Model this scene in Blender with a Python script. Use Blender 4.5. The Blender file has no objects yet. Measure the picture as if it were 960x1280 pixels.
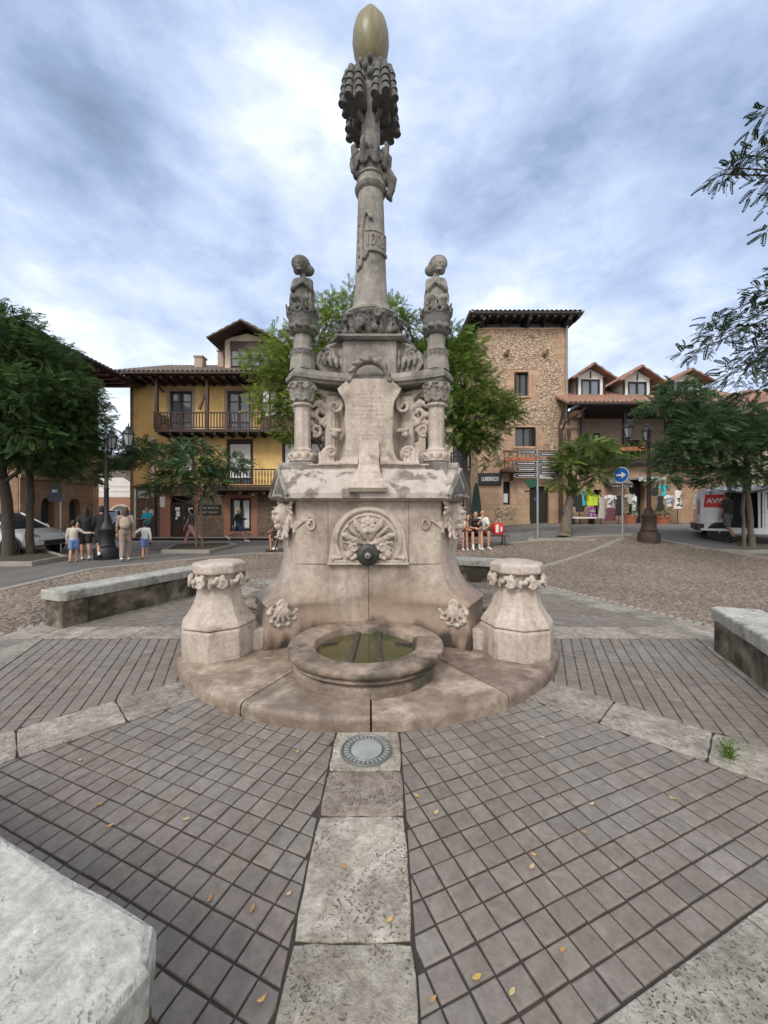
import bpy, math, random
import numpy as np
from mathutils import Vector, Matrix, Euler
R = math.radians
rnd = random.Random(7)
C = bpy.context.scene.collection
SC = bpy.context.scene

# ------------------------------------------------------------ camera, sky, sun
cam_d = bpy.data.cameras.new('camera'); cam = bpy.data.objects.new('camera', cam_d); C.objects.link(cam)
cam.location = (0, 0, 1.6); cam.rotation_euler = (R(90), 0, 0)
cam_d.sensor_fit = 'VERTICAL'; cam_d.sensor_height = 36; cam_d.lens = 13.5
cam_d.shift_y = -0.004; cam_d.clip_start = 0.05; cam_d.clip_end = 2000
SC.camera = cam
SC.view_settings.view_transform = 'Standard'; SC.view_settings.look = 'None'
SC.view_settings.exposure = 0.65; SC.view_settings.gamma = 1; SC.cycles.max_bounces = 5; SC.cycles.diffuse_bounces = 3; SC.cycles.glossy_bounces = 2; SC.cycles.transmission_bounces = 2; SC.cycles.caustics_reflective = False; SC.cycles.use_adaptive_sampling = True; SC.cycles.adaptive_threshold = .03; SC.cycles.use_denoising = True; SC.view_settings.use_curve_mapping = False

SUN_EL, SUN_AZ = 44, -152         # azimuth from +Y (view direction) towards -X: high, behind the camera and to the left
w = bpy.data.worlds.new('World'); SC.world = w; w.use_nodes = True
nt = w.node_tree; nt.nodes.clear()
def wn(t, **k):
    n = nt.nodes.new(t)
    for a, b in k.items(): setattr(n, a, b)
    return n
L = nt.links.new
out = wn('ShaderNodeOutputWorld'); bg = wn('ShaderNodeBackground'); L(bg.outputs[0], out.inputs[0])
bg.inputs[1].default_value = 0.10
sky = wn('ShaderNodeTexSky', sky_type='NISHITA', sun_disc=False)
sky.sun_elevation = R(SUN_EL); sky.sun_rotation = R(SUN_AZ)
tc = wn('ShaderNodeTexCoord')
sep = wn('ShaderNodeSeparateXYZ'); L(tc.outputs['Generated'], sep.inputs[0])
def mth(op, a, b=None, c=None, clamp=False):
    n = wn('ShaderNodeMath', operation=op, use_clamp=clamp)
    for i, v in enumerate((a, b, c)):
        if v is None: continue
        if isinstance(v, (int, float)): n.inputs[i].default_value = v
        else: L(v, n.inputs[i])
    return n.outputs[0]
zc = mth('MAXIMUM', sep.outputs[2], 0.0)
den = mth('ADD', mth('MULTIPLY', zc, .6), 0.75)
comb = wn('ShaderNodeCombineXYZ'); L(mth('DIVIDE', sep.outputs[0], den), comb.inputs[0]); L(mth('DIVIDE', sep.outputs[1], den), comb.inputs[1]); L(mth('MULTIPLY', sep.outputs[2], 1.5), comb.inputs[2])
def wnoise(scale, detail, rough, off, dist=0.0, sx=1, sy=1):
    mp = wn('ShaderNodeMapping'); mp.inputs['Location'].default_value = off
    mp.inputs['Scale'].default_value = (sx, sy, 1)
    L(comb.outputs[0], mp.inputs[0])
    n = wn('ShaderNodeTexNoise'); n.inputs['Scale'].default_value = scale; n.inputs['Detail'].default_value = detail
    n.inputs['Roughness'].default_value = rough; n.inputs['Distortion'].default_value = dist
    L(mp.outputs[0], n.inputs[0]); return n.outputs['Fac']
def blob(px, py, width, amp):     # a soft patch of brighter or darker cloud in one direction of the sky
    d = Vector(((px-480)/480, 1, (635-py)/480)).normalized()
    vm = wn('ShaderNodeVectorMath', operation='DOT_PRODUCT'); L(tc.outputs['Generated'], vm.inputs[0]); vm.inputs[1].default_value = d
    a = mth('SUBTRACT', 1.0, vm.outputs['Value']); a = mth('DIVIDE', a, -(1-math.cos(R(width))))
    return mth('MULTIPLY', mth('EXPONENT', a), amp)
n1 = wnoise(2.4, 6, .55, (3.1, 1.7, 0), .15)
n2 = wnoise(6.5, 7, .6, (0.3, 5.2, 0), .25)
v = mth('ADD', mth('MULTIPLY', mth('SUBTRACT', n1, .5), 1.15), mth('MULTIPLY', mth('SUBTRACT', n2, .5), .85))
v = mth('ADD', v, .565)
for b in ((345, 190, 6.5, .34), (270, 25, 8, .08), (110, 385, 10, .24), (90, 190, 19, -.27), (20, 120, 14, -.10), (60, 350, 9, .25), (240, 380, 10, .16), (150, 60, 9, -.12),
          (900, 40, 12, -.10), (700, 180, 18, .08), (640, 230, 8, -.03), (330, 262, 3, -.3), (800, 230, 13, -.08), (900, 310, 9, .12), (560, 30, 14, .02)):
    v = mth('ADD', v, blob(*b))
hz = mth('POWER', mth('SUBTRACT', 1.0, zc, clamp=True), 5.0)
v = mth('ADD', v, mth('MULTIPLY', hz, .34), clamp=True)
cr = wn('ShaderNodeValToRGB'); L(v, cr.inputs[0])
e = cr.color_ramp.elements
e[0].position = 0.0; e[0].color = (1.75, 2.3, 3.3, 1)
e[1].position = 1.0; e[1].color = (8.6, 9.0, 9.6, 1)
for p, c in ((.25, (2.4, 3.1, 4.7, 1)), (.5, (3.8, 4.65, 6.4, 1)), (.75, (5.6, 6.3, 7.7, 1))):
    q = e.new(p); q.color = c
# unseen overcast behind the camera, made whiter and warmer to offset the blue light
bk = wn('ShaderNodeMapRange'); bk.inputs[1].default_value = .35; bk.inputs[2].default_value = -.5; L(sep.outputs[1], bk.inputs[0])
wm = wn('ShaderNodeMix', data_type='RGBA'); L(bk.outputs[0], wm.inputs[0]); L(cr.outputs[0], wm.inputs[6]); wm.inputs[7].default_value = (9.6, 9.2, 8.8, 1)
mx = wn('ShaderNodeMix', data_type='RGBA'); mx.inputs[0].default_value = .9
w.cycles.sampling_method = 'MANUAL'; w.cycles.sample_map_resolution = 256
L(sky.outputs[0], mx.inputs[6]); L(wm.outputs[2], mx.inputs[7]); L(mx.outputs[2], bg.inputs[0])

sun_d = bpy.data.lights.new('sun', 'SUN'); sun_d.energy = 1.5; sun_d.angle = R(20); sun_d.color = (1, .95, .88)
sun = bpy.data.objects.new('sun', sun_d); C.objects.link(sun)
sd = Vector((math.sin(R(SUN_AZ))*math.cos(R(SUN_EL)), math.cos(R(SUN_AZ))*math.cos(R(SUN_EL)), math.sin(R(SUN_EL))))
sun.rotation_euler = (-sd).to_track_quat('-Z', 'Y').to_euler()

# ------------------------------------------------------------ materials
MATS = {}
def M(name, c1, c2=None, scale=4., rough=.8, bump=.25, bscale=30., c3=None, s3=1.5, t3=.55, tint=False, metal=0., kind='noise',
      stretch=(1, 1, 1), trans=0., spec=.5, dist=0., pits=0., pscale=60., coat=0., detail=5., mott=0., mscale=14., soft3=.06, bd=.012):
    """procedural surface: two colours through noise, a third as stains or patches, fine bump"""
    m = bpy.data.materials.new(name); m.use_nodes = True; MATS[name] = m
    t = m.node_tree; n_ = t.nodes; l_ = t.links.new
    p = n_['Principled BSDF']; p.inputs['Roughness'].default_value = rough; p.inputs['Metallic'].default_value = metal
    p.inputs['Specular IOR Level'].default_value = spec; p.inputs['Coat Weight'].default_value = coat
    if c2 is None: c2 = tuple(x*.75 for x in c1)
    tc = n_.new('ShaderNodeTexCoord'); mp = n_.new('ShaderNodeMapping'); mp.inputs['Scale'].default_value = stretch
    l_(tc.outputs['Object'], mp.inputs[0]); V = mp.outputs[0]
    def noise(s, d=detail, r=.6, di=0.):
        n = n_.new('ShaderNodeTexNoise'); n.inputs['Scale'].default_value = s; n.inputs['Detail'].default_value = d
        n.inputs['Roughness'].default_value = r; n.inputs['Distortion'].default_value = di; l_(V, n.inputs[0]); return n.outputs['Fac']
    def ramp(f, p0, p1, a=(0, 0, 0, 1), b=(1, 1, 1, 1)):
        r = n_.new('ShaderNodeValToRGB'); r.color_ramp.elements[0].position = p0; r.color_ramp.elements[1].position = p1
        r.color_ramp.elements[0].color = a; r.color_ramp.elements[1].color = b; l_(f, r.inputs[0]); return r.outputs[0]
    def mix(f, a, b, bt='MIX'):
        x = n_.new('ShaderNodeMix'); x.data_type = 'RGBA'; x.blend_type = bt
        if isinstance(f, float): x.inputs[0].default_value = f
        else: l_(f, x.inputs[0])
        for i, q in ((6, a), (7, b)):
            if isinstance(q, tuple): x.inputs[i].default_value = q
            else: l_(q, x.inputs[i])
        return x.outputs[2]
    A = (*c1, 1); B = (*c2, 1)
    hgt = noise(bscale)
    if kind == 'noise':
        col = ramp(noise(scale, di=dist), .3, .7, A, B)
    elif kind in ('rubble', 'cobble'):
        vo = n_.new('ShaderNodeTexVoronoi'); vo.inputs['Scale'].default_value = scale; ve = n_.new('ShaderNodeTexVoronoi'); ve.feature = 'DISTANCE_TO_EDGE'
        ve.inputs['Scale'].default_value = scale
        nn = n_.new('ShaderNodeTexNoise'); nn.inputs['Scale'].default_value = scale*1.5; l_(V, nn.inputs[0])
        va = n_.new('ShaderNodeVectorMath'); va.operation = 'MULTIPLY_ADD'; l_(nn.outputs['Color'], va.inputs[0]); va.inputs[1].default_value = (.35/scale,)*3
        l_(V, va.inputs[2]); l_(va.outputs[0], vo.inputs[0]); l_(va.outputs[0], ve.inputs[0])
        sp = n_.new('ShaderNodeSeparateColor'); l_(vo.outputs['Color'], sp.inputs[0])
        col = ramp(sp.outputs[0], 0., 1., A, B)
        col = mix(.5, col, ramp(noise(scale*3), .3, .7, A, B))
        em = ramp(ve.outputs['Distance'], .01, .09)
        col = mix(em, (*(c3 or tuple(x*.5 for x in c1)), 1), col)
        ad = n_.new('ShaderNodeMath'); ad.operation = 'MULTIPLY_ADD'; l_(em, ad.inputs[0]); ad.inputs[1].default_value = 1.6; l_(hgt, ad.inputs[2]); hgt = ad.outputs[0]
    elif kind in ('brick', 'ashlar'):
        cb = n_.new('ShaderNodeCombineXYZ'); se = n_.new('ShaderNodeSeparateXYZ'); l_(V, se.inputs[0])
        sm = n_.new('ShaderNodeMath'); sm.operation = 'ADD'; l_(se.outputs[0], sm.inputs[0]); l_(se.outputs[1], sm.inputs[1])
        l_(sm.outputs[0], cb.inputs[0]); l_(se.outputs[2], cb.inputs[1])
        br = n_.new('ShaderNodeTexBrick'); br.inputs['Scale'].default_value = scale; l_(cb.outputs[0], br.inputs[0])
        br.inputs['Color1'].default_value = A; br.inputs['Color2'].default_value = B; br.inputs['Mortar'].default_value = (*(c3 or tuple(x*.6 for x in c1)), 1)
        br.inputs['Mortar Size'].default_value = .012 if kind == 'ashlar' else .02; br.inputs['Mortar Smooth'].default_value = .3
        br.inputs['Brick Width'].default_value = .62 if kind == 'ashlar' else .25; br.inputs['Row Height'].default_value = .3 if kind == 'ashlar' else .08
        col = mix(.35, br.outputs['Color'], ramp(noise(2.2), .25, .75, A, B))
        ad = n_.new('ShaderNodeMath'); ad.operation = 'MULTIPLY_ADD'; l_(br.outputs['Fac'], ad.inputs[0]); ad.inputs[1].default_value = -1.2; l_(hgt, ad.inputs[2]); hgt = ad.outputs[0]
    if c3 and kind == 'noise':
        col = mix(ramp(noise(s3, di=.4), t3-soft3, t3+soft3), col, (*c3, 1))
    if mott:
        col = mix(1.0, col, ramp(noise(mscale, 8., .7, .6), .32, .68, (1-mott, 1-mott*1.05, 1-mott*1.1, 1), (1+mott*.35, 1+mott*.35, 1+mott*.33, 1)), 'MULTIPLY')
        mm = n_.new('ShaderNodeMapping'); mm.inputs['Scale'].default_value = (1, 1, .18); l_(tc.outputs['Object'], mm.inputs[0]); nn = n_.new('ShaderNodeTexNoise'); nn.inputs['Scale'].default_value = mscale*.55; nn.inputs['Detail'].default_value = 6; l_(mm.outputs[0], nn.inputs[0])
        col = mix(1.0, col, ramp(nn.outputs['Fac'], .36, .60, (1-mott*.7, 1-mott*.75, 1-mott*.8, 1), (1, 1, 1, 1)), 'MULTIPLY')
    if pits:
        pn = n_.new('ShaderNodeTexVoronoi'); pn.inputs['Scale'].default_value = pscale; pn.feature = 'SMOOTH_F1'
        nn = n_.new('ShaderNodeTexNoise'); nn.inputs['Scale'].default_value = pscale*.4; nn.inputs['Detail'].default_value = 4; l_(V, nn.inputs[0])
        va = n_.new('ShaderNodeVectorMath'); va.operation = 'MULTIPLY_ADD'; l_(nn.outputs['Color'], va.inputs[0]); va.inputs[1].default_value = (1.6/pscale*3,)*3
        l_(V, va.inputs[2]); l_(va.outputs[0], pn.inputs[0])
        pm = n_.new('ShaderNodeMath'); pm.operation = 'MULTIPLY'; l_(ramp(pn.outputs['Distance'], .12, .3, (1, 1, 1, 1), (0, 0, 0, 1)), pm.inputs[0])
        l_(ramp(noise(pscale*.08), .42, .62), pm.inputs[1])
        pf = n_.new('ShaderNodeMath'); pf.operation = 'MULTIPLY'; l_(pm.outputs[0], pf.inputs[0]); pf.inputs[1].default_value = pits
        col = mix(pf.outputs[0], col, (c1[0]*.3, c1[1]*.27, c1[2]*.23, 1))
        ad = n_.new('ShaderNodeMath'); ad.operation = 'MULTIPLY_ADD'; l_(pf.outputs[0], ad.inputs[0]); ad.inputs[1].default_value = -1.5; l_(hgt, ad.inputs[2]); hgt = ad.outputs[0]
    if tint:
        at = n_.new('ShaderNodeAttribute'); at.attribute_name = 'tint'
        col = mix(1.0, col, at.outputs['Color'], 'MULTIPLY')
    l_(col, p.inputs['Base Color'])
    if bump:
        b = n_.new('ShaderNodeBump'); b.inputs['Strength'].default_value = bump; b.inputs['Distance'].default_value = bd; l_(hgt, b.inputs['Height']); l_(b.outputs[0], p.inputs['Normal'])
    if trans:
        tr = n_.new('ShaderNodeBsdfTranslucent'); l_(col, tr.inputs[0]); ms = n_.new('ShaderNodeMixShader'); ms.inputs[0].default_value = trans
        l_(p.outputs[0], ms.inputs[1]); l_(tr.outputs[0], ms.inputs[2]); l_(ms.outputs[0], n_['Material Output'].inputs[0])
    return m

stone = M('carved_limestone', (.55, .485, .43), (.45, .39, .34), 3.2, .8, .5, 45, c3=(.24, .20, .17), s3=3.2, t3=.64, soft3=.07, dist=.5, pits=.45, pscale=80, tint=True, mott=.26, mscale=26.)
stone_g = M('weathered_grey_stone', (.345, .33, .30), (.235, .22, .205), 3., .85, .5, 45, c3=(.12, .115, .105), s3=2.6, t3=.58, soft3=.08, dist=.5, pits=.25, pscale=60, tint=True, mott=.32)
stone_d = M('dark_lichen_stone', (.215, .21, .195), (.12, .12, .115), 5., .85, .5, 50, c3=(.075, .075, .07), s3=4, t3=.55, soft3=.1, mott=.3)
tile_g = M('backlit_lichened_tile', (.145, .147, .145), (.085, .087, .088), 5., .85, .5, 50, c3=(.22, .22, .205), s3=5, t3=.64, soft3=.1, mott=.3)  # dark grey of backlit tiles put into the colour; paler patches stay lichen
stone_p = M('worn_step_stone', (.30, .245, .205), (.15, .115, .093), 2.6, .6, .6, 26, c3=(.38, .33, .285), s3=3.6, t3=.57, soft3=.08, dist=1.2, pits=.4, pscale=45, tint=True, mott=.35, mscale=9.)
stone_b = M('basin_stone', (.40, .32, .265), (.22, .175, .14), 3., .6, .5, 35, c3=(.09, .08, .06), s3=3.2, t3=.56, soft3=.07, dist=.6, pits=.5, pscale=50, mott=.4, mscale=10.)
roofst = M('streaked_roof_stone', (.46, .42, .38), (.33, .29, .26), 6., .8, .35, 45, c3=(.16, .135, .12), s3=5., t3=.57, soft3=.05, dist=1.2, pits=.3)
slabst = M('pitted_travertine', (.47, .445, .40), (.34, .32, .285), 3., .75, .9, 55, c3=(.26, .235, .205), s3=3, t3=.57, soft3=.1, pits=.9, pscale=55, tint=True, mott=.4, mscale=22.)
benchst = M('pale_bench_stone', (.50, .50, .47), (.38, .385, .36), 4., .8, .55, 45, c3=(.22, .22, .19), s3=4.5, t3=.6, soft3=.05, dist=.8, pits=.9, pscale=48, tint=True, mott=.32, mscale=30.)
benchbase = M('mossy_bench_wall', (.36, .32, .26), (.20, .17, .13), 2.8, .9, .9, 22, c3=(.07, .062, .045), s3=2.4, t3=.50, soft3=.08, dist=.8, pits=.5, pscale=26, mott=.5, mscale=7.)
paver = M('grey_brown_paver', (.228, .198, .172), (.178, .153, .132), 7., .62, .25, 90, tint=True, pits=.2, pscale=120, c3=(.235, .218, .20), s3=1.1, t3=.56, soft3=.12, mott=.22, mscale=30.)
grout = M('dark_joint_sand', (.05, .042, .036), (.03, .025, .022), 20, .95, .5, 80)
asphalt = M('old_asphalt', (.135, .128, .12), (.10, .094, .088), 1.2, .72, .3, 120, c3=(.165, .158, .148), s3=.5, t3=.55, soft3=.1)
roadc = M('pale_road', (.20, .195, .187), (.16, .155, .148), 1.5, .6, .2, 100, c3=(.12, .115, .11), s3=.9, t3=.62, soft3=.05)
cobbed = M('cobble_bed', (.17, .145, .12), (.11, .095, .08), 8, .9, .6, 60)
pebble = M('river_pebble', (.225, .180, .142), (.125, .098, .077), 20, .65, .1, 60, tint=True)
kerbst = M('kerb_stone', (.30, .28, .25), (.22, .20, .18), 3, .8, .4, 40)
yellow = M('ochre_plaster', (.93, .65, .28), (.84, .55, .22), 1.3, .85, .12, 40, c3=(.60, .40, .16), s3=.7, t3=.62, soft3=.1, mott=.14, mscale=2.5)
cream = M('cream_plaster', (.60, .52, .42), (.50, .43, .34), 1.5, .85, .1, 40, mott=.2, mscale=2.5)
pinkpl = M('pinkish_grey_plaster', (.40, .31, .26), (.33, .25, .21), 2., .85, .1, 40)
whitepl = M('white_plaster', (.72, .71, .68), (.60, .59, .56), 1.5, .8, .1, 40)
rubble = M('rubble_masonry', (.68, .52, .38), (.37, .265, .185), 4.6, .9, .9, 30, c3=(.19, .15, .12), kind='rubble', stretch=(1, 1, 1.9), bd=.03)
rubble_d = M('brown_rubble_masonry', (.30, .215, .15), (.19, .135, .095), 5., .9, .9, 30, c3=(.12, .09, .07), kind='rubble', stretch=(1, 1, 2.4), bd=.03)
ashlar = M('sandstone_ashlar', (.58, .40, .275), (.39, .265, .18), 1.0, .85, .6, 20, c3=(.34, .25, .175), kind='ashlar', mott=.25, mscale=2.2)
ashlar2 = M('brown_sandstone_ashlar', (.40, .26, .17), (.31, .195, .125), 1.0, .85, .5, 20, c3=(.21, .14, .09), kind='ashlar', mott=.3, mscale=2.2)
brickm = M('red_brick', (.40, .16, .10), (.30, .11, .07), 1.0, .85, .5, 30, c3=(.30, .22, .17), kind='brick')
rtile = M('terracotta_tile', (.36, .19, .135), (.20, .11, .08), 5, .85, .4, 30, c3=(.15, .13, .10), s3=3, t3=.58, soft3=.08)
rtile_d = M('old_brown_tile', (.15, .115, .09), (.08, .065, .055), 5, .9, .4, 30, c3=(.17, .17, .13), s3=3, t3=.6)
woodd = M('dark_brown_timber', (.055, .027, .02), (.03, .015, .012), 6, .55, .3, 40, stretch=(6, 6, 1))
woodm = M('brown_timber', (.13, .06, .04), (.08, .036, .025), 6, .6, .3, 40, stretch=(6, 6, 1))
woodblk = M('black_timber', (.025, .022, .02), (.014, .012, .011), 6, .7, .3, 40)
glass = M('dark_window_glass', (.035, .045, .055), (.02, .025, .03), .7, .08, 0, 5, spec=.8)
glassl = M('reflecting_window_glass', (.16, .20, .25), (.09, .115, .15), .8, .08, 0, 5, spec=.8)
lampgl = M('dusty_lantern_glass', (.34, .36, .37), (.24, .26, .27), 4, .3, .05, 20)
curtain = M('white_curtain', (.75, .76, .76), (.55, .57, .58), 3, .8, .2, 20, stretch=(8, 8, .4))
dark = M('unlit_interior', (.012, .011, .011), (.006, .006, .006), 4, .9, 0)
blackm = M('black_cast_iron', (.018, .018, .02), (.01, .01, .011), 8, .5, .3, 60)
rustm = M('rusty_brown_iron', (.085, .042, .032), (.04, .024, .02), 5, .65, .4, 50, c3=(.03, .026, .026), s3=4, t3=.55)
steel = M('galvanised_steel', (.42, .43, .43), (.32, .33, .33), 5, .45, .1, 60, metal=.6)
drainm = M('grey_drain_metal', (.20, .21, .20), (.13, .14, .13), 12, .5, .3, 60, metal=.4)
frost = M('frosted_lamp_glass', (.34, .37, .36), (.22, .24, .24), 4, .25, .05, 20)
globe_m = M('yellowed_lamp_glass', (.27, .25, .14), (.17, .155, .085), 8, .42, .05, 20, stretch=(3, 3, .35), c3=(.22, .19, .10), s3=4, t3=.55, trans=.15, coat=.05, spec=.4)
bronze = M('dark_bronze', (.06, .065, .06), (.035, .038, .035), 10, .45, .3, 60, metal=.4)
waterm = M('murky_water', (.085, .07, .022), (.055, .05, .018), 3, .06, .04, 14, c3=(.05, .06, .02), s3=2.2, t3=.5, spec=.8, bd=.004)
wetm = M('wet_rusty_bar', (.07, .06, .055), (.03, .026, .024), 9, .35, .4, 50)
bark = M('grey_bark', (.20, .165, .13), (.11, .09, .07), 7, .9, .9, 30, stretch=(3, 3, .6))
barkd = M('dark_bark', (.085, .068, .055), (.045, .036, .03), 7, .9, .9, 30, stretch=(3, 3, .6))
soil = M('planting_soil', (.075, .06, .045), (.04, .034, .026), 10, .95, .6, 50)
leaf_dk = M('dark_green_leaves', (.070, .125, .038), (.044, .085, .030), 2, .5, 0, tint=True, trans=.35, spec=.35)
leaf_md = M('mid_green_leaves', (.14, .215, .045), (.095, .165, .036), 2, .5, 0, tint=True, trans=.35, spec=.3)
leaf_lt = M('fresh_green_leaves', (.22, .285, .055), (.15, .225, .045), 1.2, .5, 0, tint=True, trans=.45, spec=.3)
leaf_bl = M('blue_green_leaves', (.090, .155, .066), (.056, .105, .050), 2, .5, 0, tint=True, trans=.35, spec=.35)
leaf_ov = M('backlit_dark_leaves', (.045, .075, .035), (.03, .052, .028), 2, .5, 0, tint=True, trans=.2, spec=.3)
leaf_far = M('hill_leaves', (.10, .135, .06), (.06, .09, .045), .6, .7, 0, tint=True)
carw = M('white_car_paint', (.62, .64, .67), (.58, .60, .63), .6, .25, 0, coat=.5)
card = M('black_car_paint', (.02, .022, .028), (.014, .016, .02), .6, .25, 0, coat=.5)
carg = M('grey_car_paint', (.16, .17, .18), (.13, .14, .15), .6, .3, 0, coat=.5)
rubberm = M('tyre_rubber', (.018, .018, .018), (.012, .012, .012), 9, .85, .2, 60)
rimm = M('alloy_rim', (.30, .31, .32), (.22, .23, .24), 9, .35, .0, metal=.6)
def flat(name, c, rough=.8, bump=.08, **k): return M(name, c, tuple(x*.78 for x in c), 12, rough, bump, 50, **k)
redp = flat('red_panel', (.62, .03, .03), .35); whitep = flat('white_paint', (.78, .78, .78), .4); bluep = flat('blue_sign_paint', (.02, .14, .50), .35)
blackp = flat('black_panel', (.02, .02, .022), .5); terra = flat('terracotta_pot', (.42, .15, .09)); redlamp = flat('red_lamp_glass', (.35, .01, .01), .2)
SKIN = flat('skin', (.50, .27, .18), .6); SKIN2 = flat('tanned_skin', (.36, .19, .12), .6)
def cloth(n, c): return MATS.get(n) or flat(n, c, .9, .2)

# ------------------------------------------------------------ mesh builder
_sph = {}
def unit_sphere(n=12, m=8):
    if (n, m) in _sph: return _sph[(n, m)]
    v = [(0, 0, 1)]; f = []
    for i in range(1, m):
        t = math.pi*i/m
        for j in range(n): a = 2*math.pi*j/n; v.append((math.sin(t)*math.cos(a), math.sin(t)*math.sin(a), math.cos(t)))
    v.append((0, 0, -1)); last = len(v)-1
    for j in range(n): f.append((0, 1+j, 1+(j+1) % n)); f.append((last, last-n+(j+1) % n, last-n+j))
    for i in range(m-2):
        for j in range(n):
            a = 1+i*n+j; b = 1+i*n+(j+1) % n; f.append((a, a+n, b+n, b))
    _sph[(n, m)] = (np.array(v), f); return _sph[(n, m)]

def rotm(a):           # euler degrees or matrix -> 3x3
    if a is None: return np.eye(3)
    if isinstance(a, np.ndarray): return a
    return np.array(Euler([R(x) for x in a]).to_matrix())

class MB:
    def __init__(s): s.v = []; s.f = []; s.n = 0; s.t = []
    def add(s, vs, fs, tint=None):
        vs = np.asarray(vs, float).reshape(-1, 3); s.v.append(vs); o = s.n
        s.f.extend([tuple(i+o for i in f) for f in fs]); s.n += len(vs)
        s.t.extend([tint or (1, 1, 1)]*len(fs)); return s
    def ell(s, c, r, rot=None, n=12, m=8):
        v, f = unit_sphere(n, m); r = np.array([r]*3 if isinstance(r, (int, float)) else r)
        return s.add((v*r) @ rotm(rot).T + np.array(c), f)
    def box(s, x0, x1, y0, y1, z0, z1, tint=None):
        v = [(x, y, z) for z in (z0, z1) for y in (y0, y1) for x in (x0, x1)]
        return s.add(v, [(0, 2, 3, 1), (4, 5, 7, 6), (0, 1, 5, 4), (1, 3, 7, 5), (3, 2, 6, 7), (2, 0, 4, 6)], tint)
    def obox(s, c, size, rot=None):
        h = np.array(size)/2; v = np.array([(x, y, z) for z in (-1, 1) for y in (-1, 1) for x in (-1, 1)])*h
        return s.add(v @ rotm(rot).T + np.array(c), [(0, 2, 3, 1), (4, 5, 7, 6), (0, 1, 5, 4), (1, 3, 7, 5), (3, 2, 6, 7), (2, 0, 4, 6)])
    def loft(s, rings, cap=True, tint=None):
        n = len(rings[0]); v = [p for r in rings for p in r]; f = []
        for i in range(len(rings)-1):
            for j in range(n): a = i*n+j; b = i*n+(j+1) % n; f.append((a, b, b+n, a+n))
        if cap: f.append(tuple(range(n))[::-1]); f.append(tuple((len(rings)-1)*n+j for j in range(n)))
        return s.add(v, f, tint)
    def prism(s, pts, z0, z1, tint=None): return s.loft([[(x, y, z0) for x, y in pts], [(x, y, z1) for x, y in pts]], True, tint)
    def lathe(s, prof, n=24, c=(0, 0, 0), rot=None, cap=True, ph=0):
        m = rotm(rot); rings = []
        for r, z in prof: rings.append([tuple(m @ np.array((r*math.cos(2*math.pi*j/n+ph), r*math.sin(2*math.pi*j/n+ph), z))+np.array(c)) for j in range(n)])
        return s.loft(rings, cap)
    def tube(s, path, rad, n=8, closed=False):
        P = [Vector(p) for p in path]; k = len(P)
        if isinstance(rad, (int, float)): rad = [rad]*k
        rings = []; up = None
        for i in range(k):
            d = (P[min(i+1, k-1)]-P[max(i-1, 0)]).normalized()
            if up is None: up = Vector((0, 0, 1)) if abs(d.z) < .9 else Vector((1, 0, 0))
            a = d.cross(up).normalized(); b = a.cross(d).normalized(); up = b
            rings.append([tuple(P[i]+a*math.cos(2*math.pi*j/n)*rad[i]+b*math.sin(2*math.pi*j/n)*rad[i]) for j in range(n)])
        return s.loft(rings)
    def cap(s, a, b, ra, rb=None, n=10):        # capsule: for bodies and carvings, fused later by remesh
        rb = ra if rb is None else rb
        s.tube([a, b], [ra, rb], n); s.ell(a, ra, n=n, m=7); s.ell(b, rb, n=n, m=7); return s
    def chain(s, pts, rads, n=10):
        for i in range(len(pts)-1): s.cap(pts[i], pts[i+1], rads[i], rads[i+1], n)
        return s
    def build(s, name, mat, parent=None, smooth=False, remesh=0, sm=2, bevel=0, angle=40, loc=None):
        me = bpy.data.meshes.new(name)
        V_ = np.concatenate(s.v) if s.v else np.zeros((0, 3))
        me.from_pydata(V_.tolist(), [], s.f); me.validate(); me.update()
        tinted = (not remesh) and any(t != (1, 1, 1) for t in s.t) and len(me.polygons) == len(s.t)
        me.materials.append(mat)
        o = bpy.data.objects.new(name, me); C.objects.link(o)
        at = me.attributes.new('tint', 'FLOAT_COLOR', 'CORNER' if tinted or not remesh else 'POINT')
        if tinted:
            arr = np.ones((len(me.loops), 4)); k = 0
            for p, t in zip(me.polygons, s.t): arr[k:k+p.loop_total, :3] = t; k += p.loop_total
            at.data.foreach_set('color', arr.ravel())
        else: at.data.foreach_set('color', np.ones(len(at.data)*4))
        if remesh or bevel:
            if remesh:
                md = o.modifiers.new('r', 'REMESH'); md.mode = 'VOXEL'; md.voxel_size = remesh; md.use_smooth_shade = True
                if sm: ms = o.modifiers.new('s', 'SMOOTH'); ms.factor = .5; ms.iterations = sm
            if bevel:
                mb = o.modifiers.new('b', 'BEVEL'); mb.width = bevel; mb.segments = 2; mb.limit_method = 'ANGLE'; mb.angle_limit = R(30); mb.harden_normals = False
            dg = bpy.context.evaluated_depsgraph_get(); ev = o.evaluated_get(dg)
            m2 = bpy.data.meshes.new_from_object(ev); o.modifiers.clear(); o.data = m2; bpy.data.meshes.remove(me); me = m2; me.name = name
            if remesh:
                if 'tint' in me.attributes: me.attributes.remove(me.attributes['tint'])
                at = me.attributes.new('tint', 'FLOAT_COLOR', 'POINT'); at.data.foreach_set('color', np.ones(len(at.data)*4))
                if not me.materials: me.materials.append(mat)
        if smooth or remesh: me.polygons.foreach_set('use_smooth', [True]*len(me.polygons))
        if smooth and not remesh: me.set_sharp_from_angle(angle=R(angle))
        if parent: o.parent = parent
        if loc: o.location = loc
        return o

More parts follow.
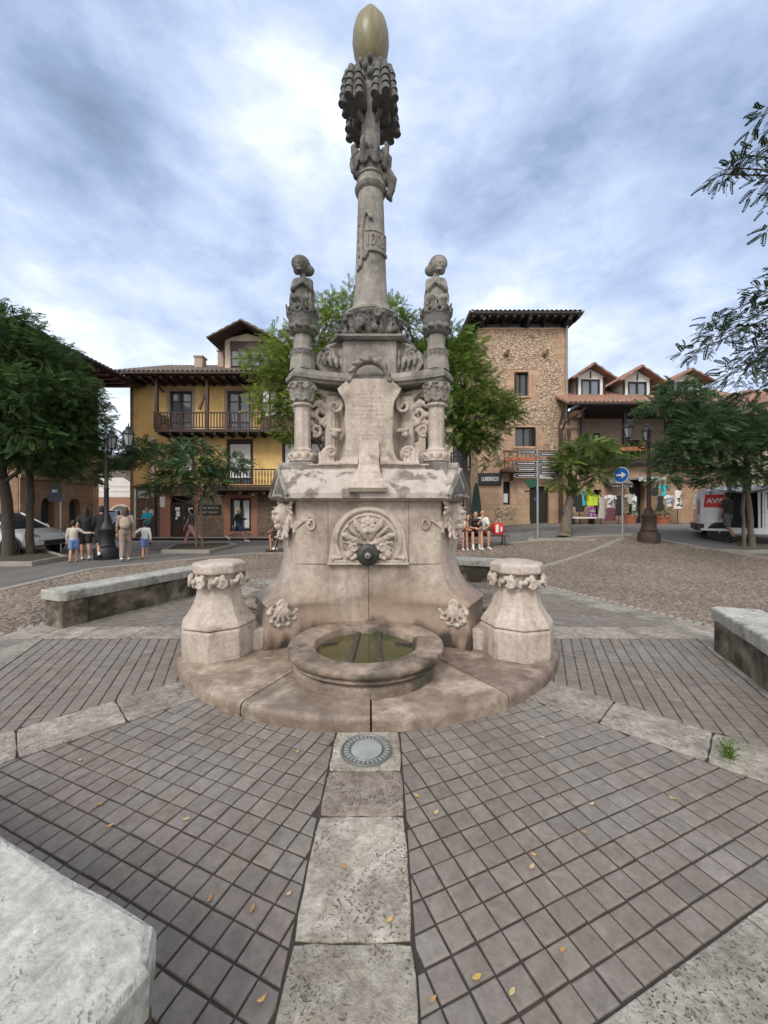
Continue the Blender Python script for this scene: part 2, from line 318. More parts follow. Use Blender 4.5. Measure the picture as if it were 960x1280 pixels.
def tag(o, label=None, cat=None, group=None, kind=None):
    if label: o['label'] = label
    if cat: o['category'] = cat
    if group: o['group'] = group
    if kind: o['kind'] = kind
    return o
def thing(name, label, cat, loc=(0, 0, 0), rz=0, group=None):
    o = bpy.data.objects.new(name, None); C.objects.link(o); o.location = loc; o.rotation_euler = (0, 0, R(rz)); o.empty_display_size = .1
    return tag(o, label, cat, group)
def kids(o): return [c for c in C.objects if c.parent == o]
def dup_tree(o, parent=None, label=None, loc=None, rz=None):
    c = o.copy(); C.objects.link(c)
    if parent is not None: c.parent = parent
    if label: c['label'] = label
    if loc is not None: c.location = loc
    if rz is not None: c.rotation_euler = (0, 0, R(rz))
    for k in kids(o): dup_tree(k, c)
    return c
def text_mesh(name, s, size, mat, parent, loc, rot=(90, 0, 0), depth=.01, spacing=1., sx=1., align='CENTER'):
    cu = bpy.data.curves.new(name, 'FONT'); cu.body = s; cu.size = size; cu.extrude = depth; cu.align_x = align; cu.align_y = 'CENTER'; cu.space_character = spacing
    cu.offset = size*.02; cu.resolution_u = 3
    t = bpy.data.objects.new('t', cu); C.objects.link(t)
    me = bpy.data.meshes.new_from_object(t.evaluated_get(bpy.context.evaluated_depsgraph_get())); bpy.data.objects.remove(t); bpy.data.curves.remove(cu)
    me.materials.clear(); me.materials.append(mat); me.name = name
    at = me.attributes.new('tint', 'FLOAT_COLOR', 'POINT'); at.data.foreach_set('color', np.ones(len(at.data)*4))
    o = bpy.data.objects.new(name, me); C.objects.link(o); o.location = loc; o.rotation_euler = [R(a) for a in rot]; o.scale = (sx, 1, 1)
    if parent: o.parent = parent
    return o

def roughen(o, amp, sc=6., zamp=None):     # worn, slightly uneven faces and edges
    from mathutils import noise as mn
    for v in o.data.vertices:
        q = mn.noise_vector(Vector(v.co)*sc); v.co += Vector((q.x*amp, q.y*amp, q.z*(amp if zamp is None else zamp)))
    return o
# ------------------------------------------------------------ terrain and pixel helpers (F = 480 px of the 960x1280 photo)
def S(t): t = min(1, max(0, t)); return t*t*(3-2*t)
def H(x, y): return -.03+.8*S((x+2)/12)*S((y-9)/9)
def PX(px, Y): return (px-480)*Y/480
def PZ(py, Y): return 1.6-(py-635)*Y/480
def G(px, py):          # point of the ground seen at a pixel
    y = .5
    while y < 60:
        if PZ(py, y) <= H(PX(px, y), y): break
        y += .02
    return Vector((PX(px, y), y, H(PX(px, y), y)))
FX, FY = -.17, 4.93     # fountain axis
# ------------------------------------------------------------ ground sheets
def grid_sheet(name, xs, ys, mat, dz, inside=None):
    v = [(x, y, H(x, y)+dz) for y in ys for x in xs]; n = len(xs); f = []
    for j in range(len(ys)-1):
        for i in range(n-1):
            if inside is None or inside((xs[i]+xs[i+1])/2, (ys[j]+ys[j+1])/2): f.append((j*n+i, j*n+i+1, (j+1)*n+i+1, (j+1)*n+i))
    return tag(MB().add(v, f).build(name, mat, smooth=True), kind='structure')
xs = [-400, -150, -60]+[x*.75 for x in range(-50, 54)]+[60, 150, 400]
ys = [-60, -20]+[y*.75 for y in range(-10, 44)]+[50, 90, 200, 600]
grid_sheet('ground', xs, ys, asphalt, 0)
def strip_sheet(name, pts, mat, dz, n=24):      # quad between two polylines (each a pair of end points), following the terrain
    (a0, a1), (b0, b1) = pts; v = []; f = []
    for i in range(n+1):
        t = i/n
        for j in range(9):
            s = j/8; x = (a0[0]*(1-t)+a1[0]*t)*(1-s)+(b0[0]*(1-t)+b1[0]*t)*s; y = (a0[1]*(1-t)+a1[1]*t)*(1-s)+(b0[1]*(1-t)+b1[1]*t)*s
            v.append((x, y, H(x, y)+dz))
    for i in range(n):
        for j in range(8): k = i*9+j; f.append((k, k+1, k+10, k+9))
    return tag(MB().add(v, f).build(name, mat, smooth=True), kind='structure')
strip_sheet('road', [((-30, 14.6), (30, 16.6)), ((-30, 19.0), (30, 20.6))], roadc, .004, 60)
strip_sheet('pavement', [((-13.6, 19.3), (3.2, 19.3)), ((-13.6, 20.25), (3.2, 20.3))], kerbst, .10, 30)

def clip(poly, nx, ny, d):       # keep points with n.p <= d
    o = []
    for i in range(len(poly)):
        p, q = poly[i], poly[(i+1) % len(poly)]; a = nx*p[0]+ny*p[1]-d; b = nx*q[0]+ny*q[1]-d
        if a <= 0: o.append(p)
        if a*b < 0: t = a/(a-b); o.append((p[0]+(q[0]-p[0])*t, p[1]+(q[1]-p[1])*t))
    return o
def area(p): return abs(sum(p[i][0]*p[(i+1) % len(p)][1]-p[(i+1) % len(p)][0]*p[i][1] for i in range(len(p))))/2
def ccw(p):
    s = sum(p[i][0]*p[(i+1) % len(p)][1]-p[(i+1) % len(p)][0]*p[i][1] for i in range(len(p))); return p if s > 0 else p[::-1]
def inset(p, d):
    c = (sum(q[0] for q in p)/len(p), sum(q[1] for q in p)/len(p)); o = []
    for q in p:
        l = math.hypot(q[0]-c[0], q[1]-c[1]) or 1; k = max(0, 1-d*1.35/l); o.append((c[0]+(q[0]-c[0])*k, c[1]+(q[1]-c[1])*k))
    return o
def stone_prism(mb, p, z0, z1, ch, tint, tilt=(0, 0)):     # a slab with worn, chamfered upper edges
    p = ccw(p); q = inset(p, ch); cxm = sum(a[0] for a in p)/len(p); cym = sum(a[1] for a in p)/len(p)
    f = lambda a, z: (a[0], a[1], z+(a[0]-cxm)*tilt[0]+(a[1]-cym)*tilt[1])
    mb.loft([[f(a, z0) for a in p], [f(a, z1-ch*.8) for a in p], [f(a, z1-ch*.2) for a in inset(p, ch*.35)], [f(a, z1) for a in q]], True, tint)
AP = 3.77; SW = .225; PIT = .109; J = .0088
bed = MB().prism([(FX+4.62*math.cos(R(22.5+45*k-22.5)), FY+4.62*math.sin(R(45*k))) for k in range(8)], -.06, -.004).build('paving_bed', grout)
tag(bed, kind='structure')
tiles = MB()
for k in range(8):
    ph = R(22.5+45*k); n = (math.cos(ph), math.sin(ph)); t = (-n[1], n[0])
    l0 = R(45*k); l1 = R(45*k+45)
    n0 = (math.sin(l0), -math.cos(l0)); n1 = (-math.sin(l1), math.cos(l1))       # outward normals of the wedge sides
    for i in range(1, 36):
        d1 = AP-.004-(i-1)*PIT; d0 = d1-PIT+J
        if d1 < 1.9: break
        for j in range(-18, 19):
            t0 = j*PIT+J/2+.03*(k % 3); t1 = t0+PIT-J
            jj = [rnd.uniform(-.0016, .0016) for _ in range(8)]
            pl = [(d0+jj[0], t0+jj[1]), (d1+jj[2], t0+jj[3]), (d1+jj[4], t1+jj[5]), (d0+jj[6], t1+jj[7])]
            pl = [(a*n[0]+b*t[0], a*n[1]+b*t[1]) for a, b in pl]
            pl = clip(pl, n0[0], n0[1], -SW-.006-(.055 if k == 6 else 0)); pl = clip(pl, n1[0], n1[1], -SW-.006+(.055 if k == 5 else 0)) if len(pl) > 2 else pl
            if len(pl) < 3 or area(pl) < .0009: continue
            if max(math.hypot(*q) for q in pl) < 2.17: continue
            g = rnd.gauss(1, .065); w_ = rnd.uniform(-.018, .018)
            tt = (g*(1+w_), g, g*(1-w_*.8))
            stone_prism(tiles, [(q[0]+FX, q[1]+FY) for q in pl], -.03, .002+rnd.uniform(-.0015, .003), .0062, tt, (rnd.uniform(-.012, .012), rnd.uniform(-.012, .012)))
tag(tiles.build('paving_tiles', paver), kind='structure')
# radial strips of large slabs
sl = MB(); drain_slab = None
def rough_rect(x0, x1, y0, y1, m):
    p = []
    for (a, b) in (((x0, y0), (x1, y0)), ((x1, y0), (x1, y1)), ((x1, y1), (x0, y1)), ((x0, y1), (x0, y0))):
        for i in range(6):
            s = i/6; q = 0 if i == 0 else rnd.uniform(-m, m)
            if i == 0: c = .012; p.append((a[0]+(c if a[0] == min(x0, x1) else -c)*.6, a[1]+(c if a[1] == min(y0, y1) else -c)*.6)); continue
            dx, dy = b[0]-a[0], b[1]-a[1]; l = math.hypot(dx, dy); p.append((a[0]+dx*s-dy/l*q, a[1]+dy*s+dx/l*q))
    return p
for k in range(8):
    an = R(45*k); d = (math.cos(an), math.sin(an)); t = (-d[1], d[0])
    if k == 6: cuts = [2.19, 2.60, 2.94, 3.52, 4.05, 4.7]
    else:
        cuts = [2.15]
        while cuts[-1] < 4.2: cuts.append(cuts[-1]+rnd.uniform(.45, .85))
        cuts[-1] = 4.60
    for a, b in zip(cuts, cuts[1:]):
        g = rnd.gauss(1, .07); tt = (g, g*rnd.uniform(.96, 1.0), g*rnd.uniform(.93, .99))
        if k == 6 and a == 2.60: tt = (.82, .75, .72)
        if k == 6 and a == 2.19: tt = (1.12, 1.1, 1.06)
        rr = rough_rect(a+.004, b-.004, -SW+.004, SW-.004, .004)
        sh = .055 if k == 6 else 0
        stone_prism(sl, [(q[0]*d[0]+q[1]*t[0]+FX+sh, q[0]*d[1]+q[1]*t[1]+FY) for q in rr], -.05, .006+rnd.uniform(-.002, .003), .007, tt, (rnd.uniform(-.004, .004), rnd.uniform(-.004, .004)))
# outer kerb ring of slabs
for k in range(8):
    ph = R(22.5+45*k); n = (math.cos(ph), math.sin(ph)); t = (-n[1], n[0])
    hs = AP*math.tan(R(22.5)); he = (AP+.5)*math.tan(R(22.5))
    cuts = [-1.0]+sorted(rnd.uniform(-.75, .75) for _ in range(3))+[1.0]
    cuts = [-1, -.45+rnd.uniform(-.1, .1), .1+rnd.uniform(-.1, .1), .6, 1]
    for a, b in zip(cuts, cuts[1:]):
        pl = [(AP+.008, a*(hs-.24 if abs(a) == 1 else hs)+.004), (AP+.5, a*(he-.24 if abs(a) == 1 else hs)+.004), (AP+.5, b*(he-.24 if abs(b) == 1 else hs)-.004), (AP+.008, b*(hs-.24 if abs(b) == 1 else hs)-.004)]
        if k == 5 or k == 6:
            pl = [clamp_ for clamp_ in pl]
        g = rnd.gauss(.88, .05)
        stone_prism(sl, [(q[0]*n[0]+q[1]*t[0]+FX, q[0]*n[1]+q[1]*t[1]+FY) for q in pl], -.06, .008+rnd.uniform(-.002, .002), .008, (g, g*1.01, g*1.0))
tag(sl.build('paving_slabs', slabst), kind='structure')

# cobbled ring: bed and one mesh of pebbles laid in swirling courses
CP = [(-7.2, 1.0), (-7.7, 10.2), (-4.6, 13.6), (3.5, 14.2), (9.6, 14.9), (11.6, 10.5), (9.5, 4.0), (6.5, 0.5)]
def inpoly(x, y, P):
    c = False
    for i in range(len(P)):
        x0, y0 = P[i]; x1, y1 = P[i-1]
        if (y0 > y) != (y1 > y) and x < (x1-x0)*(y-y0)/(y1-y0)+x0: c = not c
    return c
def octdist(x, y): return max((x-FX)*math.cos(R(22.5+45*k))+(y-FY)*math.sin(R(22.5+45*k)) for k in range(8))
gx = [i*.2 for i in range(-40, 61)]; gy = [i*.2 for i in range(0, 78)]
grid_sheet('cobble_bed', gx, gy, cobbed, .012, lambda x, y: inpoly(x, y, CP) and octdist(x, y) > 4.1)
def pebbles():
    rg = np.random.default_rng(3); P = []
    step = .085
    for iy in range(int(15/step)):
        for ix in range(int(20/.055)):
            x = -8+ix*.055+rg.uniform(-.02, .02)+(iy % 2)*.03; y = 0.4+iy*step+rg.uniform(-.02, .02)
            if y < 3.5 and abs(x) < 4.2: continue
            if not inpoly(x, y, CP): continue
            if octdist(x, y) < 4.32: continue
            if y > 11 and rg.random() < .15: continue
            P.append((x, y))
    P = np.array(P); N = len(P)
    # dome template: 8-gon two rings and an apex
    n = 7; a = np.arange(n)*2*np.pi/n
    T = np.concatenate([np.c_[np.cos(a), np.sin(a), 0*a-.25], np.c_[.82*np.cos(a), .82*np.sin(a), 0*a+.55], [[0, 0, 1]]])
    F = [(i, (i+1) % n, n+(i+1) % n, n+i) for i in range(n)]; F3 = [(n+i, n+(i+1) % n, 2*n) for i in range(n)]
    ang = np.arctan2(P[:, 1]-FY, P[:, 0]-FX)+np.pi/2+1.1*np.sin(P[:, 0]*1.1)+.9*np.sin(P[:, 1]*1.4+P[:, 0]*.5)+rg.normal(0, .3, N)
    la = rg.uniform(.036, .062, N); lb = rg.uniform(.019, .030, N); hh = rg.uniform(.012, .028, N)
    hz_ = np.array([H(x, y) for x, y in P])+.008
    X = T[None, :, 0]*la[:, None]; Y = T[None, :, 1]*lb[:, None]; Z = T[None, :, 2]*hh[:, None]+hz_[:, None]
    c, s = np.cos(ang)[:, None], np.sin(ang)[:, None]
    V = np.stack([X*c-Y*s+P[:, :1], X*s+Y*c+P[:, 1:], Z], -1).reshape(-1, 3)
    nv = len(T); me = bpy.data.meshes.new('cobbles'); nf = 2*n
    loops = np.array([i for f in F for i in f]+[i for f in F3 for i in f]); L0 = len(loops)
    tot = np.array([4]*n+[3]*n); st = np.r_[0, np.cumsum(tot)[:-1]]
    me.vertices.add(N*nv); me.vertices.foreach_set('co', V.ravel())
    me.loops.add(N*L0); me.loops.foreach_set('vertex_index', (loops[None]+np.arange(N)[:, None]*nv).ravel())
    me.polygons.add(N*nf); me.polygons.foreach_set('loop_start', (st[None]+np.arange(N)[:, None]*L0).ravel()); me.polygons.foreach_set('loop_total', np.tile(tot, N))
    me.polygons.foreach_set('use_smooth', [True]*(N*nf)); me.update(calc_edges=True)
    at = me.attributes.new('tint', 'FLOAT_COLOR', 'POINT'); g = rg.normal(1, .2, N).clip(.5, 1.5); wv = rg.uniform(-.08, .08, N)
    col = np.stack([g*(1+wv), g, g*(1-wv), g*0+1], -1); at.data.foreach_set('color', np.repeat(col, nv, 0).ravel())
    me.materials.append(pebble); o = bpy.data.objects.new('cobbles', me); C.objects.link(o); tag(o, kind='structure'); return N
print('pebbles', pebbles())
kb = MB()
def kerbline(mb, pts, w, h, gap=.012, ln=.8):
    for (a, b) in zip(pts, pts[1:]):
        L_ = math.hypot(b[0]-a[0], b[1]-a[1]); n = max(1, round(L_/ln)); dx, dy = (b[0]-a[0])/L_, (b[1]-a[1])/L_
        for i in range(n):
            s0 = L_*i/n+gap/2; s1 = L_*(i+1)/n-gap/2; q = rnd.uniform(-.01, .01); x0, y0 = a[0]+dx*s0, a[1]+dy*s0; x1, y1 = a[0]+dx*s1, a[1]+dy*s1
            ww = w/2+q; r0 = []; 
            for (x, y) in ((x0-dy*ww, y0+dx*ww), (x0+dy*ww, y0-dx*ww), (x1+dy*ww, y1-dx*ww), (x1-dy*ww, y1+dx*ww)): r0.append((x, y))
            z = [H(x, y) for x, y in r0]
            mb.loft([[(x, y, zz-.05) for (x, y), zz in zip(r0, z)], [(x, y, zz+h-.008) for (x, y), zz in zip(r0, z)], [(x, y, zz+h) for (x, y), zz in zip(inset(r0, .01), z)]])
kerbline(kb, [(-7.2, 2.5), (-7.7, 10.2), (-4.6, 13.6), (3.5, 14.2), (9.6, 14.9), (11.6, 10.5), (9.5, 4.0)], .20, .035)
kerbline(kb, [(2.2, 8.6), (9.6, 14.9)], .16, .03)
tag(kb.build('cobble_edging', kerbst), kind='structure')
# dark upright cobbles along the kerb ring
cb = MB()
for k in range(8):
    ph = R(22.5+45*k); n = (math.cos(ph), math.sin(ph)); t = (-n[1], n[0]); he = 4.3*math.tan(R(22.5))
    m = int(2*he/.12)
    for i in range(m):
        s = -he+.12*(i+.5)+rnd.uniform(-.01, .01)
        c = ((4.34)*n[0]+s*t[0]+FX, 4.34*n[1]+s*t[1]+FY)
        if c[1] < 2: continue
        g = rnd.uniform(.5, 1.0)
        cb.ell((c[0], c[1], H(*c)+.02), (.045, .05, .035), (0, 0, rnd.uniform(0, 90)), 8, 5)
tag(cb.build('edge_cobbles', kerbst, smooth=True), kind='structure')

# ------------------------------------------------------------ fountain
FT = thing('fountain', 'tall carved stone fountain with round basin, two small figures and lamp on central column', 'fountain', (FX, FY, 0))
def arm(deg): a = R(deg); return (math.cos(a), math.sin(a)), (-math.sin(a), math.cos(a))
def tri_ring(a, w, rf=None, c=0., z=0., n=8, L1=.35, L2=.3):
    """plan outline with three arms (210, 330, 90 degrees): tip radius a, half width w, faces bending inwards by c"""
    pts = []
    base = .5*a+.866*w
    rf = base if rf is None else rf
    for k in range(3):
        d, p = arm(210+120*k); d2, p2 = arm(330+120*k); fd, fp = arm(270+120*k)
        T1 = Vector((a*d[0]-w*p[0], a*d[1]-w*p[1])); T2 = Vector((a*d[0]+w*p[0], a*d[1]+w*p[1]))
        Q1 = Vector((a*d2[0]-w*p2[0], a*d2[1]-w*p2[1])); Fc = Vector((rf*fd[0], rf*fd[1])); tg = Vector(fp)
        pts.append(T1); pts.append(T2)
        for (A_, dd, sgn) in ((T2, Vector(d), -1), (Q1, Vector(d2), 1)):
            P1 = A_.lerp(Fc, 1/3).lerp(A_-dd*L1, c); P2 = A_.lerp(Fc, 2/3).lerp(Fc+tg*sgn*L2, c)
            seq = []
            for i in range(1, n):
                t = i/n; seq.append(A_*(1-t)**3+P1*3*t*(1-t)**2+P2*3*t*t*(1-t)+Fc*t**3)
            if sgn < 0: pts += seq+[Fc]
            else: pts += seq[::-1]
    return [(q.x, q.y, z) for q in pts]
# platform of wedge slabs
pf = MB(); joints = [245, 272, 302, 331, 5, 40, 72, 105, 140, 173, 210]
for i, a0 in enumerate(joints):
    a1 = joints[(i+1) % len(joints)]; a1 += 360 if a1 < a0 else 0
    P = [(.6*math.cos(R(a0)), .6*math.sin(R(a0)))]; da = .18
    arc = [(2.2*math.cos(R(a)), 2.2*math.sin(R(a))) for a in np.linspace(a0+da, a1-da, 14)]
    inn = [(.62*math.cos(R(a)), .62*math.sin(R(a))) for a in np.linspace(a1-da*3, a0+da*3, 6)]
    g = rnd.gauss(1, .08); tt = (g, g*rnd.uniform(.96, .99), g*rnd.uniform(.93, .98))
    rings = []
    for (k, z) in ((0, -.03), (0, .055), (.002, .075), (.012, .098), (.035, .110)):
        rings.append([(x*(1-k/2.2), y*(1-k/2.2), z) for x, y in arc]+[(x, y, z) for x, y in inn])
    pf.loft(rings, True, tt)
roughen(pf.build('platform', stone_p, FT, smooth=True, angle=50), .006, 4., .004)
# body
lev = [(.105, 1.40, .27, .64, 1), (.30, 1.39, .27, .645, 1), (.45, 1.355, .275, .655, .93), (.535, 1.345, .28, .665, .85), (.55, 1.375, .285, .668, .82), (.575, 1.385, .288, .67, .8),
       (.60, 1.36, .288, .68, .74), (.66, 1.25, .28, .70, .6), (.74, 1.16, .272, .712, .45), (.84, 1.10, .264, .728, .28), (.94, 1.07, .258, .742, .12), (1.02, 1.057, .256, .7502, 0), (1.40, 1.057, .256, .7502, 0), (1.715, 1.057, .256, .7502, 0)]
bd = MB(); bd.loft([tri_ring(a, w, rf, c, z, 10) for z, a, w, rf, c in lev])
stone_w = M('stained_fountain_wall', (.52, .45, .39), (.41, .35, .30), 1.6, .7, .3, 40, c3=(.27, .215, .17), s3=1.5, t3=.57, soft3=.12, dist=.6, pits=.3, pscale=60, mott=.32)
def add_splash(m):     # water stains and moss low on the wall
    t = m.node_tree; n_ = t.nodes; l_ = t.links.new; p = n_['Principled BSDF']; src = p.inputs['Base Color'].links[0].from_socket
    tc = n_.new('ShaderNodeTexCoord'); sp = n_.new('ShaderNodeSeparateXYZ'); l_(tc.outputs['Object'], sp.inputs[0])
    def stain(z0, z1, sc, col, lo, hi, prev):
        mr = n_.new('ShaderNodeMapRange'); mr.inputs[1].default_value = z1; mr.inputs[2].default_value = z0; l_(sp.outputs[2], mr.inputs[0])
        nz = n_.new('ShaderNodeTexNoise'); nz.inputs['Scale'].default_value = sc; nz.inputs['Detail'].default_value = 8; mp = n_.new('ShaderNodeMapping'); mp.inputs['Scale'].default_value = (1, 1, .35)
        l_(tc.outputs['Object'], mp.inputs[0]); l_(mp.outputs[0], nz.inputs[0])
        ml = n_.new('ShaderNodeMath'); ml.operation = 'MULTIPLY'; l_(mr.outputs[0], ml.inputs[0]); l_(nz.outputs['Fac'], ml.inputs[1])
        r = n_.new('ShaderNodeValToRGB'); r.color_ramp.elements[0].position = lo; r.color_ramp.elements[1].position = hi; l_(ml.outputs[0], r.inputs[0])
        x = n_.new('ShaderNodeMix'); x.data_type = 'RGBA'; l_(r.outputs[0], x.inputs[0]); l_(prev, x.inputs[6]); x.inputs[7].default_value = (*col, 1); return x.outputs[2]
    c = stain(.25, 1.25, 2.6, (.34, .25, .19), .22, .56, src)
    c = stain(.10, .66, 4.6, (.055, .043, .035), .27, .40, c)
    c = stain(2.05, 1.25, 7.0, (.13, .10, .082), .30, .46, c)
    l_(c, p.inputs['Base Color'])
add_splash(stone_w)
bd.build('body', stone_w, FT, smooth=True, bevel=.006, angle=35)
# block joints
jn = MB()
ring = tri_ring(1.0585, .2575, .7517, 0, .99, 6)
for k in range(3):
    fd, fp = arm(270+120*k)
    zz = np.linspace(.2, 1.0, 12); path = []
    for z in zz:
        rf = np.interp(z, [l[0] for l in lev], [l[3] for l in lev])+.0005; path.append((rf*fd[0], rf*fd[1], z))
    jn.tube(path, .0035, 5)
    for sgn in (-1, 1):
        for z0, z1 in ((.995, 1.70),):
            jn.tube([(.7505*fd[0]+sgn*.44*fp[0], .7505*fd[1]+sgn*.44*fp[1], z) for z in (z0, z1)], .003, 5)
jn.tube(ring+[ring[0]], .003, 5)
jn.build('mortar_joint', M('dark_joint', (.10, .075, .06), rough=.95), FT)
lvx = [l[0] for l in lev]

def ring_leaf(mb, c, fr, s, lobes=3, curl=.5, fat=1.):
    """acanthus leaf: c base point, fr=(u,v,w) unit vectors across, along, outwards, s length"""
    u, v_, w_ = [np.array(x, float) for x in fr]; c = np.array(c, float)
    P = lambda a, b, d: c+u*a*s+v_*b*s+w_*d*s
    mb.tube([P(0, 0, 0), P(0, .35, .10), P(0, .7, .22), P(0, .95, .22+curl*.5), P(0, .9, .35+curl*.6)], [.09*s, .10*s, .09*s, .08*s, .06*s], 7)
    Rm = np.stack([u, v_, w_], 1)
    for i in range(lobes):
        b = .2+.55*i/max(1, lobes-1); sz = (.24-.05*i/lobes)*fat
        for sg in (-1, 1):
            an = R(35*sg); ca, sa = math.cos(an), math.sin(an)
            rot = Rm @ np.array([[ca, sa, 0], [-sa, ca, 0], [0, 0, 1]])
            mb.ell(P(sg*(.20+.03*i)*fat, b, .12+.12*b), (.11*s*fat, sz*s, .075*s), rot, 8, 6)
def spiral(c, u, v_, r0, turns, n=22, shrink=.2, start=0):
    c, u, v_ = [np.array(x, float) for x in (c, u, v_)]; o = []
    for i in range(n):
        t = i/(n-1); r = r0*(1-t*(1-shrink)); a = start+turns*2*math.pi*t; o.append(c+u*r*math.cos(a)+v_*r*math.sin(a))
    return o

def sector(parent):
    """everything of the front sector (front face and the arm at 210 degrees); copied twice round the axis"""
    objs = []
    def B(mb, name, mat, **k): o = mb.build(name, mat, parent, **k); objs.append(o); return o
    d, p = arm(210); d = np.array((*d, 0)); p = np.array((*p, 0)); Z = np.array((0, 0, 1.))
    A = lambda a, w_, z: d*a+p*w_+Z*z
    # basin
    m = MB(); m.lathe([(.60, .105), (.665, .11), (.672, .15), (.668, .19), (.64, .215), (.655, .225), (.69, .232), (.70, .245), (.675, .262), (.70, .275), (.722, .29), (.728, .315), (.722, .335), (.70, .342),
                       (.52, .338), (.485, .325), (.475, .30), (.47, .20), (.0, .19)], 64, (0, -1.29, 0), cap=True)
    bo = B(m, 'basin', stone_b, smooth=True, angle=45); roughen(bo, .007, 7., .004)
    wt = MB().lathe([(.469, .245), (.4692, .2565), (.001, .2565)], 48, (0, -1.29, 0)).build('water', waterm, bo)
    for x, tw in ((-.115, -1.5), (.125, 1.0)):
        MB().obox((0, 0, 0), (.05, .93, .03), (0, 0, tw)).build('grate_bar', wetm, bo, bevel=.006, loc=(x, -1.30, .268))
    for x, r_ in ((-.36, 28), (.36, -22)): MB().obox((0, 0, 0), (.16, .035, .03), (0, 0, r_)).build('grate_bar', wetm, bo, bevel=.006, loc=(x, -1.15, .268))
    # relief panel
    m = MB(); y0 = -.749
    out_ = [(-.43, 1.04), (.43, 1.04)]+[(.405*math.cos(t), 1.22+.40*math.sin(t)) for t in np.linspace(0, math.pi, 26)]
    m.loft([[(x, y0+.01, z) for x, z in out_], [(x, y0-.03, z) for x, z in out_]])
    m.box(-.44, .44, y0-.05, y0+.01, .985, 1.012); m.box(-.43, .43, y0-.04, y0+.01, 1.014, 1.04)
    pan = B(m, 'relief_panel', stone, bevel=.006)
    m = MB(); m.tube([(.345*math.cos(t), y0-.03, 1.24+.345*math.sin(t)) for t in np.linspace(-.45, math.pi+.45, 40)], .028, 8)
    m.tube([(.285*math.cos(t), y0-.03, 1.24+.285*math.sin(t)) for t in np.linspace(-.75, math.pi+.75, 40)], .014, 8)
    fr = ((1, 0, 0), (0, 0, 1), (0, -1, 0))
    cz = 1.43
    for i in range(6):
        a = R(60*i+30); m.ell((.052*math.cos(a), y0-.055, cz+.045*math.sin(a)), (.036, .03, .034), None, 8, 6)
    m.ell((0, y0-.075, cz), (.02, .02, .02)); m.ell((0, y0-.05, 1.355), (.05, .035, .035)); m.ell((-.03, y0-.06, 1.35), (.03, .03, .035)); m.ell((.03, y0-.06, 1.35), (.03, .03, .035))
    m.tube([(0, y0-.04, 1.34), (0, y0-.045, 1.22)], [.014, .022], 8); m.ell((-.03, y0-.05, 1.215), (.035, .035, .026)); m.ell((.03, y0-.05, 1.215), (.035, .035, .026))
    for sg in (-1, 1):
        u = np.array((sg*.75, 0, .66)); u /= np.linalg.norm(u); q = np.array((-u[2]*sg, 0, u[0]*sg))
        ring_leaf(m, (sg*.04, y0-.02, 1.24), (q, u, (0, -1, 0)), .26, 4, .1, 1.1)
        ring_leaf(m, (sg*.07, y0-.02, 1.21), ((0, 0, 1), (sg*1, 0, .1), (0, -1, 0)), .20, 3, .2, 1.)
        m.ell((sg*.175, y0-.045, 1.155), (.062, .045, .058)); m.ell((sg*.205, y0-.05, 1.11), (.045, .04, .06), (0, sg*-25, 0))
        m.tube([tuple(q_) for q_ in spiral((sg*.15, y0-.08, 1.165), (sg, 0, 0), (0, 0, 1), .05, 1.2)], .012, 6)
        m.ell((sg*.11, y0-.085, 1.165), (.018, .018, .022)); m.ell((sg*.13, y0-.05, 1.08), (.03, .03, .03)); m.ell((sg*.17, y0-.05, 1.055), (.03, .03, .022))
        for i in range(3): m.ell((sg*(.30+.04*i), y0-.03, 1.07-.006*i), (.028, .03, .024+.006*i), None, 8, 6)
        m.tube([(sg*.39, y0-.025, 1.07), (sg*.375, y0-.02, 1.16), (sg*.36, y0-.015, 1.2)], [.012, .010, .006], 6)
    m.build('relief_carving', stone, pan, remesh=.0065, sm=1)
    # spout
    m = MB(); m.lathe([(.0, -.01), (.105, 0), (.12, .012), (.12, .05), (.10, .07), (.085, .078), (.06, .08), (.05, .10), (.03, .105), (0, .105)], 28, (0, y0-.03, 1.098), (90, 0, 0), cap=False)
    sp = B(m, 'spout', bronze, smooth=True, angle=40)
    MB().lathe([(.03, 0), (.03, .05), (.02, .06), (.018, .02)], 14, (0, y0-.13, 1.098), (90, 0, 0)).build('nozzle', steel, sp, smooth=True)
    # upper wall moulding strips and volutes with ribbons
    for sg in (-1, 1):
        m = MB(); m.box(min(sg*.46, sg*.745), max(sg*.46, sg*.745), y0-.018, y0+.01, 1.655, 1.672)
        m.tube([tuple(q_) for q_ in spiral((sg*.62, y0-.01, 1.43), (sg*.62, 0, 0.1), (0, 0, 1), .085, -1.25, shrink=.35, start=1.2)], .016, 6)
        m.tube([(sg*.66, y0-.01, 1.475), (sg*.70, y0-.008, 1.46), (sg*.75, y0-.012, 1.42), (sg*.79, y0, 1.38)], .014, 6)
        B(m, 'volute', stone, remesh=.007, sm=1)
    # carved head under the gable
    m = MB(); c = A(1.12, 0, 1.52)
    m.ell(c, (.115, .105, .135), (0, 0, 30), 14, 10)
    m.ell(A(1.21, 0, 1.55), (.05, .075, .03), (0, 0, 30)); m.ell(A(1.225, 0, 1.50), (.035, .024, .05), (0, 0, 30)); m.ell(A(1.20, 0, 1.44), (.04, .045, .018), (0, 0, 30))
    m.ell(A(1.19, .045, 1.48), (.04, .035, .035)); m.ell(A(1.19, -.045, 1.48), (.04, .035, .035)); m.ell(A(1.18, 0, 1.395), (.05, .05, .045))
    for i in range(5):
        m.tube([A(1.12, .09-.045*i, 1.62), A(1.06, .13-.065*i, 1.55), A(1.08, .14-.07*i, 1.42), A(1.10, .10-.05*i, 1.33)], [.035, .04, .035, .02], 7)
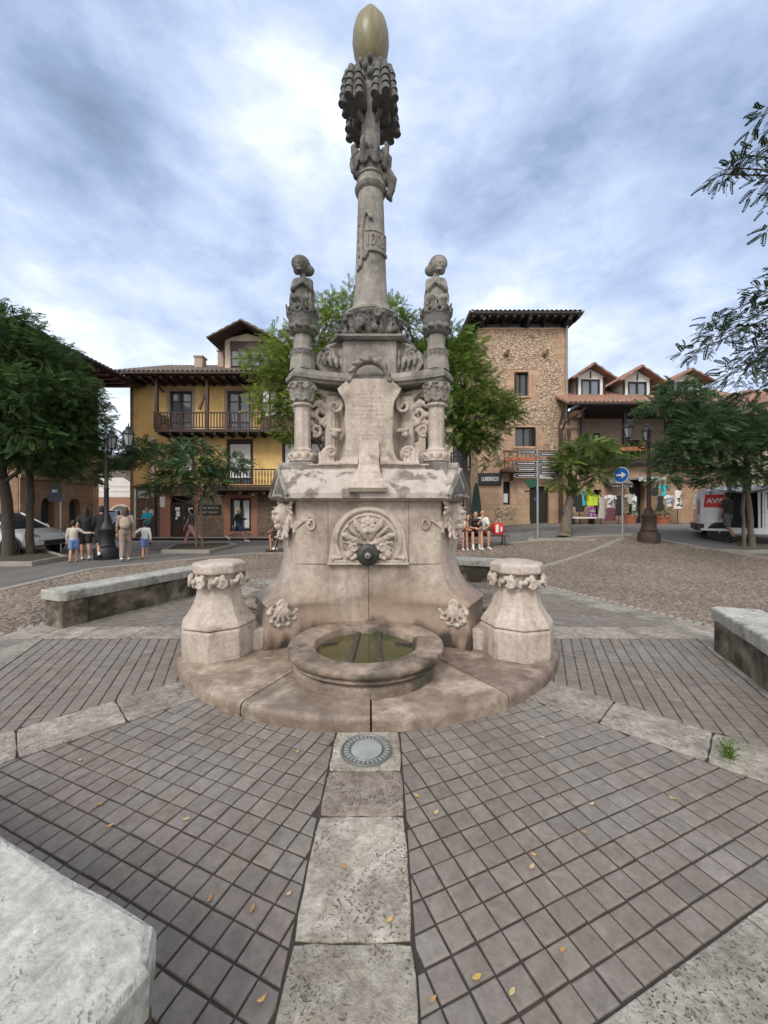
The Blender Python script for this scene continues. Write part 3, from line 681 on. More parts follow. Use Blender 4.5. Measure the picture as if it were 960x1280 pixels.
    for sg in (-1, 1):
        ring_leaf(m, A(1.07, sg*.12, 1.60), (Z*sg, p*sg, d), .20, 3, .2); ring_leaf(m, A(1.08, sg*.10, 1.50), (p*sg, -Z, d), .26, 3, .2)
        m.tube([A(1.10, sg*.08, 1.44), A(1.08, sg*.16, 1.40), A(1.02, sg*.23, 1.35), A(.93, sg*.27, 1.42), A(.80, sg*.27, 1.41)], [.04, .03, .02, .016, .014], 7)
        m.cap(A(1.02, sg*.18, 1.6), A(1.04, sg*.2, 1.42), .03, .02)
        m.tube([A(1.04, sg*.24, 1.45), A(1.06, sg*.22, 1.34), A(1.05, sg*.15, 1.25)], [.04, .03, .012], 7)
    m.cap(A(1.07, 0, 1.36), A(1.065, 0, 1.18), .05, .02)
    B(m, 'carved_head', stone, remesh=.008, sm=1)
    # scrolled leaf in the hollow of the arm foot
    for sg in (-1, 1):
        m = MB(); cc = A(1.21, sg*.265, .575)
        e0 = cc+Z*.0; c0 = cc-Z*.085; o_ = p*sg; T_ = lambda r_, an: d*r_*math.cos(an)+Z*r_*.92*math.sin(an)
        m.ell(c0-o_*.035, (.145, .085, .128), (0, 0, 30), 14, 10)
        for i in range(13):      # ruffled edge of small overlapping lobes
            an = R(-205+19*i); r_ = .132+.014*(i % 2); m.ell(c0+T_(r_, an)+o_*(.015+.014*(i % 2)), (.030, .032, .027), None, 8, 6)
        for i in range(5):       # ribs curve from the eye and die out inside the edge
            an = R(-178+38*i); m.tube([e0+o_*.05, c0*.5+e0*.5+T_(.05, an+.55)+o_*.065, c0+T_(.095, an+.25)+o_*.055, c0+T_(.13, an)+o_*.03], [.020, .022, .018, .010], 7)
        m.tube([tuple(x) for x in spiral(e0+o_*.05+d*.02, d, Z, .058, -1.4, shrink=.2, start=math.pi*1.1)], .019, 7)
        m.tube([c0+T_(.15, R(60))+o_*.02, c0+T_(.165, R(10))+o_*.02, c0+T_(.165, R(-50))+o_*.02, c0+T_(.16, R(-100))+o_*.02, c0+T_(.165, R(-150))+o_*.015], [.012, .014, .014, .014, .010], 6)
        B(m, 'scrolled_leaf', stone, remesh=.0085, sm=1)
    # low link block and bollard
    m = MB(); m.loft([[tuple(A(a, w_, z)) for a, w_ in ((1.38, -.20), (1.62, -.17), (1.62, .17), (1.38, .20))] for z in (.105, .305)])
    m.loft([[tuple(A(a, w_, .306+k)) for a, w_ in ((1.38, -.185+s_), (1.60-s_, -.15+s_), (1.60-s_, .15-s_), (1.38, .185-s_))] for k, s_ in ((0, 0), (.012, .02))])
    B(m, 'link_block', stone, bevel=.008)
    bc = A(1.80, 0, 0); oc = lambda r, z: (r, z)
    m = MB(); m.lathe([(.375, .105), (.375, .385), (.36, .402), (.30, .402)], 8, bc, (0, 0, 30), ph=R(22.5))
    bl = B(m, 'bollard', stone, bevel=.008); roughen(bl, .006, 5.)
    MB().lathe([(.33, .404), (.365, .408), (.372, .425), (.345, .47), (.30, .53), (.262, .60), (.235, .68), (.222, .76), (.218, .86), (.215, .94)], 8, bc, (0, 0, 30), ph=R(22.5)).build('bell_shaft', stone, bl, bevel=.006)
    m = MB()
    for i in range(8):
        a = R(30+45*i); uo = np.array((math.cos(a), math.sin(a), 0)); ut = np.array((-math.sin(a), math.cos(a), 0)); q = bc+uo*.225
        m.tube([tuple(x) for x in spiral(q+uo*.055+Z*.855, ut, Z, .052, 1.2, shrink=.3, start=R(200))], .017, 6)
        for j in range(4):
            b = R(-70+50*j); m.ell(q+uo*.04+ut*(.055*math.sin(b)-.03)+Z*(.845+.055*math.cos(b)), (.03, .03, .026), (0, 0, math.degrees(a)), 8, 6)
        m.ell(q+uo*.03+Z*.90, (.03, .03, .04), None, 8, 6); m.ell(q+uo*.02+ut*.085+Z*.84, (.022, .022, .05), None, 8, 6)
    m.lathe([(.225, .80), (.24, .815), (.235, .83), (.22, .84)], 20, bc)
    m.build('garland', stone, bl, remesh=.008, sm=1)
    MB().lathe([(.20, .925), (.262, .935), (.272, .95), (.272, 1.015), (.262, 1.03), (.20, 1.045), (.0, 1.052)], 8, bc, (0, 0, 30), ph=R(22.5)).build('cap_stone', stone, bl, bevel=.014); roughen(kids(bl)[-1], .006, 6.)
    # gable end of the roof
    m = MB(); m.loft([[tuple(A(1.18, w_, z)) for w_, z in ((-.35, 1.70), (.35, 1.70), (.35, 1.765), (0, 2.06), (-.35, 1.765))], [tuple(A(1.14, w_, z)) for w_, z in ((-.35, 1.70), (.35, 1.70), (.35, 1.765), (0, 2.06), (-.35, 1.765))]][::-1])
    B(m, 'gable', roofst)
    m = MB(); m.loft([[tuple(A(1.1815, w_, z)) for w_, z in ((-.24, 1.735), (.24, 1.735), (0, 1.95))], [tuple(A(1.175, w_, z)) for w_, z in ((-.24, 1.735), (.24, 1.735), (0, 1.95))]])
    B(m, 'gable_recess_shade', stone_d)  # thin dark triangle on the gable face, stands in for a shaded recess
    m = MB()
    for sg in (-1, 1): m.tube([A(1.185, sg*.36, 1.73), A(1.185, sg*.01, 2.04)], .028, 4); m.tube([A(1.20, sg*.25, 1.72), A(1.19, 0, 1.74)], .022, 6)
    B(m, 'gable_trim', stone_g, bevel=.004)
    m = MB(); m.lathe([(.0, 0), (.05, 0), (.055, .01), (.055, .16), (.05, .17)], 14, A(1.17, 0, 2.06), np.stack([p, Z, -d], 1))
    B(m, 'ridge_roll', stone_g, smooth=True)
    # column on its pedestal
    ac = .90; cc = A(ac, 0, 0)
    m = MB(); m.lathe([(.175, 1.85), (.175, 2.115), (.15, 2.125)], 8, cc, (0, 0, 30), ph=R(22.5))
    B(m, 'pedestal', stone_g, bevel=.005)
    m = MB(); m.lathe([(.125, 2.24), (.13, 2.26), (.128, 2.275), (.10, 2.29), (.095, 2.32), (.092, 2.76), (.12, 2.775), (.128, 2.79), (.12, 2.805), (.10, 2.81)], 8, cc, (0, 0, 30), ph=R(22.5))
    co = B(m, 'column', stone, bevel=.003)
    m = MB()
    for i in range(10):
        a = R(36*i); uo = np.array((math.cos(a), math.sin(a), 0)); ut = np.array((-math.sin(a), math.cos(a), 0))
        m.ell(cc+uo*.135+Z*2.185, (.035, .05, .045), (20, 0, 36*i), 8, 6); m.ell(cc+uo*.15+ut*.03+Z*2.215, (.02, .035, .022), (-30, 0, 36*i), 8, 6)
    m.lathe([(.13, 2.125), (.155, 2.135), (.155, 2.15), (.14, 2.16), (.135, 2.23), (.12, 2.25)], 20, cc)
    m.build('column_base', stone, co, remesh=.008, sm=1)
    m = MB()
    for i in range(8):
        a = R(45*i+7); uo = np.array((math.cos(a), math.sin(a), 0)); ut = np.array((-math.sin(a), math.cos(a), 0))
        ring_leaf(m, cc+uo*.10+Z*2.815, (ut, Z, uo), .17, 3, .35, 1.)
        m.tube([tuple(x) for x in spiral(cc+uo*.15+ut*.05+Z*2.975, ut, Z, .032, 1.2)], .012, 6)
    m.lathe([(.105, 2.80), (.12, 2.9), (.14, 3.0), (.16, 3.02), (.16, 3.035)], 20, cc)
    m.build('capital', stone_g, co, remesh=.007, sm=1)
    m = MB(); m.lathe([(.148, 3.19), (.146, 3.25), (.14, 3.30), (.135, 3.325), (.138, 3.34), (.135, 3.35), (.135, 3.40), (.145, 3.41), (.145, 3.42), (.11, 3.43), (.102, 3.47), (.10, 3.62)], 8, cc, (0, 0, 30), ph=R(22.5))
    for i in range(16):
        a = R(22.5*i); q = cc+np.array((math.cos(a), math.sin(a), 0))*.137+Z*3.375
        m.tube([tuple(x) for x in spiral(q, (-math.sin(a), math.cos(a), 0), Z, .02, .95, 8, .8)], .0055, 4)
    up = B(m, 'upper_column', stone_g)
    m = MB(); m.lathe([(.115, 3.60), (.14, 3.62), (.15, 3.64), (.15, 3.70), (.155, 3.72), (.160, 3.76), (.172, 3.82), (.178, 3.90), (.16, 3.90), (.14, 3.84)], 24, cc)
    for i in range(10):
        a = R(36*i+10); uo = np.array((math.cos(a), math.sin(a), 0)); ut = np.array((-math.sin(a), math.cos(a), 0))
        m.ell(cc+uo*.155+Z*3.67, (.03, .035, .03), (0, 0, 36*i), 8, 6); m.ell(cc+uo*.16+ut*.03+Z*3.655, (.02, .02, .02), None, 8, 6)
        m.tube([tuple(x) for x in [cc+uo*.172+ut*.045*math.cos(t)+Z*(3.86+.045*math.sin(t)) for t in np.linspace(math.pi, 2*math.pi, 8)]], .012, 6)
        m.cap(cc+uo*.168+ut*.050+Z*3.84, cc+uo*.182+ut*.050+Z*3.925, .017, .012)
    m.build('crown_capital', stone_d, up, remesh=.008, sm=1)
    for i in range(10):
        a = R(36*i+10); uo = np.array((math.cos(a), math.sin(a), 0)); MB().ell(cc+uo*.170+Z*3.845, (.016, .026, .030), (0, 0, 36*i+10), 8, 6).build('crown_hollow_shade', dark, up)  # black beads stand in for the shade of round holes
    # radial openwork between core and column
    m = MB()
    for zz, s_ in ((2.12, 1), ):
        m.tube([A(.40, 0, 2.14), A(.46, 0, 2.4), A(.50, 0, 2.6), A(.58, 0, 2.78), A(.70, 0, 2.86), A(.80, 0, 2.80)], [.07, .06, .055, .05, .045, .03], 8)
        m.tube([tuple(x) for x in spiral(A(.68, 0, 2.72), d, Z, .10, 1.3, shrink=.3, start=1.2)], .028, 7)
        m.tube([tuple(x) for x in spiral(A(.74, 0, 2.52), d, Z, .075, -1.2, shrink=.3, start=-1.)], .024, 7)
        for q in ((.56, 2.66), (.62, 2.60), (.66, 2.62), (.80, 2.60), (.78, 2.70), (.50, 2.92), (.62, 2.95)): m.ell(A(q[0], 0, q[1]), (.05, .035, .04), (0, 0, 30), 8, 6)
        m.cap(A(.42, 0, 2.98), A(.85, 0, 2.99), .035, .03)
    B(m, 'openwork_scroll', stone, remesh=.008, sm=1)
    # paw scroll at the foot on each side of the front face
    for sg in (-1, 1):
        m = MB(); c = np.array((sg*.455, -.50, 2.22))
        m.ell(c, (.105, .07, .10)); m.ell(c+np.array((sg*.04, -.01, -.03)), (.08, .06, .10)); m.tube([tuple(x) for x in spiral(c+np.array((-sg*.025, -.07, .01)), (sg, 0, 0), (0, 0, 1), .062, 1.3, start=.6)], .019, 7)
        for i in range(4): m.cap(c+np.array((sg*(-.03+.045*i), -.05, .03-.01*i)), c+np.array((sg*(-.055+.05*i), -.075, -.105)), .02, .018)
        m.box(c[0]-.12, c[0]+.12, -.60, -.42, 2.085, 2.12)
        # concave shell behind the tablet
        for i in range(9):
            t = i/8; a = R(-160+140*t) if sg < 0 else R(-20-140*t)
            q = np.array((sg*.40, -.33, 0))+np.array((math.cos(a), math.sin(a)*-1.0, 0))*.13
            m.cap(q+Z*2.14, q+Z*2.93, .022, .026, 7)
        m.tube([tuple(x) for x in spiral(np.array((sg*.40, -.40, 2.80)), (sg, 0, 0), (0, 0, 1), .085, 1.3, start=2)], .022, 7)
        m.ell((sg*.37, -.42, 2.50), (.06, .05, .035)); m.ell((sg*.41, -.41, 2.46), (.05, .05, .045)); m.ell((sg*.43, -.40, 2.52), (.04, .04, .03))
        B(m, 'paw_scroll', stone, remesh=.008, sm=1)
    # tablet with feet and drop
    m = MB(); ol = [(-.345, 2.99), (-.365, 2.955), (-.29, 2.83), (-.275, 2.76), (-.27, 2.35), (-.285, 2.25), (-.33, 2.14), (-.36, 2.115), (.36, 2.115), (.33, 2.14), (.285, 2.25), (.27, 2.35), (.275, 2.76), (.29, 2.83), (.365, 2.955), (.345, 2.99), (.24, 3.09), (-.24, 3.09)]
    m.loft([[(x, -.38, z) for x, z in ol], [(x, -.508, z) for x, z in ol]])
    tb = B(m, 'tablet', stone, bevel=.008)
    # rows of worn lettering: thin marks coloured like the shade inside cut letters
    m = MB(); q = random.Random(4)
    for (z, x0, x1, hh) in [(2.93, -.10, .17, .016), (2.90, -.22, .24, .018), (2.86, -.12, .16, .02), (2.82, -.2, .2, .012), (2.76, -.17, .18, .02), (2.72, -.2, .2, .012), (2.67, -.2, .18, .012), (2.62, -.11, .04, .02), (2.59, -.1, .06, .014), (2.53, -.2, .2, .01), (2.47, -.06, .06, .02), (2.43, -.18, .17, .022), (2.39, -.17, .19, .018), (2.35, -.16, .2, .014)]:
        x = x0
        while x < x1:
            ww = q.uniform(.006, .014)
            if q.random() < .82:
                m.box(x, x+.0025, -.5095, -.507, z, z+hh*q.uniform(.7, 1)); 
                if q.random() < .6: m.box(x+.0025, x+ww, -.5095, -.507, z+hh*q.choice((0, .45, .85)), z+hh*q.choice((0, .45, .85))+.0022)
            x += ww+.005
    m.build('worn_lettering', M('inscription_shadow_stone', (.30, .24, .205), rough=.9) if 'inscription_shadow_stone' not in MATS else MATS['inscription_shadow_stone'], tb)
    for sg in (-1, 1): MB().loft([[(sg*.125, y, z), (sg*(.36+e_), y, z), (sg*(.36+e_), y2, z2), (sg*.125, y2, z2)] for (y, z, y2, z2, e_) in ((-.50, 2.20, -.45, 2.2, -.07), (-.53, 2.145, -.45, 2.14, -.02), (-.585, 2.125, -.45, 2.11, .02), (-.59, 2.095, -.45, 2.09, .03))]).build('tablet_foot', stone, tb, bevel=.004)
    m = MB(); m.loft([[(-w_, y, z), (w_, y, z), (w_, y+.0, z-th), (-w_, y+.0, z-th)] if 0 else [(-w_, y-e1, z+e2), (w_, y-e1, z+e2), (w_, y+.14, z-.02), (-w_, y+.14, z-.02)] for (w_, y, z, e1, e2) in ((.115, -.53, 2.37, 0, 0), (.115, -.545, 2.22, 0, 0), (.115, -.60, 2.10, .01, 0), (.125, -.70, 1.985, .02, .02), (.15, -.82, 1.895, .02, .03), (.19, -.90, 1.86, .03, .02), (.20, -.935, 1.83, .02, -.02), (.20, -.93, 1.79, 0, -.02))])
    B(m, 'stone_drop', stone, smooth=True, angle=35)
    # wreath above the tablet
    m = MB()
    for i in range(15):
        t = i/14; a = math.pi*(1.0-t)
        q = np.array((.205*math.cos(a), -.47-.04*math.sin(a), 3.10+.20*math.sin(a)**.8 if math.sin(a) > 0 else 3.10))
        tg = (-math.sin(a), -.2, math.cos(a)) if i % 2 else (-math.sin(a)+.5*math.cos(a), -.6, math.cos(a)+.6*math.sin(a))
        tg = np.array(tg)/np.linalg.norm(tg)
        m.tube([q-tg*.05, q, q+tg*.055, q+tg*.085], [.014, .034, .026, .006], 7)
    m.tube([(.205*math.cos(a), -.45, 3.10+.20*math.sin(a)) for a in np.linspace(0, math.pi, 14)], .03, 8)
    for sg in (-1, 1): m.tube([(sg*.20, -.48, 3.10), (sg*.26, -.47, 3.04), (sg*.37, -.45, 2.975)], [.04, .035, .02], 8); m.ell((sg*.235, -.50, 3.07), (.03, .03, .03))
    B(m, 'wreath', stone_g, remesh=.0075, sm=1)
    # scroll panel on the arm above the cornice
    m = MB()
    for sg in (-1, 1):
        m.tube([A(.32+.0*sg, sg*.03, 3.62), A(.46, sg*.03, 3.60), A(.60, sg*.03, 3.53), A(.70, sg*.03, 3.42), A(.74, sg*.03, 3.30), A(.66, sg*.03, 3.21), A(.48, sg*.03, 3.185), A(.30, sg*.03, 3.19)], .024, 7)
        m.tube([tuple(x) for x in spiral(A(.60, sg*.06, 3.42), d, Z, .085, 1.35, shrink=.25, start=.5)], .02, 7)
        for i in range(5):
            q = d*(-.35+.05*i)+Z*(-.6+.1*i); cc2 = A(.66-.075*i, sg*.065, 3.335-.005*i)
            m.tube([cc2+Z*.09, cc2+Z*.02, cc2-Z*.045-d*.015], [.018, .032, .018], 7)
        m.ell(A(.42, sg*.06, 3.47), (.05, .03, .07), (0, 0, 30)); m.ell(A(.36, sg*.06, 3.53), (.05, .03, .045), (0, 0, 30)); m.ell(A(.35, sg*.05, 3.42), (.04, .03, .06), (0, 0, 30))
    m.loft([[tuple(A(a, w_, z)) for a, z in ((.28, 3.18), (.66, 3.2), (.73, 3.3), (.69, 3.42), (.60, 3.52), (.46, 3.59), (.28, 3.61))] for w_ in (-.035, .035)])
    m.tube([A(.40, 0, 3.60), A(.43, 0, 3.70), A(.40, 0, 3.74)], [.03, .025, .02], 7); m.ell(A(.46, 0, 3.70), (.05, .05, .025)); m.ell(A(.38, 0, 3.73), (.06, .05, .025))
    B(m, 'scroll_panel', stone_g, remesh=.008, sm=1)
    # bracket shells at the corners of the core under the leaf ring
    return objs
def stone_child(parent, deg, flip):
    """kneeling child hugging itself, looking down, on the crown capital"""
    d, _ = arm(deg); c = np.array((d[0]*.90, d[1]*.90, 3.86)); m = MB(); f = flip
    P = lambda x, y, z: c+np.array((x*f*.86, y*.95, z*.98))
    m.cap(P(0, .02, .10), P(0, .01, .28), .115, .10); m.cap(P(0, .01, .28), P(.01, 0, .38), .10, .065)
    m.cap(P(-.07, 0, .39), P(.075, 0, .385), .042, .042)
    m.cap(P(.01, -.01, .42), P(.0, -.02, .48), .035, .035)
    hd = P(-.02, -.035, .56)
    m.ell(hd, (.092, .10, .105)); m.ell(P(-.03, .01, .605), (.11, .105, .088)); m.ell(P(.065, .02, .53), (.08, .07, .062)); m.ell(P(-.075, -.01, .53), (.045, .05, .065))
    m.ell(P(-.025, -.125, .545), (.016, .022, .022)); m.ell(P(-.025, -.115, .505), (.028, .015, .009)); m.ell(P(-.025, -.105, .475), (.03, .022, .018))
    m.ell(P(-.058, -.108, .572), (.022, .012, .008)); m.ell(P(.010, -.108, .572), (.022, .012, .008)); m.ell(P(-.06, -.095, .525), (.028, .022, .026)); m.ell(P(.012, -.095, .525), (.028, .022, .026))
    for i in range(7): m.ell(P(-.085+.028*i, -.05+.01*abs(i-3), .63-.008*abs(i-3)**1.6), (.024, .03, .022))
    # arms folded across the chest, hands under the chin
    m.chain([P(-.095, 0, .385), P(-.12, -.05, .27), P(-.02, -.105, .30)], [.038, .032, .024]); m.chain([P(.10, 0, .38), P(.12, -.045, .26), P(.03, -.11, .33)], [.038, .032, .024])
    for hx, hz, s_ in ((-.005, .32, 1), (.02, .345, -1)):
        m.ell(P(hx, -.115, hz), (.026, .015, .022))
        for i in range(4): m.cap(P(hx+s_*.012, -.123, hz+.016-.011*i), P(hx+s_*(.05-.004*abs(i-1)), -.12, hz+.02-.011*i), .0062, .005, 6)
        m.cap(P(hx-s_*.004, -.125, hz+.018), P(hx+s_*.012, -.13, hz+.042), .0065, .005, 6)
    # drapery and knees
    m.ell(P(0, .02, .10), (.135, .12, .07)); m.cap(P(-.06, -.02, .14), P(-.075, -.14, .12), .055, .045); m.cap(P(.06, -.02, .14), P(.075, -.13, .12), .055, .045)
    m.cap(P(-.075, -.135, .11), P(-.07, -.09, .02), .04, .03); m.cap(P(.075, -.125, .11), P(.07, -.08, .02), .04, .03)
    for i in range(6): m.tube([P(-.12+.048*i, -.05, .22), P(-.13+.052*i, -.12, .12), P(-.125+.05*i, -.15, .03)], [.012, .018, .014], 6)
    m.tube([P(-.10, .03, .36), P(-.14, .02, .22), P(-.13, .0, .08)], [.03, .04, .03], 7); m.tube([P(.10, .03, .36), P(.125, .02, .22), P(.13, .0, .08)], [.03, .035, .03], 7)
    return m.build('carved_child', stone_d if flip > 0 else stone_g, parent, remesh=.0075, sm=1)

o1 = sector(FT)
for a in (120, 240):
    for o in o1:
        dup_tree(o, FT, rz=a)
for dg_, fl in ((210, 1), (330, -1), (90, 1)): stone_child(FT, dg_, fl)
# roof, plinth, core, cornice (shared by the three sides)
MB().loft([tri_ring(1.165, .34, z=1.70, n=2), tri_ring(1.165, .34, z=1.765, n=2), tri_ring(1.16, .32, z=1.78, n=2), tri_ring(1.155, .03, z=2.035, n=2)]).build('roof_slab', roofst, FT, bevel=.006)
MB().loft([tri_ring(1.10, .28, z=1.672, n=2), tri_ring(1.14, .30, z=1.69, n=2), tri_ring(1.14, .30, z=1.699, n=2)]).build('bed_moulding', stone, FT)
MB().loft([tri_ring(.93, .10, z=1.95, n=2), tri_ring(.93, .10, z=2.075, n=2), tri_ring(.95, .12, z=2.08, n=2), tri_ring(.95, .12, z=2.10, n=2)]).build('plinth', stone, FT, bevel=.006)
MB().loft([tri_ring(.44, .20, z=2.09, n=2), tri_ring(.44, .20, z=3.05, n=2)]).build('core', stone, FT)
MB().loft([tri_ring(a, w_, rf, 1, z, 10, .42, .10) for z, a, w_, rf in ((3.045, 1.01, .115, .38), (3.075, 1.03, .125, .39), (3.08, 1.055, .145, .41), (3.12, 1.06, .15, .41), (3.15, 1.035, .135, .39), (3.185, 1.02, .125, .37))]).build('cornice', stone_g, FT, smooth=True, angle=30)
MB().loft([tri_ring(.44, .135, z=3.06, n=2), tri_ring(.44, .135, z=3.60, n=2)]).build('pier', stone_g, FT, bevel=.005)
MB().loft([tri_ring(.49, .15, z=3.60, n=2), tri_ring(.53, .17, z=3.625, n=2), tri_ring(.53, .17, z=3.65, n=2), tri_ring(.47, .15, z=3.67, n=2)]).build('pier_moulding', stone_g, FT)
m = MB(); m.lathe([(.34, 3.66), (.36, 3.70), (.34, 3.80), (.33, 3.92), (.36, 3.985), (.35, 4.0)], 32)
for i in range(12):
    a = R(30*i); uo = np.array((math.cos(a), math.sin(a), 0)); ut = np.array((-math.sin(a), math.cos(a), 0)); Zv = np.array((0, 0, 1.))
    ring_leaf(m, uo*.335+Zv*3.70, (ut, Zv, uo), .22, 3, .25, 1.05)
    m.tube([tuple(x) for x in spiral(uo*.40+ut*.10+Zv*(3.90 if i % 2 else 3.80), ut, Zv, .06, 1.25 if i % 2 else -1.25, shrink=.25)], .021, 7)
    m.ell(uo*.38+ut*.06+Zv*3.74, (.045, .045, .045), None, 8, 6); m.ell(uo*.39-ut*.07+Zv*3.93, (.035, .035, .03), None, 8, 6)
m.build('leaf_ring', stone_d, FT, remesh=.0095, sm=1)
m = MB(); m.lathe([(.36, 4.0), (.365, 4.03), (.34, 4.05), (.315, 4.07), (.285, 4.12), (.262, 4.19), (.25, 4.28), (.238, 4.42), (.22, 4.8), (.20, 5.3), (.188, 5.62)], 36)
sh = m.build('shaft', stone_g, FT, smooth=True)
m = MB(); m.lathe([(.185, 5.60), (.225, 5.63), (.24, 5.67), (.225, 5.71), (.20, 5.73), (.195, 5.80), (.215, 5.815), (.20, 5.84), (.195, 5.98), (.20, 6.1)], 32)
m.build('collar', stone_g, FT, smooth=True)
m = MB()
for i in range(9):
    a = R(40*i+8); uo = np.array((math.cos(a), math.sin(a), 0)); ut = np.array((-math.sin(a), math.cos(a), 0))
    m.ell(uo*.215+Zv*6.02, (.035, .085, .15), (0, -12, math.degrees(a)), 10, 8); m.tube([uo*.24+Zv*5.9, uo*.275+Zv*6.05, uo*.285+Zv*6.17, uo*.25+Zv*6.235], [.03, .04, .04, .016], 7)
    for sg in (-1, 1): m.ell(uo*.235+ut*sg*.06+Zv*5.99, (.025, .03, .06), (0, 0, math.degrees(a)), 8, 6); m.ell(uo*.245+ut*sg*.045+Zv*6.10, (.025, .026, .045), (0, 0, math.degrees(a)), 8, 6)
m.lathe([(.20, 5.84), (.215, 5.95), (.225, 6.05), (.21, 6.10)], 24)
m.tube([(.16, -.02, 5.93), (.25, -.03, 5.90), (.32, -.03, 5.80), (.30, -.02, 5.66), (.27, -.02, 5.58), (.31, -.02, 5.52)], [.05, .08, .075, .06, .055, .02], 8); m.cap((.2, -.03, 5.8), (.29, -.02, 5.78), .08, .06)
m.tube([(-.17, -.05, 5.85), (-.25, -.06, 5.92), (-.29, -.06, 6.02)], [.04, .055, .03], 8)
m.build('leaf_crown', stone_d, FT, remesh=.01, sm=1)
m = MB(); m.lathe([(.135, 6.0), (.125, 6.1), (.122, 7.25)], 8, ph=R(22.5)); m.lathe([(.15, 6.13), (.15, 6.2), (.13, 6.24)], 5, (0, -.02, 0))
m.build('upper_shaft', stone_g, FT)
# ribbon and raised letters on the shaft
def onshaft(deg, z, out=0.): r = np.interp(z, [4.28, 4.42, 4.8, 5.3, 5.62], [.25, .238, .22, .20, .188])+out; return np.array((r*math.cos(R(deg)), r*math.sin(R(deg)), z))
m = MB(); m.tube([onshaft(*q) for q in ((268, 5.20, .03), (258, 5.27, .02), (246, 5.24, .01), (238, 5.12, .01), (234, 4.98, .01), (236, 4.82, .01), (240, 4.70, .01), (236, 4.60, .02), (222, 4.56, .02), (214, 4.64, .02))], [.022, .02, .03, .036, .036, .034, .03, .026, .022, .016], 8)
m.tube([onshaft(*q) for q in ((242, 4.70, .02), (250, 4.68, .03), (262, 4.76, .03))], [.02, .025, .02], 7); m.ell(onshaft(272, 5.19, .03), (.035, .03, .035))
for i in range(5): m.ell(onshaft(222, 4.75+.1*i, .005), (.022, .022, .03), None, 8, 6)
m.build('carved_ribbon', stone_g, FT, remesh=.0075, sm=1)
m = MB(); bandring = []
for z, o_ in ((4.76, .0), (4.77, .028), (4.80, .03), (4.803, .014), (5.015, .014), (5.02, .028), (5.04, .028), (5.05, .0)):
    bandring.append([tuple(onshaft(a, z, o_)) for a in np.linspace(252, 348, 22)]+[tuple(onshaft(a, z, -.02)) for a in np.linspace(348, 252, 6)])
m.loft(bandring); bnd = m.build('letter_band', stone_g, FT)
for i, ch in enumerate('IDSEI'):
    a = 262+i*19; q = onshaft(a, 4.91, .016); text_mesh('raised_letter', ch, .22, stone_g, bnd, tuple(q), (90, 0, a-270+0), .014, sx=.42 if ch != 'I' else .5)
# tiled hoods round the upper shaft
for k in range(4):
    a0 = 45+90*k-6; da = arm(a0)[0]; ax = np.array((da[0], da[1], 0)); ctr = ax*.25
    hd = bpy.data.objects.new('tiled_hood', None); C.objects.link(hd); hd.parent = FT
    m = MB(); rings = []
    for z, r in ((6.66, .135), (6.68, .145), (6.82, .135), (7.02, .115), (7.08, .07)):
        rings.append([tuple(ctr+np.array((r*math.cos(R(a0+t)), r*math.sin(R(a0+t)), z))) for t in (-110, -66, -22, 22, 66, 110)]+[tuple(ax*.03+np.array((0, 0, z)))])
    m.loft(rings); m.tube([ax*.10+np.array((0, 0, 6.56)), ax*.20+np.array((0, 0, 6.66))], [.03, .04], 6); m.build('hood_shell', stone_d, hd)
    m = MB()
    for r_ in range(4):
        z = 7.04-.105*r_; rr = .10+.014*r_
        for c_ in range(4):
            a = R(a0-78+52*c_); uo = np.array((math.cos(a), math.sin(a), 0)); q = ctr+uo*rr+np.array((0, 0, z))
            m.tube([q+np.array((0, 0, .07))-uo*.015, q, q-np.array((0, 0, .065))+uo*.016], [.042, .050, .052], 9); m.ell(q+np.array((0, 0, .068))-uo*.015, .045, None, 9, 6)
    m.build('hood_tiles', tile_g, hd, smooth=True, angle=50)
m = MB()
for r_ in range(3):
    for i in range(8):
        a = R(45*i+22*r_); m.ell((.14*math.cos(a)*(1+.12*r_), .14*math.sin(a)*(1+.12*r_), 7.17+.08*r_), (.045, .045, .055), None, 8, 6)
m.lathe([(.12, 7.1), (.15, 7.2), (.15, 7.38), (.10, 7.42)], 16)
m.build('scale_capital', stone_d, FT, remesh=.011, sm=1)
m = MB(); m.lathe([(.10, 7.36), (.135, 7.40), (.175, 7.47), (.215, 7.58), (.235, 7.72), (.228, 7.86), (.20, 7.98), (.155, 8.06), (.105, 8.10)], 40)
gl = m.build('lamp_globe', globe_m, FT, smooth=True)
MB().lathe([(.115, 8.095), (.12, 8.11), (.105, 8.15), (.06, 8.18), (.02, 8.19), (.014, 8.24), (.02, 8.25), (.008, 8.30)], 24).build('globe_cap', globe_m, gl, smooth=True)

def squash(o):
    for c in o.children:
        squash(c)
        if c.type == 'MESH' and c.name.split('.')[0] not in ('raised_letter',):
            n = len(c.data.vertices); co = np.empty(n*3, 'f'); c.data.vertices.foreach_get('co', co); co = co.reshape(-1, 3)
            if co[:, 2].max() > 5.61: co[:, 2] = np.where(co[:, 2] > 5.6, 5.6+(co[:, 2]-5.6)*.915, co[:, 2]); c.data.vertices.foreach_set('co', co.ravel()); c.data.update()
squash(FT)
for c in FT.children:        # slimmer main shaft, collar and carvings on it
    if c.name.split('.')[0] in ('shaft', 'collar', 'leaf_crown', 'carved_ribbon', 'letter_band'):
        for v in c.data.vertices: f = .86 if v.co.z > 4.12 else 1-.14*max(0, (v.co.z-4.0)/.12); v.co.x *= f; v.co.y *= f
        for l in c.children: l.location.x *= .86; l.location.y *= .86; l.scale.x *= .86
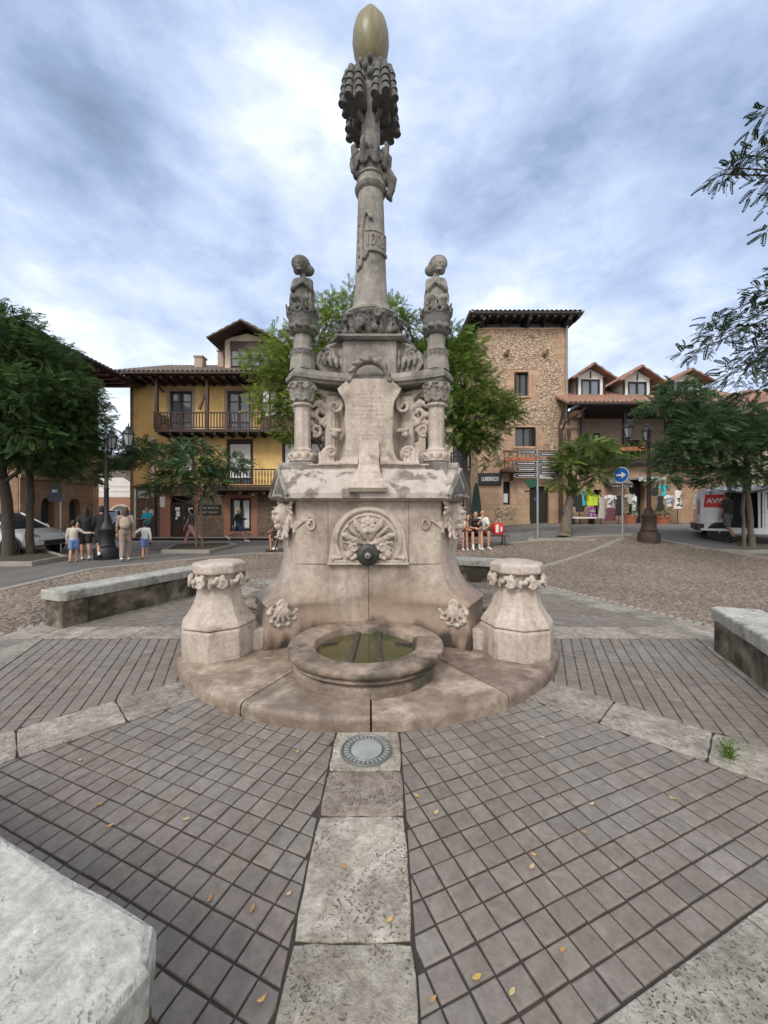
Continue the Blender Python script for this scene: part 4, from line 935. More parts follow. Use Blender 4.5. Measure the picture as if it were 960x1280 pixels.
# in-ground lamp in the first slab
lg = thing('ground_lamp', 'round metal light with frosted glass set into pale square slab at foot of fountain', 'ground light', (FX+.055, 2.525, 0))
m = MB(); m.lathe([(.10, .008), (.125, .012), (.13, .017), (.135, .012), (.18, .012), (.186, .020), (.195, .020), (.20, .012), (.20, .0)], 48); m.build('rim', drainm, lg, smooth=True)
m = MB()
for i in range(30):
    a = R(12*i); m.obox((.158*math.cos(a), .158*math.sin(a), .014), (.034, .010, .006), (0, 0, 12*i))
lg.scale = (.85, .85, 1); m.build('slotted_ring', M('light_slot_metal', (.42, .43, .41), rough=.5, metal=.3), lg)
MB().lathe([(.12, .009), (.119, .015), (.06, .021), (.0, .023)], 36).build('glass', frost, lg, smooth=True)

# stone benches on four sides of the octagon
def bench(phi, t0, t1, label, cut):
    n = (math.cos(R(phi)), math.sin(R(phi)))
    b = thing('stone_bench', label, 'stone bench', (FX+n[0]*3.78, FY+n[1]*3.78, 0), phi-90, 'stone benches round the fountain')
    # local: x runs along the side (towards decreasing t), y outwards
    m = MB(); x0, x1 = -t1, -t0; xs_ = [x0]+[x0+(x1-x0)*c for c in cut]+[x1]
    for i, (a, c) in enumerate(zip(xs_, xs_[1:])):
        ca = .07 if i == 0 else 0; cb_ = .07 if i == len(xs_)-2 else 0
        p = [(a+.004+ca, 0), (c-.004-cb_, 0), (c-.004, cb_), (c-.004, .46), (a+.004, .46), (a+.004, ca)]
        q = []
        for u, v_ in zip(p, p[1:]+p[:1]):
            L_ = math.hypot(v_[0]-u[0], v_[1]-u[1]); q.append(u)
            k = int(L_/.16)
            for s in range(1, k): q.append((u[0]+(v_[0]-u[0])*s/k+rnd.uniform(-.004, .004), u[1]+(v_[1]-u[1])*s/k+rnd.uniform(-.004, .004)))
        g = rnd.uniform(.93, 1.05); z1 = .50+rnd.uniform(-.004, .004)
        p = ccw(q); 
        m.loft([[(x, y, .362) for x, y in inset(p, .008)], [(x, y, .37) for x, y in p], [(x, y, z1-.022) for x, y in p], [(x, y, z1-.006) for x, y in inset(p, .007)], [(x, y, z1) for x, y in inset(p, .022)]], True, (g, g, g))
    roughen(m.build('seat_slab', benchst, b), .004, 9., .003)
    m = MB(); m.box(x0+.03, x0+.36, .035, .42, -.02, .36); m.box(x0+.362, x1-.05, .055, .40, -.02, .358); m.build('base_wall', benchbase, b, bevel=.02)
    return b
bench(157.5, -1.35, 1.47, 'long stone bench left of the fountain with dark mossy base wall', (.38, .72))
bench(-22.5, -1.40, .95, 'stone bench at right edge of the photo with open shadowed end', (.2, .55))
bench(247.5, -1.5, 1.17, 'big pale stone bench slab in near left corner of the photo', (.35,))
bench(67.5, -1.25, 1.3, 'stone bench behind the fountain with back towards the tower', (.5,))
# ------------------------------------------------------------ building helpers (facades lie in local y = 0 and look towards -y)
def facade(mb, x0, x1, z0, z1, ops=(), y=0., dep=.2, back=True):
    xs_ = sorted({x0, x1, *[o[0] for o in ops], *[o[1] for o in ops]}); zs_ = sorted({z0, z1, *[o[2] for o in ops], *[o[3] for o in ops]})
    for a, b in zip(xs_, xs_[1:]):
        for c, d in zip(zs_, zs_[1:]):
            mx_, mz = (a+b)/2, (c+d)/2
            if any(o[0] < mx_ < o[1] and o[2] < mz < o[3] for o in ops): continue
            mb.add([(a, y, c), (b, y, c), (b, y, d), (a, y, d)], [(0, 1, 2, 3)])
    for a, b, c, d in ops:
        mb.add([(a, y, c), (b, y, c), (b, y, d), (a, y, d), (a, y+dep, c), (b, y+dep, c), (b, y+dep, d), (a, y+dep, d)], [(0, 4, 5, 1), (1, 5, 6, 2), (2, 6, 7, 3), (3, 7, 4, 0)])
    return mb
def window(par, x0, x1, z0, z1, y, fm, gm=None, nx=2, nz=1, fw=.06, name='window', gl_in=.03):
    """a frame with bars and, as its child, the pane"""
    m = MB(); m.box(x0, x0+fw, y-.03, y+.03, z0, z1); m.box(x1-fw, x1, y-.03, y+.03, z0, z1); m.box(x0+fw, x1-fw, y-.03, y+.03, z0, z0+fw); m.box(x0+fw, x1-fw, y-.03, y+.03, z1-fw, z1)
    for i in range(1, nx): c = x0+(x1-x0)*i/nx; m.box(c-fw*.55, c+fw*.55, y-.028, y+.028, z0+fw, z1-fw)
    for i in range(1, nz):
        c = z0+(z1-z0)*i/nz
        for j in range(nx): a = x0+(x1-x0)*j/nx+fw*.56; b = x0+(x1-x0)*(j+1)/nx-fw*.56; m.box(max(a, x0+fw), min(b, x1-fw), y-.02, y+.02, c-.018, c+.018)
    f = m.build(name, fm, par)
    MB().box(x0+.01, x1-.01, y+gl_in, y+gl_in+.01, z0+.01, z1-.01).build('pane', gm or glass, f)
    return f
def tile_roof(mb, o, u, v, W, Ln, pitch=.23, taper0=0., taper1=0., th=.05):
    """barrel tiled slope: u along the eave, v up the slope, ends drawn in by taper over the slope length"""
    o, u, v = Vector(o), Vector(u).normalized(), Vector(v).normalized(); n = u.cross(v).normalized()
    if n.z < 0: n = -n
    nu = int(W/pitch*6); nv = max(2, int(Ln/.38)*2)
    V = []; F_ = []
    for j in range(nv+1):
        t = j/nv; a0 = taper0*t; a1 = W-taper1*t; st = .028*(1-(j % 2)) 
        for i in range(nu+1):
            s = a0+(a1-a0)*i/nu; hgt = abs(math.sin(math.pi*s/pitch))*.075+st; V.append(o+u*s+v*(Ln*t)+n*hgt)
    for j in range(nv):
        for i in range(nu): a = j*(nu+1)+i; F_.append((a, a+1, a+nu+2, a+nu+1))
    mb.add([tuple(p) for p in V], F_); k = [tuple(o), tuple(o+u*W), tuple(o+u*(W-taper1)+v*Ln), tuple(o+u*taper0+v*Ln)]
    mb.add(k+[tuple(Vector(p)-n*th) for p in k], [(4, 5, 6, 7), (0, 1, 5, 4), (1, 2, 6, 5), (2, 3, 7, 6), (3, 0, 4, 7)])
    return mb
def railing(par, x0, x1, y, z0, z1, mat, step=.13, r=.018, ends=None, name='railing', turned=False):
    m = MB(); m.box(x0, x1, y-.035, y+.035, z1-.06, z1); m.box(x0, x1, y-.025, y+.025, z0+.06, z0+.11)
    n = int((x1-x0)/step)
    for i in range(n+1):
        x = x0+.02+(x1-x0-.04)*i/n
        if turned: m.lathe([(r*.7, z0+.11), (r*1.6, z0+.3*(z1-z0)), (r*.7, z0+.5*(z1-z0)), (r*1.6, z0+.7*(z1-z0)), (r*.7, z1-.06)], 6, (x, y, 0))
        else: m.box(x-r, x+r, y-r, y+r, z0+.11, z1-.06)
    if ends:
        for x in (x0, x1):
            m.box(x-.03, x+.03, y, y+ends, z1-.06, z1)
            for i in range(1, int(ends/step)): m.box(x-r, x+r, y+i*step-r, y+i*step+r, z0, z1-.06)
            m.box(x-.045, x+.045, y-.045, y+.045, z0, z1+.03)
    return m.build(name, mat, par)
def strokes(name, par, mat, x0, x1, y, rows, h):
    """lettering too worn or far to read: short marks of letter size"""
    q = random.Random(int(x1*100)); m = MB()
    for z in rows:
        x = x0
        while x < x1-.5*h:
            m.box(x, x+.012, y, y+.002, z-h*.5, z+h*.5)
            if q.random() < .8: zz = z+q.choice((-.45, 0, .38))*h; m.box(x+.013, x+h*.5, y, y+.002, zz, zz+.012)
            x += h*q.choice((.75, .75, .8, 1.3))
    return m.build(name, mat, par)
def downpipe(par, pts, mat, r=.05): return MB().tube(pts, r, 8).build('downpipe', mat, par, smooth=True)

# ------------------------------------------------------------ yellow house
YB = 20.3
def lx(px, Y=YB, X0=0): return PX(px, Y)-X0
bA = thing('yellow_house', 'ochre yellow plastered house with long brown balcony and stone ground floor', 'house', (PX(163, YB), YB, 0))
X0 = PX(163, YB); ax_ = lambda px, Y=YB: PX(px, Y)-X0; az = lambda py, Y=YB: PZ(py, Y)
W_ = ax_(412)
g_ops = [(ax_(213), ax_(243), 0.0, az(620)), (ax_(288), ax_(314), az(664), az(623))]
m = MB(); facade(m, ax_(169), W_, -.1, 2.74, g_ops, 0); m.add([(W_, 0, -.1), (W_, 9, -.1), (W_, 9, 2.74), (W_, 0, 2.74)], [(0, 1, 2, 3)]); m.add([(0, 0.3, -.1), (0, 9, -.1), (0, 9, 2.74), (0, .3, 2.74)], [(3, 2, 1, 0)])
m.build('stone_base', rubble_d, bA)
u_ops = [(ax_(212), ax_(240), 5.62, az(489)), (ax_(284), ax_(313), 5.62, az(489)), (ax_(222), ax_(241), 3.3, az(552)), (ax_(286), ax_(314), 2.86, az(552)), (ax_(355), ax_(380), 2.86, az(552)), (ax_(388), ax_(406), 2.86, az(552))]
m = MB(); facade(m, 0, W_, 2.742, 8.4, u_ops, 0); m.add([(0, 0, 2.74), (0, 9, 2.74), (0, 9, 8.4), (0, 0, 8.4)], [(3, 2, 1, 0)]); m.add([(W_, 0, 2.74), (W_, 9, 2.74), (W_, 9, 8.4), (W_, 0, 8.4)], [(0, 1, 2, 3)])
m.add([(0, 9, -.1), (W_, 9, -.1), (W_, 9, 8.4), (0, 9, 8.4)], [(3, 2, 1, 0)])
m.build('wall', yellow, bA)
m = MB()
for i in range(8): m.box(-.012, ax_(169)-(.0 if i % 2 else .06), -.014, .28, -.1+.355*i, .245+.355*i)
m.box(0, W_, -.03, 0, 2.70, 2.80); m.box(-.01, .16, -.012, .3, 2.81, 8.38)
m.build('corner_stones', ashlar2, bA)
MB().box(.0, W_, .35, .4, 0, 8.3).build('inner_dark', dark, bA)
# plaster margins round the openings, brick jambs
m = MB()
for (a, b, c, d) in u_ops[:2]: m.box(a-.16, a, -.012, 0, c, d+.14); m.box(b, b+.16, -.012, 0, c, d+.14); m.box(a, b, -.012, 0, d, d+.14)
m.box(ax_(193), ax_(325), -.010, 0, 8.05, 8.35)
m.build('plaster_margin', pinkpl, bA)
m = MB()
for a, b, c, d in ((ax_(280), ax_(288), .05, az(616)), (ax_(314), ax_(322), .05, az(616)), (ax_(243), ax_(250), 0, 2.6), (ax_(200), ax_(213), 0, 2.6)): m.box(a, b, -.02, 0, c, d)
m.box(ax_(288), ax_(314), -.02, 0, az(623), az(616)); m.box(ax_(280), ax_(322), -.022, 0, .28, az(665)); m.build('brick_surround', brickm, bA)
for (a, b, c, d) in u_ops[:2]: window(bA, a, b, c, d, .1, woodd, glassl, 2, 4, .11, 'french_door')
m = MB()
for i, (a, b, c, d) in enumerate(u_ops[2:]):
    window(bA, a, b, c, d, .12, woodd, glassl, 2, 2, .09)
    MB().box(a+.06, b-.06, .05, .07, c+(.75 if i else .5)*(.62 if i != 1 else .45), d-.14).build('roller_blind', whitep, bA)
    m.box(a-.10, a, -.02, .02, c, d+.12); m.box(b, b+.10, -.02, .02, c, d+.12); m.box(a, b, -.02, .02, d, d+.12)
m.build('wood_trim', woodd, bA)
f = window(bA, *g_ops[1], .08, woodblk, glassl, 2, 1, .12)
m = MB()
for k in range(2):
    a = g_ops[1][0]+.2+k*.52
    m.loft([[(a+i*.03, .095+.012*(i % 2), z) for i in range(13)]+[(a+i*.03, .1+.012*(i % 2), z) for i in range(12, -1, -1)] for z in (.55, 2.0)])
m.build('curtain', curtain, bA)
a, b, c, d = g_ops[0]
dr = MB().box(a, b, .1, .16, 0, d-.42).build('door', woodblk, bA)
m = MB(); m.box(a, b, .06, .1, d-.42, d-.34)
for x in (a, (a+b)/2-.04, b-.08): m.box(x, x+.08, .08, .1, 0, d-.42)
for x in (a+.1, (a+b)/2+.05): m.box(x+.02, x+.42, .088, .1, .1, .75)
m.build('door_frame', woodd, dr); MB().box((a+b)/2+.06, (a+b)/2+.09, .03, .08, .95, 1.15).build('handle', steel, dr)
for (x, z, w1, h1) in ((a+.22, 1.55, .24, .17), (a+.26, 1.28, .2, .28), (a+.22, 1.05, .12, .12), (b-.35, 1.5, .22, .2)): MB().box(x, x+w1, .075, .079, z-h1/2, z+h1/2).build('paper_notice', whitep, dr)
# notice boards and plaques
nb = MB().box(ax_(176), ax_(196), -.06, 0, az(663), az(647)).build('notice_board', woodm, bA)
for x, w1, h1 in ((ax_(179), .23, .32), (ax_(185.5), .3, .36)): MB().box(x, x+w1, -.064, -.06, 1.35-h1/2+.03, 1.35+h1/2-.02).build('paper_notice', whitep, nb)
m = MB(); m.box(ax_(173), ax_(186), -.05, 0, az(622.5), az(613.5)); pq = m.build('street_plaque', whitep, bA)
strokes('plaque_text', pq, blackp, ax_(174), ax_(185.5), -.053, (az(616.6), az(619.8)), .07)
MB().box(ax_(200.5), ax_(206.5), -.05, 0, az(634), az(621)).build('menu_sheet', whitep, bA)
sg_ = MB().box(ax_(248), ax_(276), -.06, 0, az(643), az(631)).build('sign_board', woodblk, bA)
strokes('sign_text', sg_, whitep, ax_(250), ax_(274), -.063, (az(635), az(640.5)), .09)
for px in (278, 317): MB().ell((ax_(px), -.12, az(618)), .09).build('wall_lamp', whitep, bA, smooth=True)
downpipe(bA, [(ax_(170), -.08, 0), (ax_(170), -.08, 2.6)], whitep, .05); downpipe(bA, [(ax_(192), -.08, 2.2), (ax_(192), -.08, 5.3)], whitep, .06)
downpipe(bA, [(ax_(196), -.08, 0), (ax_(196), -.08, 2.2)], woodblk, .05)
# long upper balcony with posts, wooden gallery on its right part
by = -1.05; yb = YB+by
b1 = MB().box(ax_(193, yb), ax_(415, yb), by, 0, 5.42, 5.56).build('balcony_floor', woodd, bA)
m = MB()
for i in range(18): x = ax_(193, yb)+.15+i*.56; m.box(x, x+.1, by+.03, -.002, 5.28, 5.418)
m.build('balcony_joists', woodblk, bA)
railing(bA, ax_(193, yb), ax_(330, yb), by+.04, 5.56, az(515, yb), woodd, .145, .022, 1.0)
m = MB()
for px in (194.5, 258): x = ax_(px, yb); m.box(x-.07, x+.07, by+.02, by+.16, 5.56, 8.2); m.obox((x-.22, by+.09, 7.0), (.08, .1, .95), (0, 20, 0)) if px > 200 else None
x = ax_(324, yb); m.obox((x-.15, by+.09, 7.0), (.08, .1, 1.0), (0, -18, 0)); m.build('balcony_post', woodd, bA)
m = MB(); g0, g1 = ax_(325, yb), ax_(415, yb); m.box(g0, g1, by-.01, -.002, 5.562, az(522, yb)); m.box(g0, g1, by+.02, -.002, az(486, yb), 8.15); m.build('gallery_box', woodd, bA)
m = MB()
for i in range(20): m.box(g0+.05+i*.18, g0+.17+i*.18, by-.03, by-.01, 5.62, az(524, yb))
m.box(g0, g1, by-.05, by-.01, az(522, yb)-.04, az(522, yb)+.03); m.build('gallery_panelling', woodm, bA)
for i in range(4): window(bA, g0+.04+i*.9, g0+.90+i*.9, az(521, yb), az(486, yb), by+.05, woodd, curtain, 2, 2, .07)
m = MB(); q = ax_(203, yb); m.lathe([(.13, 5.56), (.18, 5.8), (.2, 5.84), (.16, 5.84)], 12, (q, by+.35, 0)); m.build('flower_pot', terra, bA, smooth=True)
m = MB()
for i in range(40): a = rnd.uniform(0, 6.28); m.ell((q+rnd.gauss(0, .12), by+.35+rnd.gauss(0, .1), 6.0+rnd.uniform(-.12, .25)), (.06, .05, .04), (rnd.uniform(0, 90), 0, rnd.uniform(0, 180)), 5, 4)
m.build('pot_plant', leaf_md, bA)
# small lower balcony
by = -.95; yb = YB+by; MB().box(ax_(262, yb), ax_(358, yb), by, 0, az(613, yb), az(609, yb)).build('balcony_floor', woodd, bA)
railing(bA, ax_(262, yb), ax_(358, yb), by+.04, az(609, yb), az(586, yb), woodblk, .15, .02, .85, turned=True)
m = MB()
for px in (270, 300, 330, 352): x = ax_(px, yb); m.obox((x, by*.5, az(614, yb)-.10), (.12, .95, .14), (0, 0, 0))
m.build('balcony_joists', woodblk, bA)
# roof
ev = -1.4; ze = 8.16
m = MB(); sl_ = Vector((0, 5.6, 2.35)); tile_roof(m, (-.45, ev, ze+.12), (1, 0, 0), sl_, W_+1.0, sl_.length, .24)
tile_roof(m, (-.45, 9.8, ze+.12), (1, 0, 0), Vector((0, -5.6, 2.35)), W_+1.0, sl_.length, .24)
rf = m.build('roof', rtile_d, bA)
m = MB(); m.box(-.45, W_+.5, ev+.02, 9.8, ze-.02, ze+.05)
for i in range(22): x = -.3+i*.52; m.box(x, x+.12, ev+.08, 0, ze-.14, ze-.02)
m.build('eaves', woodd, bA); MB().tube([(-.45, ev-.06, ze+.06), (W_+.5, ev-.06, ze+.06)], .07, 8).build('gutter', rustm, bA)
MB().tube([(ax_(189, 19.6), -.9, ze), (ax_(196, 19.6), -.6, ze-.3), (ax_(196, 19.6), -.1, ze-.45)], .05, 8).build('downpipe', rustm, bA)
for px, w1, t_ in ((250, .46, 448), (277.5, .34, 441)):
    Y = 22.2; x = ax_(px, Y); m = MB(); m.box(x-w1/2, x+w1/2, 1.7, 2.2, 8.9, az(t_, Y)); m.box(x-w1/2-.05, x+w1/2+.05, 1.65, 2.25, az(t_, Y), az(t_, Y)+.08); m.build('chimney', pinkpl, rf)
# attic room
Y = 21.2; yy = .9; d0, d1 = ax_(281, Y), ax_(335, Y); zt = az(424, Y); zp = az(398, Y-1); xc = (d0+d1)/2
at_ = MB(); at_.add([(d0, yy, 8.8), (d1, yy, 8.8), (d1, yy, zt), (xc, yy, zp-.35), (d0, yy, zt)], [(0, 1, 2, 3, 4)]); at_.add([(d0, yy, 8.8), (d0, yy+4, 8.8), (d0, yy+4, zt), (d0, yy, zt)], [(3, 2, 1, 0)]); at_.add([(d1, yy, 8.8), (d1, yy+4, 8.8), (d1, yy+4, zt), (d1, yy, zt)], [(0, 1, 2, 3)])
at_ = at_.build('attic_room', cream, bA)
m = MB(); w0, w1_ = ax_(289, Y), ax_(336, Y); m.box(w0-.05, d1+.03, yy-.06, yy-.004, 8.9, az(459, Y)); m.box(w0-.05, d1+.03, yy-.06, yy-.004, az(438, Y), az(427, Y)); m.box((w0+w1_)/2-.06, (w0+w1_)/2+.06, yy-.06, yy-.004, az(459, Y), az(438, Y)); m.build('timber_front', woodd, at_)
for a, b in ((w0, (w0+w1_)/2-.06), ((w0+w1_)/2+.06, w1_)): window(at_, a, b, az(459, Y), az(438, Y), yy-.08, woodd, glassl, 2, 2, .055)
m = MB()
for sg in (-1, 1):
    e = Vector((xc+sg*(d1-d0)/2+sg*.62, yy-.9, zt-.30)); k = Vector((xc, yy-.9, zp)); v_ = k-e
    tile_roof(m, tuple(e), (0, 1, 0), v_, 5, v_.length, .24)
m.build('attic_roof', rtile_d, at_)
m = MB()
for sg in (-1, 1):
    e = Vector((xc+sg*(d1-d0)/2+sg*.55, yy-.80, zt-.33)); k = Vector((xc, yy-.80, zp-.06)); m.tube([tuple(e), tuple(k)], .06, 4)
    m.add([tuple(e-Vector((0, 0, .04))), tuple(k-Vector((0, 0, .06))), tuple(k+Vector((0, 1, -.06))), tuple(e+Vector((0, 1, -.04)))], [(0, 1, 2, 3)])
m.build('gable_boards', woodd, at_)

# ------------------------------------------------------------ brown sandstone building down the left side (its front looks to the right)
bB = thing('sandstone_building', 'brown sandstone building with pointed dark windows at the left edge', 'building', (-14, 18.8, 0), 90)
lo = lambda px: 480*14/(480-px)-18.8
zB = lambda py, px: PZ(py, 480*14/(480-px))
cen = [-1.42, -2.82]
ops = [(c-.31, c+.31, .78, 2.0) for c in cen]; uo_ = [(c-.45, c+.45, 3.0, 4.6) for c in (-2.6,)]+[(c-.45, c+.45, 5.4, 7.2) for c in (-1.3, -3.4)]
m = MB(); facade(m, -4.1, 0, -.1, 2.75, ops, 0, .3); facade(m, -4.1, 0, 2.9, 8.1, uo_, 0, .25)
m.add([(0, 0, -.1), (0, 8, -.1), (0, 8, 8.1), (0, 0, 8.1)], [(0, 1, 2, 3)]); m.add([(-4.1, 0, -.1), (-4.1, 8, -.1), (-4.1, 8, 8.1), (-4.1, 0, 8.1)], [(3, 2, 1, 0)])
m.build('wall', ashlar2, bB)
m = MB(); m.box(-4.1, .06, -.10, .1, 2.75, 2.9); m.box(-4.1, .03, -.05, .05, -.1, .35)
for x in (-.2, -3.9): m.box(x-.18, x+.18, -.05, .0, .36, 2.74)
m.build('string_course', ashlar, bB)
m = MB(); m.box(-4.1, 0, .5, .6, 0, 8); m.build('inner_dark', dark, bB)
for c in cen:       # ogee heads of the ground-floor windows: stone corner fillets, frame and pane
    m = MB()
    for sg in (-1, 1):
        m = MB(); prof = [(c+sg*.31, 1.70), (c+sg*.30, 1.80), (c+sg*.24, 1.92), (c+sg*.12, 2.03), (c+sg*.04, 2.10), (c, 2.22)]
        out2 = prof+[(c, 2.26), (c+sg*.42, 2.26), (c+sg*.42, 1.7)]
        m.loft([[(x, -.012, z) for x, z in out2], [(x, .28, z) for x, z in out2]])
        m.build('window_head', ashlar2, bB)
    MB().box(c-.40, c+.40, -.06, -.001, .70, .78).build('sill', ashlar2, bB)
    m = MB(); m.box(c-.31, c+.31, .26, .29, .78, 2.25); f = m.build('window', woodblk, bB); MB().box(c-.24, c+.24, .25, .258, .85, 1.95).build('pane', glass, f)
for (a, b, c, d) in uo_: window(bB, a, b, c, d, .15, woodblk, glassl, 2, 2, .08)
for x in (-2.6,):
    m = MB(); m.box(x-.55, x+.55, -.42, -.01, 2.95, 4.9); bw = m.build('oriel', woodblk, bB); window(bw, x-.5, x+.5, 3.8, 4.8, -.45, woodd, glassl, 2, 1, .07)
for x in (-1.7, -3.95): MB().box(x-.07, x+.07, -.07, -.012, 2.9, 7.8).build('pilaster', cream, bB)
m = MB(); v_ = Vector((0, 4.5, 1.9)); tile_roof(m, (-5.2, -1.35, 7.98), (1, 0, 0), v_, 6.4, v_.length, .24); tile_roof(m, (-5.2, 8, 7.98), (1, 0, 0), Vector((0, -4.8, 1.9)), 6.4, 5.1, .24); m.build('roof', rtile_d, bB)
m = MB(); m.box(-5.2, 1.15, -1.3, 8, 7.84, 7.90)
for i in range(11): x = -5.0+i*.55; m.box(x, x+.13, -1.25, .0, 7.70, 7.84)
m.build('eaves', woodm, bB); MB().tube([(-5.2, -1.4, 7.93), (1.2, -1.4, 7.93)], .07, 8).build('gutter', woodblk, bB)

# ------------------------------------------------------------ house with arches seen through the gap, and wooded hill
Yg = 31.; bG = thing('arcade_house', 'white walled house with round tan arches seen through gap between buildings', 'house', (PX(100, Yg), Yg, 0)); X0g = PX(100, Yg); gx_ = lambda px: PX(px, Yg)-X0g
ar = [(gx_(124)-.5, 1.0), (gx_(151), 1.0), (gx_(178), 1.0)]
m = MB(); facade(m, -4, 9, -.1, 2.45, [(c-w1*.75, c+w1*.75, -.1, 1.35) for c, w1 in ar], 0, .4)
m.build('wall', brickm, bG)
for c, w1 in ar:
    r = w1*.80; m = MB()
    rr = [(c+r*math.cos(t), .95+r*math.sin(t)) for t in np.linspace(0, math.pi, 15)]; ro = [(c+(r+.17)*math.cos(t), .95+(r+.17)*math.sin(t)) for t in np.linspace(0, math.pi, 15)]
    for i in range(14): m.loft([[(x, y, z) for x, z in (rr[i], rr[i+1], ro[i+1], ro[i])] for y in (-.06, .0)])
    m.box(c-r-.17, c-r, -.06, 0, -.05, .95); m.box(c+r, c+r+.17, -.06, 0, -.05, .95); m.build('arch', cream, bG)
    m = MB(); m.loft([[(x, y, z) for x, z in [(c-r, -.05)]+rr[::-1]+[(c+r, -.05)]] for y in (-.02, -.015)]); f = m.build('shop_window', glass, bG); m = MB(); m.box(c-r, c+r, -.05, -.022, .90, .98); m.box(c-.03, c+.03, -.05, -.022, 0, .9); m.build('frame', whitep, f)
m = MB(); m.loft([[(-4, y, 2.46), (9, y, 2.46), (9, y, 3.3), (gx_(163), y, 3.6), (gx_(152), y, 4.05), (-4, y, 4.05)] for y in (-.02, .2)]); m.build('white_parapet', whitepl, bG)
m = MB(); 
for z in (2.9, 3.3): m.box(-4, 9, -.04, -.021, z, z+.03)
m.build('cable', steel, bG)
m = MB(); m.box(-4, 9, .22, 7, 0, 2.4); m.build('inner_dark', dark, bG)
m = MB(); tile_roof(m, (-4, 1.5, 3.6), (1, 0, 0), Vector((0, 4, 1.5)), 13, 4.2); m.build('roof', rtile_d, bG)

# ------------------------------------------------------------ stone tower house
YT = 21.4; X0 = PX(597, YT); tx = lambda px, Y=YT: PX(px, Y)-X0; tz = lambda py, Y=YT: PZ(py, Y); WT = tx(710)
bT = thing('stone_tower_house', 'tall square tower house of mixed sandstone and rubble with dark overhanging roof', 'tower house', (X0, YT, 0))
t_ops = [(tx(643), tx(661), tz(495), tz(465)), (tx(644), tx(669), tz(558), tz(534)), (tx(629), tx(638), tz(631), tz(602)), (tx(662), tx(686), .5, tz(608))]
top = tz(412)
m = MB(); facade(m, 0, WT, -.1, top, t_ops, 0, .35)
m.build('wall', ashlar, bT)
m = MB(); m.add([(0, 0, -.1), (0, 6, -.1), (0, 6, top), (0, 0, top)], [(3, 2, 1, 0)]); m.add([(WT, 0, -.1), (WT, 6, -.1), (WT, 6, top), (WT, 0, top)], [(0, 1, 2, 3)]); m.build('side_wall', rubble, bT)
pk_ = [0]
def patch(mb, rows, y=None):
    """rubble infill with a stepped outline: rows of (z0, z1, x0, x1)"""
    pk_[0] += 1; y = -.006-.004*pk_[0]
    for z0, z1, a, b in rows: mb.box(a, b, y, 0.001, z0, z1)
def stepped(px0, px1, py0, py1, j=6, st=8):
    o = []; y = py0
    while y < py1: e = min(py1, y+st*rnd.uniform(.7, 1.3)); o.append((tz(e), tz(y), tx(px0+rnd.uniform(-j, j)), tx(px1+rnd.uniform(-j, j)))); y = e
    return o
for a in ((612, 696, 413, 462, 7), (672, 700, 462, 520, 4), (616, 634, 466, 492, 5), (630, 700, 501, 531, 6), (616, 628, 546, 580, 4), (679, 700, 532, 600, 3), (620, 645, 634, 650, 4)):
    m = MB(); patch(m, stepped(*a)); m.build('rubble_infill', rubble, bT)
m = MB(); m.box(0, WT, -.04, .0, top, top+.1)
for (a, b, c, d) in t_ops[:2]: m.box(a-.14, b+.14, -.05, -.013, c-.14, c-.002)
m.build('sill_stone', ashlar, bT, bevel=.02)
for a_, b_ in ((-.1, tx(662)), (tx(686), WT+.1)): MB().box(a_, b_, -.12, -.002, .3, .92).build('plinth_stone', ashlar, bT, bevel=.02)
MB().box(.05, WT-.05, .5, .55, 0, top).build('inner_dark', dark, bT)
window(bT, t_ops[0][0], t_ops[0][1], t_ops[0][2], t_ops[0][3], .25, woodblk, glass, 2, 1, .05); f = MB().obox((t_ops[0][0]+.06, .08, (t_ops[0][2]+t_ops[0][3])/2), (.05, .34, 1.25)).build('shutter', woodd, bT)
window(bT, *t_ops[1], .25, woodblk, glass, 2, 1, .05); MB().obox((t_ops[1][1]-.08, .0, 5.55), (.05, .3, .95), (0, 0, 12)).build('shutter', woodd, bT)
window(bT, *t_ops[2], .2, woodblk, glass, 1, 2, .04); MB().box(t_ops[2][0]+.06, t_ops[2][0]+.3, .15, .155, 1.9, 2.4).build('paper_notice', whitep, bT)
a, b, c, d = t_ops[3]; dr = MB().box(a, b, .2, .26, .5, d).build('door', woodblk, bT); m = MB(); m.box((a+b)/2-.03, (a+b)/2+.03, .17, .2, .5, d); m.box(a, a+.07, .15, .2, .5, d); m.box(b-.07, b, .15, .2, .5, d); m.build('door_frame', woodblk, dr); MB().box(a+.35, a+.47, .19, .198, 2.0, 2.18).build('paper_notice', bluep, dr)
MB().box(a-.3, a, -.05, -.014, d-.28, d-.24).build('iron_bar', blackm, bT); MB().box(b, b+.3, -.05, -.014, d-.28, d-.24).build('iron_bar', blackm, bT)
for px in (632, 680): MB().tube([(tx(px), 0.1, tz(444)), (tx(px), -.28, tz(443)), (tx(px)+.05, -.4, tz(440))], [.15, .13, .09], 8).build('stone_spout', ashlar2, bT)
